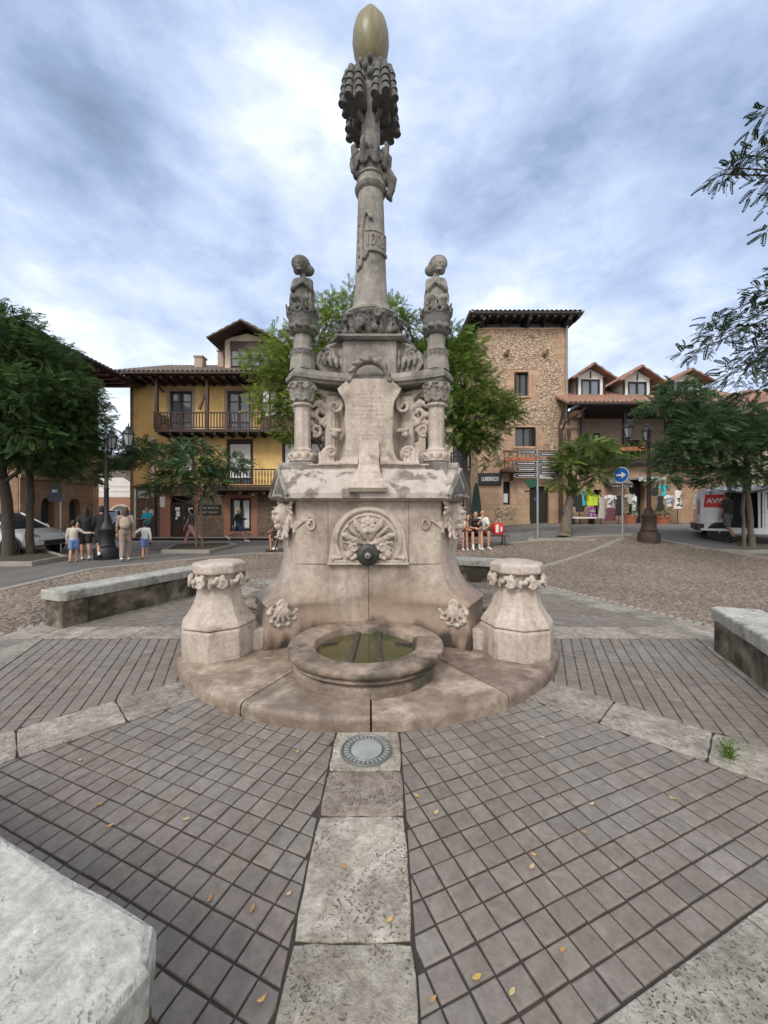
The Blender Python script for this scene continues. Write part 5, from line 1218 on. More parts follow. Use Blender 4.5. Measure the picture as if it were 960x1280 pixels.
# attic openings between beam ends, hipped roof
m = MB(); bh = tz(402)
for px in (598, 628, 655, 680, 704): m.box(tx(px)-.02, tx(px)+.36 if px < 700 else WT, -.05, .5, top+.1, bh)
m.build('attic_pier', woodblk, bT)
for px in (609, 633.5, 660, 684.5): window(bT, tx(px), tx(px)+.86, top+.12, bh, .2, woodblk, glassl, 1, 1, .03)
m = MB(); m.box(-.55, WT+.45, -.75, 6.5, bh+.02, bh+.10)
for i in range(14): x = -.45+i*.44; m.box(x, x+.13, -.72, .0, bh-.10, bh+.02)
for i in range(12): y = -.3+i*.5; m.box(-.52, 0, y, y+.13, bh-.10, bh+.02)
for px in (599, 655, 703): x = tx(px); m.obox((x+.1, -.35, bh-.22), (.16, .7, .2), (-14, 0, 0))
m.build('eaves', woodblk, bT)
m = MB(); hw = (WT+1.1)/2; v_ = Vector((0, 3.6, 1.25)); tile_roof(m, (-.6, -.82, bh+.14), (1, 0, 0), v_, WT+1.1, v_.length, .25, hw*.98, hw*.98)
v2 = Vector((hw, 0, 1.25)); tile_roof(m, (-.6, 6.4, bh+.14), (0, -1, 0), v2, 7.2, v2.length, .25, 3.55, 3.55); tile_roof(m, (WT+.5, -.82, bh+.14), (0, 1, 0), Vector((-hw, 0, 1.25)), 7.2, v2.length, .25, 3.55, 3.55)
m.build('roof', rtile_d, bT)
downpipe(bT, [(tx(706), -.5, bh), (tx(707), -.10, bh-.5), (tx(707), -.10, 4.2)], steel, .05)
downpipe(bT, [(tx(702), -.13, tz(516)), (tx(698), -.13, tz(530)), (tx(698), -.13, .6)], rustm, .055)
# plant balcony
bb = MB().box(tx(629, YT-.7), tx(694, YT-.7), -.7, -.013, tz(590, YT-.5), tz(586, YT-.5)); bb.box(tx(629, YT-.7), tx(694, YT-.7), -.72, -.66, tz(566, YT-.7), tz(563, YT-.7)); bb.box(tx(640, YT-.4), tx(642, YT-.4), -.6, -.03, 3.1, 3.5)
for i in range(12): x = tx(630, YT-.7)+i*.235; bb.box(x, x+.03, -.70, -.67, tz(586, YT-.7), tz(566, YT-.7))
bb = bb.build('balcony', woodm, bT)
# name board over the street
sb = MB(); sb.box(tx(597.5), tx(626), -.12, -.013, tz(606.5), tz(592)); sb = sb.build('sign_board', blackp, bT, bevel=.02); m = MB(); m.box(tx(599.5), tx(624), -.135, -.121, tz(604), tz(594.5)); m.build('sign_face', flat('dark_sign_face', (.035, .035, .05), .5), sb)
text_mesh('sign_text', 'LUBERRICO', .30, whitep, sb, ((tx(599.5)+tx(624))/2, -.14, tz(599.2)), depth=.006, sx=.60)
MB().tube([(tx(597), -.06, tz(592)), (tx(626), -.06, tz(592))], .03, 6).build('sign_rail', blackm, sb)

# ------------------------------------------------------------ annex behind the trees
YA = 23.6; X0 = PX(508, YA); nx_ = lambda px, Y=YA: PX(px, Y)-X0
bN = thing('cream_annex', 'pale cream house wall with iron balcony and white downpipe tucked beside the tower', 'house', (X0, YA, 0)); WN = nx_(600)
ops = [(nx_(566), nx_(581), 4.0, 6.2), (nx_(566), nx_(581), .9, 3.0), (nx_(532), nx_(547), 4.0, 6.2), (nx_(532), nx_(547), 7.0, 9.0), (nx_(566), nx_(581), 7.2, 9.2)]
m = MB(); facade(m, 0, WN, -.1, 11.3, ops, 0, .2); m.add([(0, 0, 0), (0, 7, 0), (0, 7, 11.3), (0, 0, 11.3)], [(3, 2, 1, 0)]); m.build('wall', cream, bN)
for o_ in ops: window(bN, *o_, .12, woodblk, glass, 2, 2, .07)
MB().box(nx_(562), nx_(585), -.6, 0, 3.85, 3.95).build('balcony_floor', kerbst, bN); railing(bN, nx_(562), nx_(585), -.57, 3.95, 4.9, blackm, .13, .012, .5)
downpipe(bN, [(nx_(591), -.1, .6), (nx_(591), -.1, 5.6)], whitep, .07)
m = MB(); v_ = Vector((0, 4, 1.6)); tile_roof(m, (-.6, -1.1, 11.35), (1, 0, 0), v_, WN+.5, v_.length, .25); m.build('roof', rtile_d, bN); MB().box(-.6, WN-.15, -1.05, 5, 11.18, 11.26).build('eaves', woodblk, bN)

# ------------------------------------------------------------ shop house with dormers
YD = 21.0; X0 = PX(700, YD)+.62; dx_ = lambda px, Y=YD: PX(px, Y)-X0; dz_ = lambda py, Y=YD: PZ(py, Y)
bD = thing('shop_house', 'low house with red tiled roof, three white dormers and shaded gallery above clothes shop', 'house', (X0, YD, 0)); WD = dx_(925)
f1 = dz_(578)
ops = [(dx_(786), dx_(806), .5, dz_(598)), (dx_(742), dx_(752), 1.2, 2.6)]
m = MB(); facade(m, 0, WD, -.1, f1-.2, ops, 0, .4); m.box(0, dx_(722), 0, 1.8, f1+.1, 6.9); m.add([(WD, 0, 0), (WD, 6, 0), (WD, 6, 6.9), (WD, 0, 6.9)], [(0, 1, 2, 3)]); m.build('wall', ashlar, bD)
m = MB(); facade(m, dx_(722), WD, f1, 6.9, [(dx_(782, YD+1.6), dx_(800, YD+1.6), f1+.5, f1+1.5), (dx_(735, YD+1.6), dx_(750, YD+1.6), f1, f1+1.9)], 1.6, .2); m.build('gallery_wall', pinkpl, bD)
window(bD, dx_(782, YD+1.6), dx_(800, YD+1.6), f1+.5, f1+1.5, 1.7, woodblk, glass, 2, 2, .06); window(bD, dx_(735, YD+1.6), dx_(750, YD+1.6), f1, f1+1.9, 1.7, woodblk, glass, 2, 3, .06, 'french_door')
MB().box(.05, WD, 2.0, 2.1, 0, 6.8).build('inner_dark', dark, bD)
m = MB(); m.box(dx_(722), WD, -.45, 1.6, f1-.2, f1-.04); m.build('gallery_floor', woodblk, bD)
railing(bD, dx_(722), WD, -.42, f1-.04, f1+.85, woodblk, .14, .02)
m = MB()
for px in (724, 776, 828, 880): x = dx_(px); MB().box(x-.08, x+.08, -.40, -.24, f1-.04, 6.9).build('gallery_post', woodblk, bD)
m = MB(); v_ = Vector((0, 4.6, 2.3)); tile_roof(m, (-.7, -1.15, 7.02), (1, 0, 0), v_, WD+1, v_.length, .24); rfD = m.build('roof', rtile, bD)
m = MB(); m.box(-.05, WD, -1.1, 3, 6.86, 6.93); m.build('eaves', woodblk, bD); MB().tube([(-.7, -1.22, 6.98), (WD+.3, -1.22, 6.98)], .08, 8).build('gutter', rustm, bD)
m = MB(); m.box(dx_(700)-.0+.0, dx_(722), -.12, -.002, 5.9, 6.1); m.box(.0, dx_(721), -.5, -.002, 6.45, 6.85); m.build('corbel', ashlar, bD, bevel=.04)
MB().tube([(dx_(722), -1.0, 6.9), (dx_(712), -.9, 6.5), (dx_(703), -.35, 6.2), (dx_(701), -.15, 5.8), (dx_(701), -.15, .7)], .06, 8).build('downpipe', rustm, bD)
for px, pk in ((738, 453), (796.5, 456), (858, 460)):
    Y = 21.6; yy = .6; x = dx_(px, Y); hw = .80; zb = 7.85; zt = dz_(474, Y) if px < 750 else dz_(477, Y); zp = dz_(pk, Y-.5)
    dm = MB(); fo = [(x-.52, x+.52, zb+.05, zt-.02)]
    facade(dm, x-hw, x+hw, zb, zt, fo, yy, .08); dm.add([(x-hw, yy, zt), (x+hw, yy, zt), (x+hw, yy, zt+.12), (x, yy, zp-.18), (x-hw, yy, zt+.12)], [(0, 1, 2, 3, 4)])
    for sg in (-1, 1): dm.add([(x+sg*hw, yy, 7.4), (x+sg*hw, yy+4, 7.4), (x+sg*hw, yy+4, zt+.12), (x+sg*hw, yy, zt+.12)], [(0, 1, 2, 3) if sg > 0 else (3, 2, 1, 0)])
    dm.box(x-hw, x+hw, yy-.0+.001, yy+.02, 7.4, zb-.001); dm = dm.build('dormer', whitepl, rfD)
    window(dm, *fo[0], yy+.05, woodblk, glassl, 2, 1, .06) if False else None
    m = MB(); m.box(x-hw-.03, x-hw+.10, yy-.03, yy-.002, zb-.3, zt+.1); m.box(x+hw-.10, x+hw+.03, yy-.03, yy-.002, zb-.3, zt+.1); m.box(x-.03, x+.03, yy-.03, yy-.002, zt+.04, zp-.32)
    a, b, c, d = fo[0]; m.box(a-.0, a+.07, yy-.03, yy+.04, c, d); m.box(b-.07, b, yy-.03, yy+.04, c, d); m.box((a+b)/2-.04, (a+b)/2+.04, yy-.03, yy+.04, c, d); m.box(a+.07, (a+b)/2-.04, yy-.03, yy+.04, d-.07, d); m.box((a+b)/2+.04, b-.07, yy-.03, yy+.04, d-.07, d)
    m.build('dormer_frame', woodblk, dm); MB().box(a, b, yy+.045, yy+.055, c, d).build('dormer_pane', glassl, dm)
    m = MB()
    for sg in (-1, 1):
        e = Vector((x+sg*(hw+.42), yy-.5, zt-.10)); k = Vector((x, yy-.5, zp-.03)); v_ = k-e; tile_roof(m, tuple(e), (0, 1, 0), v_, 4.2, v_.length, .22)
    m.build('dormer_roof', rtile, dm)
# lower canopies over the shop
m = MB(); m.loft([[(dx_(px, YD-.8), -.8, z1), (dx_(px, YD), -.01, z2)][0] and [(dx_(px), -.01, z2), (dx_(px), -.9, z1), (dx_(px), -.9, z1-.16), (dx_(px), -.01, z2-.16)] for px, z1, z2 in ((752, 2.9, 3.25), (757, 3.0, 3.55), (772, 3.0, 3.55), (778, 2.9, 3.25))]); aw = m.build('awning', flat('grey_awning', (.20, .19, .17)), bD)
m = MB(); m.box(dx_(752), dx_(778), -.93, -.905, 2.68, 2.88); vl = m.build('valance', blackp, aw); strokes('valance_text', vl, whitep, dx_(753), dx_(777), -.933, (2.74,), .09)
m = MB(); m.box(dx_(786), dx_(818), -.8, -.01, 3.12, 3.22); m.box(dx_(786), dx_(818), -.82, -.8, 3.0, 3.24); m.build('door_canopy', flat('pale_canopy', (.42, .43, .42)), bD)
MB().box(dx_(786), dx_(806), .35, .4, .5, 3.0).build('shop_door', woodblk, bD)

# red roofed house at the right edge
bR = thing('red_roof_house', 'house at far right edge showing only its sloping red tile roof above the trees', 'house', (17.0, 18.5, 0), -8)
m = MB(); m.box(0, 8, 0, 7, -.1, 5.9); m.build('wall', cream, bR); m = MB(); v_ = Vector((0, 3.9, 2.2)); tile_roof(m, (-.5, -.7, 5.85), (1, 0, 0), v_, 9, v_.length, .24, 2.8, 0); tile_roof(m, (-.5, 7.6, 5.85), (0, -1, 0), Vector((2.8, 0, 2.2)), 8.3, 3.5, .24, 4.1, 3.9); m.build('roof', rtile, bR)
for i in range(3): window(bR, 1+i*2.3, 2+i*2.3, 3.2, 4.6, -.01, woodblk, glass, 2, 2, .07)
# ------------------------------------------------------------ trees
def frond_template(k=8, w=.058, l=.25, droop=.28):
    V = []; F_ = []
    def quad(p, d, s, wd): 
        d = np.array(d); s = np.array(s); p = np.array(p); i = len(V); V.extend([p, p+d*.5+s*wd, p+d, p+d*.5-s*wd]); F_.append((i, i+1, i+2, i+3))
    for i in range(k):
        t = .12+.85*i/(k-1); z = -droop*t*t; ll = l*(1-.45*abs(t-.45))
        for sg in (-1, 1):
            d = np.array((.55*ll, sg*.85*ll, -.25*ll)); s = np.array((.85, -sg*.5, 0)); quad((t, 0, z), d, s, w)
    quad((.97, 0, -droop*.95), (l*.8, 0, -.1), (0, 1, 0), w)
    return np.array(V), F_
def leaf_mesh(name, P, D, size, mat, parent, seed, tmpl=None, spread=.22):
    """P positions, D outward directions, one frond each"""
    rg = np.random.default_rng(seed); T, F_ = tmpl or frond_template(); N = len(P)
    az_ = np.arctan2(D[:, 1], D[:, 0])+rg.normal(0, .7, N); pit = np.arcsin(np.clip(D[:, 2]*.55, -1, 1))+rg.normal(-.05, .35, N); rol = rg.normal(0, .5, N); s = size*rg.uniform(.7, 1.25, N)
    ca, sa, cp, sp, cr_, sr = np.cos(az_), np.sin(az_), np.cos(pit), np.sin(pit), np.cos(rol), np.sin(rol)
    X, Y, Z = T[:, 0][None]*s[:, None], T[:, 1][None]*s[:, None], T[:, 2][None]*s[:, None]
    Y1 = Y*cr_[:, None]-Z*sr[:, None]; Z1 = Y*sr[:, None]+Z*cr_[:, None]
    X2 = X*cp[:, None]-Z1*sp[:, None]; Z2 = X*sp[:, None]+Z1*cp[:, None]
    V = np.stack([X2*ca[:, None]-Y1*sa[:, None]+P[:, :1], X2*sa[:, None]+Y1*ca[:, None]+P[:, 1:2], Z2+P[:, 2:]], -1).reshape(-1, 3)
    nf = len(F_); nv = len(T); loops = np.array(F_).ravel()
    me = bpy.data.meshes.new(name); me.vertices.add(N*nv); me.vertices.foreach_set('co', V.ravel())
    me.loops.add(N*nf*4); me.loops.foreach_set('vertex_index', (loops[None]+np.arange(N)[:, None]*nv).ravel())
    me.polygons.add(N*nf); me.polygons.foreach_set('loop_start', np.arange(N*nf)*4); me.polygons.foreach_set('loop_total', np.full(N*nf, 4)); me.update(calc_edges=True)
    at = me.attributes.new('tint', 'FLOAT_COLOR', 'POINT'); g = np.exp(rg.normal(0, spread, N)).clip(.45, 2.2); yl = rg.uniform(-.10, .16, N)
    at.data.foreach_set('color', np.repeat(np.stack([g*(1+yl), g*(1+yl*.3), g*(1-yl), g*0+1], -1), nv, 0).ravel())
    me.materials.append(mat); o = bpy.data.objects.new(name, me); C.objects.link(o); o.parent = parent; return o
def tree(name, label, base, stems, blobs, mat, bmat, size=.42, dens=60, seed=1, dm=4.4, group=None, tmpl=None, limbs=True, cat='tree', spread=.25, twigs=False):
    """base world point; stems: list of (path in local coords, r0, r1); blobs: (local centre, radii, density factor)"""
    t = thing(name, label, cat, base, 0, group); rg = np.random.default_rng(seed); m = MB()
    for path, r0, r1 in stems:
        pts = []; 
        for a, b in zip(path, path[1:]):
            for s in range(4): q = s/4; pts.append(tuple(a[k]*(1-q)+b[k]*q+rg.normal(0, r0*.12)*(1 if len(pts) else 0) for k in range(3)))
        pts.append(path[-1]); n = len(pts); rr = [r0+(r1-r0)*i/(n-1) for i in range(n)]; rr[0] *= 1.35
        m.tube(pts, rr, 10)
        if limbs:
            for c, r, dn in blobs:
                k = int(n*rg.uniform(.55, .98)); a = np.array(pts[min(k, n-1)]); c_ = np.array(c)
                if len(stems) > 1 and rg.random() < .4: continue
                mid = a*.5+c_*.5+np.array((rg.normal(0, .12), rg.normal(0, .12), -.15)); m.tube([tuple(a), tuple(mid), tuple(c_)], [rr[k-1]*.5, rr[k-1]*.28, .012], 6)
                for _ in range(4):
                    e = c_+rg.normal(0, 1, 3)*np.array(r)*.45; m.tube([tuple(mid*.4+c_*.6), tuple(e)], [.02, .006], 5)
    if twigs:      # long drooping boughs with thin side twigs
        top_ = np.array(stems[0][0][3])
        for c, r, dn in blobs:
            c_ = np.array(c); a = np.array((top_[0]+.1, 0, min(top_[2], c_[2]+.9))); mid = a*.45+c_*.55+np.array((0, 0, .35)); e = c_+np.array((-r[0]*.8, 0, -.05))
            m.tube([tuple(a), tuple(a*.75+c_*.25+np.array((0, 0, .28))), tuple(mid), tuple(c_), tuple(e)], [.045, .03, .018, .010, .004], 6)
            for _ in range(7):
                u_ = rg.uniform(.2, 1); s0 = mid*(1-u_)+c_*u_; e = s0+rg.normal(0, 1, 3)*np.array(r)*.7+np.array((-.12, 0, -.08)); m.tube([tuple(s0), tuple((s0+e)/2+np.array((0, 0, .05))), tuple(e)], [.008, .006, .003], 4)
    m.build('trunk', bmat, t, smooth=True)
    Ps = []; Ds = []
    for c, r, dn in blobs:
        n = int(dens*dm*dn*r[0]*r[1]*r[2]**.5*2.2)+20
        u = rg.normal(0, 1, (n, 3)); u /= np.linalg.norm(u, axis=1)[:, None]; rad = rg.uniform(.35, 1, n)**.55
        # clump the fronds
        p = u*rad[:, None]*np.array(r)*(1+.18*np.sin(u[:, :1]*7+seed)+.14*np.sin(u[:, 1:2]*9))
        keep = u[:, 2] > -.75; Ps.append(p[keep]+np.array(c)); Ds.append(u[keep])
    leaf_mesh('crown', np.concatenate(Ps), np.concatenate(Ds), size, mat, t, seed, tmpl, spread); return t
def B_(base, px, py, Y, r, dn=1.): return ((PX(px, Y)-base[0], Y-base[1], PZ(py, Y)-base[2]), r, dn)

b = G(12, 698); q = [B_(b, *a) for a in ((-10, 430, 12.2, (1.5, 1.5, .9)), (45, 455, 12.6, (1.3, 1.4, .8)), (15, 500, 11.6, (1.7, 1.4, .8)), (75, 500, 12.4, (1.1, 1.2, .7)), (-40, 490, 11.8, (1.6, 1.4, 1.)), (40, 550, 11.8, (1.5, 1.3, .6)), (-20, 560, 12, (1.5, 1.3, .8)), (5, 410, 12.8, (1.2, 1.2, .6)))]
tree('leafy_tree', 'large dense dark green tree with thick trunk at far left edge', b, [([(0, 0, -.1), (-.08, 0, 1.5), (-.25, .05, 2.8), (-.3, .1, 4.2)], .17, .11)], q, leaf_dk, barkd, 0.29, 85, 11)
b = G(37, 696); q = [B_(b, *a) for a in ((85, 535, 12.5, (1.0, 1.1, .75)), (108, 555, 12.9, (.65, .9, .6)), (62, 570, 12.2, (.9, .9, .5)), (98, 590, 12.6, (.75, .8, .45)), (118, 520, 13, (.45, .6, .45)), (60, 520, 12.6, (.9, .9, .6)), (100, 490, 12.9, (.6, .8, .5)))]
tree('leafy_tree', 'slim straight trunked tree just right of the thick trunk at left', b, [([(0, 0, -.1), (.02, 0, 1.5), (.0, .02, 3.2), (.15, .1, 4.4)], .12, .07)], q, leaf_dk, barkd, 0.28, 95, 12)
b = G(246, 686); q = [B_(b, *a) for a in ((200, 570, 15.0, (.95, .8, .38)), (178, 560, 15.4, (.6, .6, .3)), (240, 585, 14.6, (.95, .8, .36)), (285, 580, 15.2, (.85, .7, .36)), (262, 600, 14.8, (.7, .6, .3)), (215, 600, 14.8, (.7, .6, .28)), (240, 560, 15.4, (.8, .7, .25)), (195, 612, 15.2, (.45, .4, .2)), (255, 618, 14.9, (.35, .4, .18)), (150, 575, 15.5, (.5, .5, .4)), (148, 550, 15.6, (.35, .4, .3)))]
tree('small_tree', 'small flat crowned tree on two thin stems in front of yellow house', b, [([(-.02, 0, -.05), (-.03, 0, 1.5), (-.3, 0, 2.6)], .05, .035), ([(.2, .05, -.05), (.14, .05, 1.5), (.35, .1, 2.7)], .05, .035)], q, leaf_bl, bark, 0.3, 110, 13)
ft = frond_template(8, .05, .22, .15)
b = (PX(405, 14.2), 14.2, 0); q = [B_(b, *a) for a in ((345, 452, 13.6, (.95, .9, .5)), (372, 430, 14, (.85, .9, .5)), (335, 498, 13.6, (.6, .7, .35)), (405, 410, 14.5, (1., .9, .6)), (438, 385, 15, (.75, .8, .6)), (365, 540, 13.8, (.6, .7, .35)), (405, 470, 14.2, (1.1, 1., .7)), (440, 440, 14.6, (1., 1., .8)), (410, 378, 14.6, (.5, .5, .35), .6), (480, 395, 15, (.8, .8, .5)), (380, 480, 14, (.9, .8, .5)), (455, 365, 15.2, (.35, .4, .4), .6), (350, 420, 14, (.5, .5, .3), .6), (400, 590, 14, (.7, .7, .4)), (350, 475, 13.8, (.8, .8, .5)), (372, 455, 13.9, (.9, .8, .6)), (395, 435, 14.2, (.9, .8, .6)), (425, 400, 14.6, (.8, .7, .6)), (340, 515, 13.6, (.6, .6, .35)), (375, 505, 13.8, (.9, .8, .5)))]
tree('feathery_tree', 'feathery yellow green tree behind left half of the fountain', b, [([(0, 0, -.1), (.05, 0, 2), (0, 0, 4), (.2, .1, 7)], .16, .05)], q, leaf_lt, barkd, 0.32, 75, 14, tmpl=ft)
b = (PX(584, 15.2), 15.2, H(PX(584, 15.2), 15.2)); q = [B_(b, *a) for a in ((575, 470, 14.8, (1.0, 1.0, .7)), (610, 505, 14.4, (.95, .8, .45)), (632, 520, 14.2, (.5, .5, .25)), (540, 450, 15.2, (1.0, .9, .7)), (500, 410, 15.4, (.8, .8, .5)), (520, 500, 15, (1.0, 1., .8)), (570, 540, 14.8, (.9, .9, .5)), (600, 555, 14.8, (.6, .6, .3)), (615, 535, 14.3, (.7, .6, .3)), (590, 430, 15.4, (.55, .6, .4)), (500, 385, 15.4, (.35, .4, .3), .6), (490, 470, 15.2, (.9, .8, .7)), (560, 505, 14.5, (1., .9, .6)), (612, 578, 15, (.35, .4, .2), .7), (585, 480, 14.6, (1., .8, .6)), (600, 520, 14.4, (1., .8, .5)), (570, 445, 15, (.9, .8, .6)), (625, 505, 14.2, (.6, .6, .35)), (560, 425, 15.2, (.8, .8, .6)), (590, 550, 14.8, (.8, .7, .4)))]
tree('feathery_tree', 'feathery fresh green tree between the fountain and the tower', b, [([(0, 0, -.1), (.02, 0, 2), (-.1, 0, 3.4), (-.5, .1, 5.6)], .14, .06)], q, leaf_md, barkd, 0.32, 95, 15, tmpl=ft)
b = G(706, 671); q = [B_(b, *a) for a in ((735, 560, b.y-.3, (.85, .7, .32)), (765, 575, b.y, (.5, .5, .26)), (715, 580, b.y-.2, (.7, .6, .32)), (745, 595, b.y-.1, (.55, .5, .22)), (705, 605, b.y, (.5, .5, .28)), (725, 612, b.y-.1, (.4, .4, .22)), (755, 558, b.y+.3, (.5, .5, .25)), (700, 565, b.y, (.35, .4, .22)))]
tree('small_tree', 'small leaning tree with thick grey trunk beside the direction signs', b, [([(0, 0, -.05), (.10, 0, .7), (.22, 0, 1.5), (.35, 0, 2.3)], .23, .11)], q, leaf_md, bark, 0.28, 120, 16)
b = G(938, 684); q = [B_(b, *a) for a in ((850, 500, 12.4, (.75, .7, .3)), (820, 512, 12.4, (.55, .6, .25)), (880, 530, 12.2, (.9, .8, .4)), (850, 570, 12, (.7, .7, .4)), (835, 595, 12, (.45, .5, .28)), (910, 560, 12, (1., .8, .5)), (950, 545, 12, (.9, .8, .5)), (900, 595, 12.2, (.8, .7, .3)), (945, 590, 12, (.8, .7, .3)), (870, 545, 11.8, (.8, .6, .45)), (930, 520, 12.6, (.9, .8, .35)), (985, 540, 12.4, (1., .8, .6)), (1000, 590, 12.4, (.8, .8, .4)), (885, 505, 12.6, (.6, .6, .25)), (845, 485, 12.6, (.45, .5, .18)))]
tree('leafy_tree', 'broad dark blue green tree on two pale stems in front of white van', b, [([(-.22, 0, -.05), (-.24, 0, 1.2), (-.2, 0, 2.4)], .055, .045), ([(.05, 0, -.05), (.0, 0, .8), (-.1, 0, 1.8), (-.1, 0, 3.)], .095, .07)], q, leaf_bl, bark, 0.32, 100, 17)
# tree outside the frame on the right whose branches hang into the sky
b = (9.8, 7.2, 0); ftn = frond_template(9, .075, .21, .45)
def bough(px, py, Y, r, dn=1): return B_(b, px, py, Y, r, dn)
q = [bough(*a) for a in ((900, 420, 7.2, (.40, .4, .22), 1), (870, 440, 7.2, (.22, .3, .12), .9), (935, 400, 7.2, (.42, .5, .3), 1), (955, 440, 7.4, (.5, .5, .3), 1), (925, 465, 7.4, (.38, .4, .2), .9), (958, 370, 7.2, (.3, .4, .2), 1), (895, 400, 7.3, (.2, .2, .08), .7), (945, 490, 7.6, (.4, .4, .15), .8), (1020, 420, 7.2, (.9, .8, .8), 1.2), (1060, 330, 7.2, (1., 1, 1), 1), (1080, 200, 7.2, (1.1, 1, 1), 1),
                               (920, 210, 6.8, (.28, .3, .12), 1.1), (945, 195, 6.8, (.32, .3, .2), 1.2), (965, 140, 6.8, (.25, .3, .2), 1), (975, 225, 6.8, (.4, .3, .2), 1), (905, 218, 6.8, (.14, .2, .07), .9), (965, 285, 6.9, (.14, .15, .08), 1))]
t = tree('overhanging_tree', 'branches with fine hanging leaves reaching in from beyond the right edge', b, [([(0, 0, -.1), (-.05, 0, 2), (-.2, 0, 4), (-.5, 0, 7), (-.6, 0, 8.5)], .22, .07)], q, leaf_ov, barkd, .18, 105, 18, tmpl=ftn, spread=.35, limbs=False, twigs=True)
# wooded hill beyond the gap
rg = np.random.default_rng(5); P = []; 
for i in range(9000):
    x = rg.uniform(-60, -14); y = rg.uniform(44, 64); z = (y-44)*.42*(.8+.25*math.sin(x*.25)+.15*math.sin(x*.9))+rg.uniform(0, 1.4)
    P.append((x, y, z))
P = np.array(P); Dr = np.tile(np.array([[0, -.6, .8]]), (len(P), 1)); hw_ = leaf_mesh('far_wood', P, Dr, 1.5, leaf_far, None, 6, frond_template(4, .16, .4, .2), .3); tag(hw_, kind='stuff')
v = [(x, y, (max(0, y-42))*.40*(.8+.25*math.sin(x*.25))) for y in range(42, 70, 3) for x in range(-66, -6, 4)]; n = len(range(-66, -6, 4)); f = [(j*n+i, j*n+i+1, (j+1)*n+i+1, (j+1)*n+i) for j in range(len(v)//n-1) for i in range(n-1)]
tag(MB().add(v, f).build('hill', soil, smooth=True), kind='structure')
# plants spilling over the tower and shop balconies
def spill(name, label, x0, x1, y, z0, z1, n, mat, seed, size=.22):
    t = thing(name, label, 'plants', ((x0+x1)/2, y, z0)); rg = np.random.default_rng(seed); P = np.stack([rg.uniform(x0, x1, n)-(x0+x1)/2, rg.normal(0, .12, n), rg.uniform(0, z1-z0, n)], 1)
    D = rg.normal(0, 1, (n, 3)); D[:, 1] = -abs(D[:, 1]); D /= np.linalg.norm(D, axis=1)[:, None]; leaf_mesh('foliage', P, D, size, mat, t, seed)
    MB().box(-(x1-x0)/2, (x1-x0)/2, -.12, .12, (z1-z0)*.55, (z1-z0)*.55+.2).build('planter_box', terra, t); return t
spill('balcony_plants', 'hanging green plants and red tinted pots on the tower balcony', PX(630, 20.8), PX(694, 20.8), 20.72, PZ(590, 20.8), PZ(566, 20.8), 130, leaf_bl, 31)
spill('balcony_plants', 'long row of leafy plants on the gallery rail over the clothes shop', PX(735, 20.5), PX(815, 20.5), 20.5, PZ(578, 20.5), PZ(552, 20.5), 300, leaf_md, 32, .28)

# ------------------------------------------------------------ planting beds
def bed(label, pts, g='raised planting beds of the trees'):
    c = Vector((sum(p[0] for p in pts)/len(pts), sum(p[1] for p in pts)/len(pts), 0)); z = min(H(*p) for p in pts)
    t = thing('planting_bed', label, 'planting bed', (c.x, c.y, z), 0, g); P = [(p[0]-c.x, p[1]-c.y) for p in pts]; Q = ccw(P); I = inset(Q, .10)
    m = MB(); n = len(Q)
    for i in range(n):
        j = (i+1) % n; m.loft([[(x, y, zz) for x, y in (Q[i], Q[j], I[j], I[i])] for zz in (-.05, .13)])
    m.build('kerb', kerbst, t, bevel=.012); MB().prism(I, -.02, .09).build('soil', soil, t); return t
def bedpx(label, pp, **k): return bed(label, [tuple(G(*p)[:2]) for p in pp], **k)
bedpx('stone edged bed under the large tree at left edge', [(-120, 708), (40, 708), (84, 700), (60, 692), (-120, 690)])
bedpx('stone edged bed of the small tree before yellow house', [(201, 692), (262, 692), (296, 684), (285, 681), (222, 682)])
bedpx('low dark bed round leaning tree and direction signs', [(660, 677), (745, 677), (762, 671), (700, 667), (668, 669)])
bedpx('stone edged bed of two stemmed tree by the van', [(868, 686), (930, 693), (1010, 690), (990, 681), (880, 679)])

# ------------------------------------------------------------ lamps and signs
def lantern(par, c, s=1., mat=blackm):
    g = bpy.data.objects.new('lantern', None); C.objects.link(g); g.parent = par; g.location = c; s_ = s
    m = MB(); m.lathe([(.05*s, 0), (.09*s, .02*s), (.10*s, .04*s), (.09*s, .05*s)], 6); m.lathe([(.175*s, .40*s), (.20*s, .42*s), (.19*s, .44*s), (.15*s, .52*s), (.09*s, .57*s), (.08*s, .60*s), (.10*s, .62*s), (.06*s, .66*s), (.02*s, .70*s), (.015*s, .78*s)], 12)
    for i in range(6): a = R(60*i); m.tube([(.095*s*math.cos(a), .095*s*math.sin(a), .04*s), (.18*s*math.cos(a), .18*s*math.sin(a), .42*s)], .010*s, 5)
    m.build('lantern_frame', mat, g); MB().lathe([(.085*s, .05*s), (.165*s, .41*s)], 6).build('lantern_glass', lampgl, g)
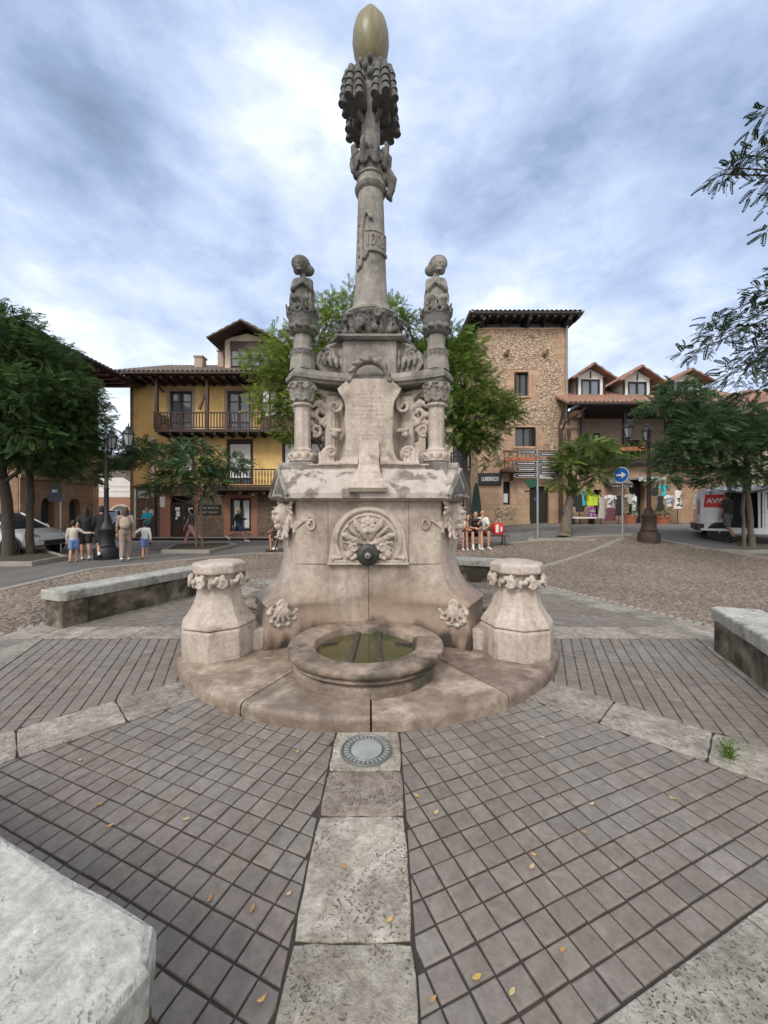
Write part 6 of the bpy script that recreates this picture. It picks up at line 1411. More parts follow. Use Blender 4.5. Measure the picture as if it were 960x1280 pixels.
def lamp_post(label, base, Hh, arms, mat, s=1., wide=1.):
    t = thing('street_lamp', label, 'street lamp', base, 0, 'cast iron street lamps'); w_ = wide
    m = MB(); m.lathe([(.24*w_, -.02), (.25*w_, .08), (.25*w_, .30), (.22*w_, .36), (.18*w_, .40), (.19*w_, .44), (.17*w_, .5), (.15*w_, .85), (.17*w_, .90), (.17*w_, .96), (.13*w_, 1.02), (.11*w_, 1.10), (.075, 1.25), (.065, 2.2), (.085, 2.24), (.06, 2.3), (.05, Hh-1.0), (.08, Hh-.95), (.08, Hh-.9), (.045, Hh-.85), (.04, Hh-.55), (.07, Hh-.5), (.02, Hh-.35), (.01, Hh-.25)], 16)
    m.build('pole', mat, t, smooth=True, angle=35)
    for a, L_ in arms:
        u = np.array((math.cos(R(a)), math.sin(R(a)), 0)); m = MB(); Z = np.array((0, 0, 1.))
        m.tube([Z*(Hh-1.05), u*L_*.3+Z*(Hh-1.15), u*L_*.7+Z*(Hh-1.0), u*L_+Z*(Hh-.88), u*L_+Z*(Hh-.78)], [.03, .028, .024, .024, .03], 7)
        m.tube([tuple(x) for x in spiral(u*L_*.42+Z*(Hh-.95), u, Z, .13, 1.4, shrink=.2, start=3.6)], .014, 6); m.tube([tuple(x) for x in spiral(u*L_*.76+Z*(Hh-.9), u, Z, .08, -1.4, shrink=.2, start=2.5)], .011, 6)
        m.build('arm', mat, t, smooth=True); lantern(t, tuple(u*L_+Z*(Hh-.78)), s)
    return t
lamp_post('black ornate street lamp with hanging garment draped look standing beside walkers at left'.replace(' with hanging garment draped look', ''), G(133, 699), 4.35, ((-4, .74), (112, .6)), blackm, .95, 1.35)
lamp_post('rusty brown street lamp with thick banded base in front of the clothes shop', G(811, 678), 4.45, ((180, .72), (60, .7), (-60, .7)), rustm, .95, 1.4)
# direction signs
b = G(672, 673); t = thing('direction_signpost', 'tall post carrying stacked arrow shaped direction signs pointing left and right', 'signpost', b); k = 480/b.y
hz_ = lambda py: PZ(py, b.y)-b.z
MB().lathe([(.045, 0), (.045, hz_(560)), (.05, hz_(559))], 10).build('pole', steel, t, smooth=True)
signd = flat('dark_sign_board', (.03, .03, .04), .5)
for py, sd_ in ((565.5, -1), (579.5, -1), (587, -1), (594.5, -1), (568, 1), (577, 1), (584, 1), (591, 1), (596, 1)):
    z = hz_(py); L_ = .92; h = .085; g = rnd.uniform(-.01, .01)
    o = [(.06, -h), (L_-.10, -h), (L_, 0), (L_-.10, h), (.06, h)]; m = MB(); m.loft([[(sd_*x, y, z+zz) for x, zz in o] for y in (-.05, -.03)]); a = m.build('arrow_sign', signd if (sd_ < 0 or py != 596) else whitep, t)
    a.rotation_euler = (0, 0, R(rnd.uniform(-6, 6)+(10*sd_ if sd_ > 0 else -4)))
    m = MB(); e = .014
    for (p, q_) in zip(o, o[1:]+o[:1]): m.tube([(sd_*p[0]*.985, -.052, z+p[1]*.86), (sd_*q_[0]*.985, -.052, z+q_[1]*.86)], .007, 4)
    x = .14
    while x < L_-.2: w1 = rnd.uniform(.03, .07); m.box(*sorted((sd_*x, sd_*(x+w1))), -.054, -.0505, z-.02, z+.022); x += w1+.02
    m.build('sign_marks', whitep if py != 596 else signd, a)
m = MB(); m.loft([[(-.55, y, hz_(600)), (-.02, y, hz_(600)), (-.02, y, hz_(606)), (-.20, y, hz_(610)), (-.35, y, hz_(609))] for y in (-.03, .03)]); m.build('green_panel', flat('dark_green_panel', (.02, .09, .06)), t)
# blue roundel
b = G(778, 672); t = thing('traffic_sign', 'round blue traffic sign with white arrow pointing right on grey post', 'traffic sign', b, -66)
zc_ = PZ(594, b.y)-b.z; MB().lathe([(.035, 0), (.035, zc_+.30)], 10).build('pole', steel, t, smooth=True); MB().box(-.17, .17, -.17, .17, -.02, .10).build('foot', kerbst, t, bevel=.02)
dsc = MB().lathe([(.30, -.012), (.30, .012)], 40, (0, -.06, zc_), (90, 0, 0)).build('disc', bluep, t); MB().lathe([(.30, 0), (.30, .004), (.275, .004), (.275, 0)], 40, (0, -.073, zc_), (90, 0, 0), cap=False).build('rim', whitep, dsc)
m = MB(); m.loft([[(x, y, zc_+z) for x, z in ((-.19, -.035), (.02, -.035), (.02, -.12), (.20, 0), (.02, .12), (.02, .035), (-.19, .035))] for y in (-.082, -.076)]); m.build('arrow', whitep, dsc)
b = G(76, 691); t = thing('traffic_sign', 'small dark blue parking notice on thin grey post before sandstone building', 'traffic sign', b, 20); zc_ = PZ(615, b.y)-b.z
MB().lathe([(.03, 0), (.03, zc_+.35)], 10).build('pole', steel, t, smooth=True); pl = MB().box(-.33, .05, -.06, -.045, zc_-.36, zc_+.25).build('plate', flat('slate_blue_plate', (.07, .09, .14), .5), t); MB().box(-.24, -.08, -.065, -.061, zc_-.02, zc_+.08).build('plate_mark', whitep, pl)

# ------------------------------------------------------------ vehicles
def wheel(par, x, y, r=.31, w_=.2, side=-1):
    w = MB().lathe([(r*.62, -w_/2), (r*.96, -w_/2), (r, -w_*.35), (r, w_*.35), (r*.96, w_/2), (r*.62, w_/2)], 28, (x, y, r), (90, 0, 0)).build('wheel', rubberm, par, smooth=True, angle=40)
    m = MB(); m.lathe([(.001, w_*.30), (r*.60, w_*.34), (r*.63, w_*.48), (r*.60, w_*.50), (r*.56, w_*.42), (r*.50, w_*.38)], 24, (x, y, r), (90*(1 if side < 0 else -1), 0, 0), cap=False)
    for i in range(5):
        a = R(72*i+10); m.obox((x+math.cos(a)*r*.32, y+side*w_*.42, r+math.sin(a)*r*.32), (r*.55, .02, .05), (0, -math.degrees(a), 0))
    m.ell((x, y+side*w_*.42, r), (.05, .02, .05)); m.build('rim', rimm, w); return w
def car(label, loc, rz, paint, L_=4.1, Wd=1.74, group=None, hat=1.48):
    """x forwards, origin at centre; lower body, cabin glass, roof, pillars and fittings"""
    t = thing('parked_car', label, 'car', loc, rz, group); h = L_/2; W2 = Wd/2
    sec = [(-h, .45, .80, .80), (-h+.04, .32, .92, .90), (-h+.35, .26, .98, .95), (-h+1.0, .24, .96, 1), (-.2, .24, .94, 1), (.75, .24, .93, 1), (1.15, .24, .90, .99), (h-.5, .26, .80, .95), (h-.15, .30, .70, .88), (h-.02, .36, .60, .78), (h, .42, .55, .72)]
    rings = []
    for x, zb, zt, wf in sec:
        w_ = W2*wf; zm = zb+(zt-zb)*.55
        rings.append([(x, -w_*.93, zb), (x, -w_, zb+.10), (x, -w_*1.0, zm), (x, -w_*.95, zt-.05), (x, -w_*.86, zt), (x, w_*.86, zt), (x, w_*.95, zt-.05), (x, w_, zm), (x, w_, zb+.10), (x, w_*.93, zb)])
    body = MB().loft(rings).build('body', paint, t, smooth=True, angle=38)
    cab = [(-h+.12, .98, .98, .82), (-h+.55, .96, hat-.10, .72), (-.45, .95, hat-.01, .70), (.15, .94, hat-.05, .70), (1.12, .90, .93, .80)]
    MB().loft([[(x, -W2*.90*1, zb-.02), (x, -W2*wf, zt), (x, W2*wf, zt), (x, W2*.90, zb-.02)] for x, zb, zt, wf in cab]).build('window_glass', glass, t, smooth=True, angle=20)
    MB().loft([[(x, -W2*wf, zt), (x, -W2*wf*.92, zt+.045), (x, W2*wf*.92, zt+.045), (x, W2*wf, zt)] for x, zb, zt, wf in cab[1:4]]).build('roof', paint, t, smooth=True, angle=30)
    for sg in (-1, 1):
        y0 = lambda f: sg*W2*f
        for (xa, za, fa), (xb, zb, fb), n_ in (((1.13, .92, .86), (.15, hat-.04, .71), 'pillar'), ((-.25, .95, .905), (-.35, hat, .715), 'pillar'), ((-h+.12, .98, .88), (-h+.55, hat-.08, .73), 'pillar')): MB().tube([(xa, y0(fa), za), (xb, y0(fb), zb)], .035, 6).build(n_, paint, t)
        for wx in (-h+.78, h-.78):
            MB().lathe([(.37, -.01), (.37, .01)], 24, (wx, y0(.985), .33), (90, 0, 0)).build('wheel_arch', blackp, t); wheel(t, wx, y0(.93), .31, .2, sg)
        hl = MB().ell((h-.22, y0(.72), .66), (.20, .10, .085), (0, 10, -sg*28)).build('headlight', frost, t, smooth=True)
        MB().ell((-h+.06, y0(.80), .82), (.07, .10, .14)).build('tail_light', redlamp, t, smooth=True); MB().ell((.85, y0(1.06), .98), (.07, .09, .06)).build('mirror', paint, t, smooth=True)
        MB().obox((.1, y0(.965), .80), (.16, .02, .03)).build('door_handle', paint, t)
    MB().box(h-.06, h+.012, -W2*.5, W2*.5, .36, .50).build('grille', blackp, t, bevel=.01); return t
b = G(50, 688); car('white hatchback parked at left edge with its nose pointing right', (-13.75, 13.75, b.z), -2, carw)
b = G(105, 674); car('black car with lights facing the square beside sandstone building', (b.x-.15, b.y+1.6, b.z), -72, card, 4.2)
b = G(118, 671); car('black car parked further up the side street by the building corner', (b.x+.25, b.y+7.5, b.z), -80, card, 4.2)
b = G(142, 668); car('grey car waiting before the arches in the gap', (b.x, b.y+2.2, b.z), -86, carg, 4.3)

# delivery van with open sliding door
b = G(862, 676); vz = b.z; V_ = thing('white_van', 'white hire van with open sliding door and red panel behind the trees', 'van', (PX(873, 14.1), 14.1, vz), -34)
m = MB(); side = [(.0, .42), (.0, .62), (.03, 1.0), (.10, 1.55), (.18, 1.80), (.30, 1.90)]
ops = [(.86, 1.60, .48, 1.74), (1.82, 2.75, 1.14, 1.72)]
def vy(z): return .0 if z < 1.05 else (z-1.05)**1.4*.14
def vwall(y_, sgn):
    mb = MB(); facade(mb, .22, 4.0, .42, 1.80, ops if sgn < 0 else [], 0, .06*(-sgn)); v = np.concatenate(mb.v); v[:, 1] += np.array([vy(z) for z in v[:, 2]]); mb.v = [v]
    if sgn > 0: v[:, 1] = 1.9-v[:, 1]
    return mb
for sgn in (-1, 1): vwall(0, sgn).build('side_panel', carw, V_, smooth=True, angle=30)
Y0, Y1 = lambda z: vy(z), lambda z: 1.9-vy(z)
rr = []
for x, z0_, zt, ins in ((.0, .55, 1.55, .12), (.03, .45, 1.72, .06), (.10, .42, 1.80, .02), (.219, .42, 1.80, .0)):
    rr.append([(x, Y0(z)+ins if z < zt else Y0(z)+ins, z) for z in (z0_, .8, 1.1, 1.4, zt)]+[(x, .5, zt+.07*(1-ins*4)), (x, 1.4, zt+.07*(1-ins*4))]+[(x, Y1(z)-ins, z) for z in (zt, 1.4, 1.1, .8, z0_)])
MB().loft(rr).build('rear_end', carw, V_, smooth=True, angle=50)
rr = []
for x, dz_1 in ((.219, 0), (.6, .06), (2.0, .09), (3.4, .06), (4.0, 0)): rr.append([(x, Y0(1.8), 1.80), (x, .25, 1.87+dz_1), (x, .95, 1.90+dz_1), (x, 1.65, 1.87+dz_1), (x, Y1(1.8), 1.80)])
MB().loft(rr).build('roof', carw, V_, smooth=True, angle=60)
MB().loft([[(x, Y0(.42)+i_, .42), (x, Y0(1.0)+i_, zt*.6+.3), (x, Y0(1.4)+.08+i_, zt), (x, Y1(1.4)-.08-i_, zt), (x, Y1(1.0)-i_, zt*.6+.3), (x, Y1(.42)-i_, .42)] for x, zt, i_ in ((4.001, 1.80, 0), (4.35, 1.45, .01), (4.6, 1.12, .03), (4.95, .95, .10), (5.08, .70, .2))]).build('bonnet', carw, V_, smooth=True, angle=50)
m = MB(); m.box(.3, 3.9, 1.1, 1.14, .45, 1.75); m.box(.75, .85, .08, 1.1, .45, 1.75); m.box(.3, 3.9, .1, 1.8, .40, .47); m.build('cargo_lining', blackp, V_); 
MB().box(1.83, 2.74, .09, .10, 1.15, 1.71).build('side_window', glass, V_)
m = MB(); m.box(.06, 4.0, -.03, .0, .36, .44); m.box(.9, 3.9, -.06, .02, .28, .36); m.build('sill', carw, V_); MB().box(-.08, .16, -.02, 1.92, .36, .60).build('bumper', blackp, V_, bevel=.03)
m = MB(); m.box(.10, 1.05, -.014, -.003, 1.20, 1.62) if False else None
rp = [(.14, 1.20), (.76, 1.20), (.78, 1.66), (.20, 1.66)]
MB().loft([[(x, vy(z)-.004, z) for x, z in rp], [(x, vy(z)-.012, z) for x, z in rp]]).build('red_panel', redp, V_)
tm = text_mesh('lettering', 'AVIS', .25, whitep, V_, (.47, .018, 1.43), (80, 0, 0), .006, sx=.95)
for x, z, h in ((1.95, .98, .06), (1.95, .86, .10)): 
    m = MB(); xx = x
    while xx < x+.62-(.25 if z < .9 else 0): w1 = rnd.uniform(.03, .06); m.box(xx, xx+w1, -.008, -.002, z-h/2, z+h/2); xx += w1+.025
    m.build('small_lettering', redp, V_)
MB().box(1.66, 1.70, -.01, -.003, .5, 1.74).build('door_rail', blackp, V_); MB().box(.815, .855, -.05, -.003, .48, 1.74).build('door_edge', blackp, V_)
for a, b_, c, d_ in ((.10, 2.9, 1.03, 1.036), (.10, .80, .62, .626), (.80, .806, .45, 1.75), (1.76, 1.766, .45, 1.75)): MB().box(a, b_, -.006+vy(c), .003+vy(c), c, d_).build('panel_seam', blackp, V_)
MB().box(-.012, -.002+.012, .03, .12, .95, 1.5).build('tail_light', redlamp, V_)
for wx in (.58, 3.9):
    for y_, sg in ((.08, -1), (1.82, 1)): MB().lathe([(.335, -.012), (.335, .012)], 24, (wx, y_+sg*.085, .34), (90, 0, 0)).build('wheel_arch', blackp, V_); wheel(V_, wx, y_+sg*.0, .31, .2, sg)
# ------------------------------------------------------------ people
EYE = flat('dark_eye', (.01, .01, .01), .3)
def person(label, loc, face, Hh=1.68, pose='stand', top=None, sleeve=.5, bot='trousers', botm=None, hair=None, long_hair=False, skin=SKIN, shoe=whitep, arms='down', stride=.0, vox=.0105, phase=1, group=None, lean=0., sock=None, toplen=0., seat=.46):
    t = thing('person', label, 'person', loc, face, group); s = Hh/1.72; V = lambda x, y, z: np.array((x*s, y*s, z*s))
    kid = Hh < 1.4; hk = 1.22 if kid else 1.0
    # pelvis height and legs (front is +y)
    hip = .90 if pose != 'sit' else (seat+.11)/s
    legs = []
    for sg in (-1, 1):
        a = stride*sg*phase; hj = V(sg*.085, 0, hip)
        if pose == 'sit':
            sp = {0: .10, 1: .16}[sg > 0 and lean > .2]
            kn = V(sg*(.11+.02), .42, hip+.02); an = V(sg*(.13), .42+(.10 if sg > 0 else -.04), .08); toe = an+V(sg*.02, .17, -.045)
        else:
            th = R(a*30); kb = R(8+(26 if a < 0 else 0)*abs(stride)); kn = hj+V(0, .43*math.sin(th), -.43*math.cos(th)); an = kn+V(0, .41*math.sin(th-kb), -.41*math.cos(th-kb))
            toe = an+V(.01*sg, .165*math.cos(min(0, th-kb)*.8), -.05+.165*math.sin(min(0, th-kb)*.8)) 
        legs.append((hj, kn, an, toe))
    zmin = min(min(l[3][2], l[2][2]-.06*s) for l in legs)-.025*s
    off = np.array((0, 0, -zmin if pose != 'sit' else 0)); legs = [tuple(p+off for p in l) for l in legs]
    pel = V(0, 0, hip)+off; ty = -.02+lean*.30
    chest = pel+V(0, ty*.6+lean*.12, .34); neck = pel+V(0, ty+lean*.22, .535); head = neck+V(0, .035+lean*.04, .145*hk)
    # arms
    A_ = []
    for i, sg in enumerate((-1, 1)):
        md = arms if isinstance(arms, str) else arms[i]; sh = neck+V(sg*.165, 0, -.065)
        if md == 'down': el = sh+V(sg*.05, -.03-.10*stride*sg*phase, -.27); wr = el+V(sg*.01, .05-.10*stride*sg*phase, -.24); dv = V(0, .02, -1)
        elif md == 'out': el = sh+V(sg*.20, .02, -.17); wr = el+V(sg*.23, .02, .0); dv = V(sg*1, 0, -.05)
        elif md == 'lap': el = sh+V(sg*.04, .10, -.25); wr = el+V(-sg*.10, .22, -.02); dv = V(-sg*.6, .6, -.2)
        elif md == 'chin': el = sh+V(sg*.02, .18, -.18); wr = el+V(-sg*.10, .08, .20); dv = V(-sg*.4, .1, .8)
        elif md == 'fwd': el = sh+V(sg*.03, .12, -.24); wr = el+V(-sg*.02, .23, .04); dv = V(0, 1, .1)
        elif md == 'up': el = sh+V(sg*.05, .2, -.02); wr = el+V(-sg*.02, .16, .18); dv = V(0, .5, .8)
        A_.append((sh, el, wr, dv/np.linalg.norm(dv), sg))
    m = MB(); k = s
    for (hj, kn, an, toe) in legs:
        m.chain([hj, hj*.45+kn*.55, kn], [.088*k, .072*k, .054*k]); m.chain([kn, kn*.6+an*.4+V(0, -.012, 0), an], [.052*k, .054*k, .034*k]); m.cap(an+V(0, -.02, -.03), toe, .036*k, .026*k)
    m.ell(pel+V(0, 0, .02), V(.155, .105, .11)); m.cap(pel+V(0, 0, .05), chest, .118*k, .125*k); m.ell(chest+V(0, .0, .05), V(.160, .105, .15)); m.cap(neck+V(-.12, 0, -.065), neck+V(.12, 0, -.065), .058*k, .058*k)
    m.cap(neck+V(0, 0, -.03), head+V(0, -.01, -.05), .052*k, .05*k)
    for sh, el, wr, dv, sg in A_:
        m.chain([sh, el, wr], [.048*k, .038*k, .027*k]); hx = np.cross(dv, (0, 1., .01)); hx = hx/(np.linalg.norm(hx)+1e-6); pc = wr+dv*.05*k
        m.ell(pc, (.036*k, .036*k, .036*k) if kid else (.034*k,)*3); m.cap(wr+dv*.02*k, wr+dv*.075*k, .028*k, .030*k)
        for j, ln in enumerate((.055, .068, .064, .05)):
            b0 = wr+dv*.085*k+hx*(j-1.5)*.018*k; m.chain([b0, b0+dv*ln*.55*k+np.array((0, .006, 0)), b0+dv*ln*k+np.array((0, .016*k, -.004))], [.0095*k, .009*k, .0075*k], 6)
        b0 = wr+dv*.035*k-hx*.028*k*1; m.chain([b0, b0+dv*.03*k-hx*.022*k, b0+dv*.058*k-hx*.024*k], [.011*k, .010*k, .008*k], 6)
    kk = k*hk; hd = lambda x, y, z: head+np.array((x*kk, y*kk, z*kk))
    m.ell(hd(0, -.005, .02), (.075*kk, .092*kk, .098*kk), None, 14, 10); m.ell(hd(0, .025, -.05), (.055*kk, .062*kk, .058*kk)); m.ell(hd(0, .094, -.018), (.013*kk, .020*kk, .022*kk)); m.ell(hd(0, .078, -.062), (.026*kk, .014*kk, .010*kk)); m.ell(hd(0, .066, -.095), (.024*kk, .022*kk, .018*kk))
    for sg in (-1, 1): m.ell(hd(sg*.078, -.005, -.012), (.012*kk, .020*kk, .030*kk)); m.ell(hd(sg*.032, .080, .022), (.020*kk, .010*kk, .008*kk))
    body = m.build('body', skin, t, remesh=vox, sm=1)
    for sg in (-1, 1): MB().ell(hd(sg*.030, .083, .004), (.012*kk, .008*kk, .008*kk)).build('eye', EYE, t)
    # clothing: follows the limbs a little outside the skin
    e = .016*k
    if top:
        m = MB(); m.cap(pel+V(0, 0, .06-toplen), chest, .125*k+e, .128*k+e); m.ell(pel+V(0, 0, .05-toplen), V(.160, .118, .08)+e*.6); m.ell(chest+V(0, 0, .05), V(.162, .11, .15)+e); m.cap(neck+V(-.13, 0, -.068), neck+V(.13, 0, -.068), .055*k+e, .055*k+e)
        for sh, el, wr, dv, sg in A_:
            if sleeve <= .5: m.cap(sh, sh*(1-sleeve*1.6)+el*sleeve*1.6, .050*k+e, .044*k+e)
            else: m.chain([sh, el, el*(1-(sleeve-.5)*1.9)+wr*(sleeve-.5)*1.9], [.050*k+e, .040*k+e, .032*k+e])
        m.build('shirt', top, t, remesh=.012, sm=2)
    if botm:
        m = MB(); m.ell(pel+V(0, 0, .0), V(.162, .122, .115)+e)
        if bot == 'skirt' or bot == 'dress':
            z0 = legs[0][1]*.5+legs[1][1]*.5; m.loft([[tuple(np.array((math.cos(q_)*(.15*k+e), math.sin(q_)*(.12*k+e), 0))+pel+V(0, 0, .08)) for q_ in np.linspace(0, 6.283, 15)[:-1]], [tuple(np.array((math.cos(q_)*(.20*k+e), math.sin(q_)*(.17*k+e), 0))+z0+V(0, 0, .08)) for q_ in np.linspace(0, 6.283, 15)[:-1]]])
        for (hj, kn, an, toe) in legs:
            if bot == 'shorts': m.chain([hj, hj*.25+kn*.75], [.095*k+e, .078*k+e])
            elif bot == 'trousers': m.chain([hj, hj*.45+kn*.55, kn, an*.93+kn*.07], [.092*k+e, .078*k+e, .062*k+e, .046*k+e])
        m.build({'shorts': 'shorts', 'trousers': 'trousers', 'skirt': 'skirt', 'dress': 'skirt'}[bot], botm, t, remesh=.012, sm=2)
    for (hj, kn, an, toe) in legs:
        if sock: MB().cap(an*.8+kn*.2, an, .042*k, .042*k).build('sock', sock, t, smooth=True)
        m = MB(); m.cap(an+V(0, -.03, -.035), toe+V(0, .015, -.002), .043*k, .036*k); d_ = toe-an; m.build('shoe', shoe, t, remesh=.012, sm=1)
    if hair:
        m = MB(); m.ell(hd(0, -.024, .036), (.084*kk, .094*kk, .094*kk), None, 14, 10); m.ell(hd(0, -.06, -.01), (.074*kk, .055*kk, .08*kk))
        if long_hair: m.cap(hd(0, -.075, -.02), hd(0, -.09, -.18), .062*kk, .05*kk); m.cap(hd(-.06, -.04, -.0), hd(-.065, -.05, -.14), .035*kk, .03*kk); m.cap(hd(.06, -.04, -.0), hd(.065, -.05, -.14), .035*kk, .03*kk)
        m.build('hair', hair, t, remesh=.012, sm=1)
    return t
def att(par, m, name, mat, **k): return m.build(name, mat, par, **k)
HD = flat('dark_hair', (.018, .013, .010), .6); HB = flat('brown_hair', (.07, .035, .02), .6); HG = flat('blond_hair', (.42, .34, .22), .6)
blk = flat('black_cloth', (.018, .018, .02)); wht = flat('white_cloth', (.70, .70, .68)); crm = flat('cream_knit', (.55, .50, .43)); blu = flat('light_blue_cloth', (.16, .24, .50)); tq = flat('turquoise_cloth', (.02, .38, .52)); pnk = flat('pink_cloth', (.62, .30, .28)); tau = flat('taupe_cloth', (.30, .23, .19)); nav = flat('navy_cloth', (.03, .05, .13)); red_ = flat('dull_red_cloth', (.18, .05, .045)); gry = flat('grey_cloth', (.11, .12, .14)); org = flat('peach_cloth', (.55, .28, .18))
g = lambda px, py: tuple(G(px, py))
WK = 'people walking on the square'
person('small child seen from behind in cream cardigan and light blue shorts holding adult at left', g(92, 703), 32, 1.22, 'walk', crm, .95, 'shorts', blu, HD, shoe=SKIN, arms=('down', 'out'), stride=.35)
person('adult with bare legs and black top leading the child at left', g(107, 700), 38, 1.66, 'walk', blk, .3, 'shorts', blk, HD, True, shoe=whitep, arms=('down', 'down'), stride=.4, phase=-1)
person('adult in black clothes half hidden behind the black street lamp', g(127, 699), 40, 1.72, 'walk', blk, .9, 'shorts', blk, HD, shoe=blackp, arms='down', stride=.6, sock=wht)
p = person('woman in taupe top seen from behind with beige backpack', g(157, 701), 30, 1.66, 'walk', tau, .9, 'trousers', tau, HB, True, shoe=whitep, arms=('down', 'down'), stride=.35, toplen=.06)
m = MB(); m.ell((0, -.21, 1.16), (.15, .075, .20)); m.ell((0, -.24, 1.10), (.12, .07, .12)); att(p, m, 'backpack', flat('beige_canvas', (.42, .34, .27)), remesh=.014)
person('small child in white cardigan and blue shorts with arm stretched to the woman', g(181, 698), 34, 1.18, 'walk', wht, .95, 'shorts', blu, HD, shoe=SKIN, arms=('out', 'down'), stride=.5)
person('person in turquoise shirt standing before the notice board', g(184, 681), 175, 1.66, 'stand', tq, .5, 'shorts', nav, HB, arms='fwd', shoe=blackp)
p = person('woman in pink trousers walking left past the yellow house door', g(239, 681), 85, 1.66, 'walk', gry, .2, 'trousers', pnk, HD, False, arms='down', stride=1.0, shoe=blackp)
m = MB(); m.ell((0, -.19, 1.20), (.13, .08, .19)); att(p, m, 'backpack', gry, remesh=.014)
person('walker in black jacket and shorts passing the curtained window', g(298, 677), -88, 1.70, 'walk', blk, .95, 'shorts', nav, HG, arms=('fwd', 'down'), stride=1.0, shoe=whitep)
# seats and seated people
def park_bench(label, loc, rz, L_=1.9):
    t = thing('park_bench', label, 'bench', loc, rz, 'park benches'); m = MB()
    for i in range(4): m.box(-L_/2, L_/2, -.20+.105*i, -.115+.105*i, .42, .455)
    m.build('seat', woodm, t)
    m = MB()
    for i in range(2): m.obox((0, .235+.03*i, .60+.14*i), (L_, .03, .10), (-12, 0, 0))
    m.build('backrest', woodm, t)
    for x in (-L_/2+.18, L_/2-.18):
        m = MB(); m.tube([(x, -.20, 0), (x, -.12, .40), (x, .18, .41), (x, .29, .85)], .022, 6); m.tube([(x, .12, .40), (x, .25, 0)], .022, 6); m.build('leg', blackm, t)
    return t
bb = G(601, 686); park_bench('park bench crowded with four seated people before the tower', (bb.x+.02, bb.y+.25, bb.z), 0, 2.1)
SB = 'people sitting on the bench by the tower'
sp = lambda px, dy=0.: (PX(px, bb.y+.15)+.0, bb.y+.15+dy, H(PX(px, bb.y), bb.y))
person('seated woman with navy bag on lap at left end of bench', sp(574), 170, 1.64, 'sit', wht, .3, 'shorts', nav, HD, True, arms='lap', shoe=whitep, group=SB, lean=.25)
person('seated child in peach top leaning between two adults', sp(583.5), 185, 1.35, 'sit', org, .2, 'shorts', red_, HB, True, arms='lap', shoe=whitep, group=SB, lean=.3, seat=.46)
person('seated person in black with bowed head and white shoes', sp(592), 180, 1.66, 'sit', blk, .5, 'shorts', blk, HD, arms='lap', shoe=whitep, sock=wht, group=SB, lean=.5)
p = person('bearded man in white shirt and dull red shorts on bench', sp(602), 182, 1.76, 'sit', wht, .4, 'shorts', red_, HD, arms=('lap', 'chin'), shoe=whitep, group=SB, lean=.15)
b = (PX(622, bb.y+.2), bb.y+.2, H(PX(622, bb.y), bb.y)+.456); t = thing('shopping_bag', 'red and white shopping bag standing on the bench end', 'bag', b, 12)
m = MB(); m.loft([[(-.15, -.09, 0), (.15, -.09, 0), (.15, .09, 0), (-.15, .09, 0)], [(-.19, -.10, .2), (.19, -.10, .2), (.19, .10, .2), (-.19, .10, .2)], [(-.18, -.07, .42), (.18, -.07, .42), (.18, .07, .42), (-.18, .07, .42)]]); m.build('bag_body', redp, t, bevel=.02)
m = MB(); m.box(-.13, -.02, -.112, -.103, .08, .36); m.box(.06, .12, -.112, -.103, .12, .28); m.build('bag_print', whitep, t); m = MB(); m.tube([(-.08, -.07, .42), (-.06, -.07, .55), (.06, -.07, .55), (.08, -.07, .42)], .008, 5); m.build('bag_handle', whitep, t)
b = G(589, 668); t = thing('folded_parasol', 'closed dark green parasol standing at the foot of the tower', 'parasol', (b.x, bb.y+3.2, H(b.x, bb.y+3.2))); m = MB(); m.lathe([(.02, 0), (.02, 2.3)], 8); m.lathe([(.28, 0), (.28, .05), (.05, .09)], 16); m.build('pole', steel, t)
m = MB(); rings = [[((r*(1+.22*(j % 2)))*math.cos(R(22.5*j)), (r*(1+.22*(j % 2)))*math.sin(R(22.5*j)), z) for j in range(16)] for r, z in ((.12, .6), (.16, .75), (.19, 1.1), (.15, 1.6), (.09, 2.1), (.03, 2.35))]; m.loft(rings); m.build('canopy', flat('dark_green_canvas', (.03, .06, .045)), t, smooth=True, angle=60)
bb2 = G(346, 690); park_bench('park bench partly hidden by left side of the fountain', (bb2.x+.35, bb2.y+.5, bb2.z), 75, 1.7)
person('person in black seated sideways just left of fountain base', (bb2.x+.15, bb2.y+.1, bb2.z), 80, 1.62, 'sit', blk, .4, 'shorts', blk, HD, arms='lap', shoe=blackp, lean=.3)
person('person in peach top seated beside person in black left of fountain', (bb2.x+.20, bb2.y+.72, bb2.z), 85, 1.62, 'sit', org, .2, 'shorts', gry, HB, True, arms='fwd', shoe=whitep, lean=.2)
b = G(910, 678); person('man in black shirt and long shorts at the open van door', (PX(909, 13.6), 13.6, H(PX(909, 13.6), 13.6)), 15, 1.78, 'walk', flat('faded_black_cloth', (.03, .035, .035)), .45, 'shorts', gry, HD, skin=SKIN2, arms=('down', 'fwd'), stride=.4, shoe=blackp, sock=blk)

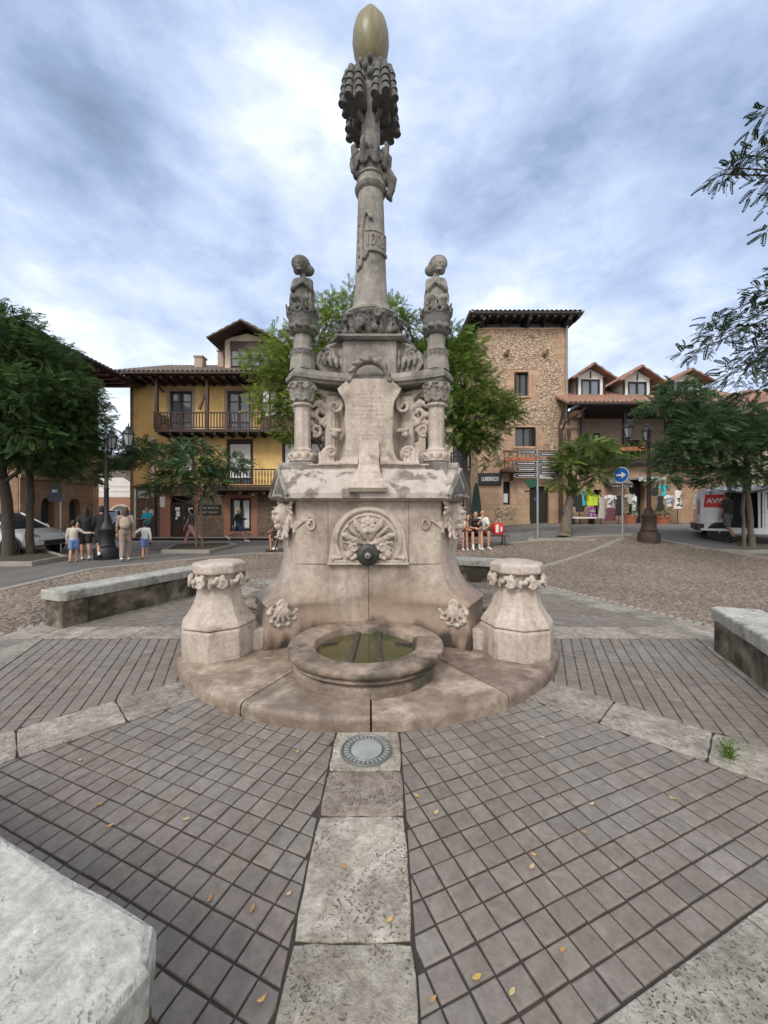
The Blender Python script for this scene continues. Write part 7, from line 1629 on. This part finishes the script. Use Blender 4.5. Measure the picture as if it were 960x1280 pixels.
# ------------------------------------------------------------ shop goods outside
YS = 20.0
def gz(px): return H(PX(px, YS), YS)
def garment(label, px, py0, py1, w_, mat, kind='dress', stand=False, extra=None, Y=YS, grp='clothes hanging outside the shop'):
    x = PX(px, Y); zt = PZ(py0, Y); zb = PZ(py1, Y); t = thing('hanging_garment', label, 'garment', (x, Y, H(x, Y)), rnd.uniform(-14, 14), grp); zt -= H(x, Y); zb -= H(x, Y)
    L_ = zt-zb; n = 12; w2 = w_/2
    prof = {'dress': ((0, .35), (.06, .75), (.15, .8), (.4, .62), (.7, .85), (1, 1.05)), 'shirt': ((0, .4), (.08, 1.0), (.3, .95), (.35, .7), (1, .75)), 'jacket': ((0, .35), (.06, .95), (.5, 1.0), (.9, .95), (1, .8)), 'bag': ((0, .4), (.15, .8), (.6, 1), (1, .95))}[kind]
    rings = []
    for u, wf in prof:
        r = w2*wf; rings.append([(r*math.cos(2*math.pi*j/n), .07*(1+.35*math.sin(j*2.5+u*3))*math.sin(2*math.pi*j/n)*(.5+u*.6), zt-L_*u) for j in range(n)])
    m = MB(); m.loft(rings)
    if kind in ('shirt', 'jacket'):
        for sg in (-1, 1): m.tube([(sg*w2*.8, 0, zt-.08*L_), (sg*w2*1.25, 0, zt-(.35 if kind == 'shirt' else .7)*L_)], [.075, .06], 8)
    m.build('cloth', mat, t, smooth=True, angle=60)
    if extra:
        m = MB(); q = random.Random(int(px)); 
        for i in range(9): xx = q.uniform(-.5, .5)*w_*.6; zz = zt-L_*q.uniform(.25, .9); m.box(xx-.04, xx+.04, -.10, -.075, zz-.03, zz+.03)
        m.build('print', extra, t)
    m = MB(); m.tube([(-w2*.6, 0, zt-.02), (0, 0, zt+.05), (w2*.6, 0, zt-.02)], .010, 5); m.tube([(0, 0, zt+.05), (0, 0, zt+.16)], .008, 5)
    m.build('hanger', steel, t)
    if stand:
        m = MB(); m.tube([(0, .05, 0), (0, .05, zt+.12)], .02, 6); m.lathe([(.2, 0), (.2, .02), (.03, .05)], 14, (0, .05, 0)); m.build('stand', blackm, t)
    return t
lime = flat('lime_cloth', (.50, .62, .04)); lgry = flat('pale_grey_cloth', (.42, .42, .40)); purp = flat('purple_print_cloth', (.22, .06, .20)); teal = flat('teal_cloth', (.05, .42, .50)); maroon = flat('maroon_cloth', (.13, .04, .06))
garment('black jacket on stand left of lime clothes', 725, 618, 640, .5, blk, 'jacket', True)
garment('lime green dress hung high', 737, 613, 632, .42, lime, 'dress')
garment('short lime shirt beside lime dress', 744, 619, 632, .38, lime, 'shirt')
garment('purple patterned skirt below lime clothes', 740, 634, 648, .5, purp, 'dress', extra=lgry)
garment('teal scarf hung behind black jacket', 729.5, 613, 632, .22, teal, 'bag')
garment('long pale grey dress on stand', 752, 622, 648, .42, lgry, 'dress', True)
garment('white shirt with grey print', 763, 619, 634, .45, wht, 'shirt', extra=gry)
garment('maroon skirt under white shirt', 763, 635, 651, .6, maroon, 'dress')
garment('long black dress with white collar', 774, 619, 645, .46, blk, 'dress', True)
garment('grey and white skirt by shop door', 787, 618, 630, .42, lgry, 'shirt')
garment('black and white striped trousers by shop door', 793, 620, 645, .32, wht, 'dress', extra=blk)
garment('black straw bag hung right of door', 819, 609, 620, .28, blk, 'bag')
garment('turquoise shirt hung high right of lamp', 829.5, 606, 620, .34, teal, 'shirt')
garment('black vest under turquoise shirt', 825.5, 620, 638, .38, blk, 'dress')
garment('white shirt with blue print right of lamp', 836, 619, 633, .44, wht, 'shirt', extra=blu)
garment('white dress with black pattern nearest the van', 847.5, 613, 636, .42, wht, 'dress', True, extra=blk)
def pot(label, px, r, mat, hh, lm, bush, seed):
    x = PX(px, 19.6); t = thing('potted_shrub', label, 'potted plant', (x, 19.6, H(x, 19.6)), 0, 'pots outside the shop'); m = MB(); m.lathe([(r*.7, 0), (r*.95, hh*.85), (r*1.08, hh*.87), (r*1.08, hh), (r*.9, hh), (r*.85, hh*.9)], 22); m.build('pot', mat, t, smooth=True, angle=40)
    rg = np.random.default_rng(seed); n = 90; u = rg.normal(0, 1, (n, 3)); u /= np.linalg.norm(u, axis=1)[:, None]; P = u*np.array((r*.9, r*.9, bush*.5))*rg.uniform(.5, 1, (n, 1))+np.array((0, 0, hh+bush*.45)); leaf_mesh('foliage', P, u, .2, lm, t, seed); return t
pot('round dark shrub in terracotta pot beside the sign post', 788, .30, terra, .45, leaf_dk, .75, 41)
pot('brown shrub in terracotta pot right of the rusty lamp', 828, .34, terra, .40, leaf_dk, .55, 42)
x = PX(731, 19.6); t = thing('display_table', 'low white display table at left end of shop front', 'table', (x, 19.6, H(x, 19.6))); MB().box(-.75, .45, -.3, .3, .30, .36).build('tabletop', whitep, t)
for q_ in (-.65, .35): MB().box(q_-.04, q_+.04, -.25, .25, 0, .299).build('leg', blackm, t)
# fallen leaves and a tuft of weed on the paving
fl = MB(); q = random.Random(9)
def fallen(px, py, mt):
    p = G(px, py); t = MB(); L_ = q.uniform(.012, .020); W = L_*.45; cu = q.uniform(.003, .008)
    t.loft([[(-L_, 0, cu), (-L_*.3, -W, .001), (L_*.5, -W*.8, .001), (L_, 0, cu), (L_*.5, W*.8, .002), (-L_*.3, W, .002)], [(-L_, 0, cu+.001), (-L_*.3, -W, .0022), (L_*.5, -W*.8, .0022), (L_, 0, cu+.001), (L_*.5, W*.8, .0032), (-L_*.3, W, .0032)]]); return p, t
LV = [flat('fallen_leaf_yellow', (.50, .33, .10)), flat('fallen_leaf_orange', (.38, .22, .09)), flat('fallen_leaf_pale', (.48, .38, .20))]
for i, (px, py) in enumerate(((138, 1044), (125, 1018), (233, 1036), (100, 959), (315, 1150), (361, 1135), (327, 1268), (262, 1143), (505, 1105), (487, 1168), (564, 946), (678, 931), (521, 1006), (731, 1052), (665, 1100), (667, 1082), (703, 1202), (740, 1016), (840, 1010), (541, 1268), (640, 1258), (596, 1238), (900, 1006), (545, 1030), (372, 948), (430, 1098))):
    p, t = fallen(px, py, 0); o = t.build('fallen_leaf', LV[i % 3]); o.location = (p.x, p.y, .012); o.rotation_euler = (0, 0, q.uniform(0, 6.28))
    tag(o, 'small dry fallen leaf lying on the paving tiles', 'leaf', 'dry fallen leaves scattered on the paving')
def tuft(label, px, py, n, h):
    p = G(px, py); m = MB()
    for i in range(n):
        a = q.uniform(0, 6.28); l = h*q.uniform(.5, 1); b = (q.gauss(0, .012), q.gauss(0, .012), 0); e = (b[0]+l*.5*math.cos(a), b[1]+l*.5*math.sin(a), l); c = ((b[0]+e[0])/2-.01, (b[1]+e[1])/2, l*.7)
        m.tube([b, c, e], [.003, .004, .001], 4)
        if q.random() < .6: m.ell(e, (.010, .006, .004), (q.uniform(0, 90), 0, q.uniform(0, 180)), 6, 4)
    o = m.build('weed', leaf_md); o.location = (p.x, p.y, .0); tag(o, label, 'weed'); return o
tuft('green weed growing from the slab joint at right', 912, 958, 26, .12)
tuft('tiny grass tuft at foot of the fountain step by ground light', 475, 916, 16, .035)
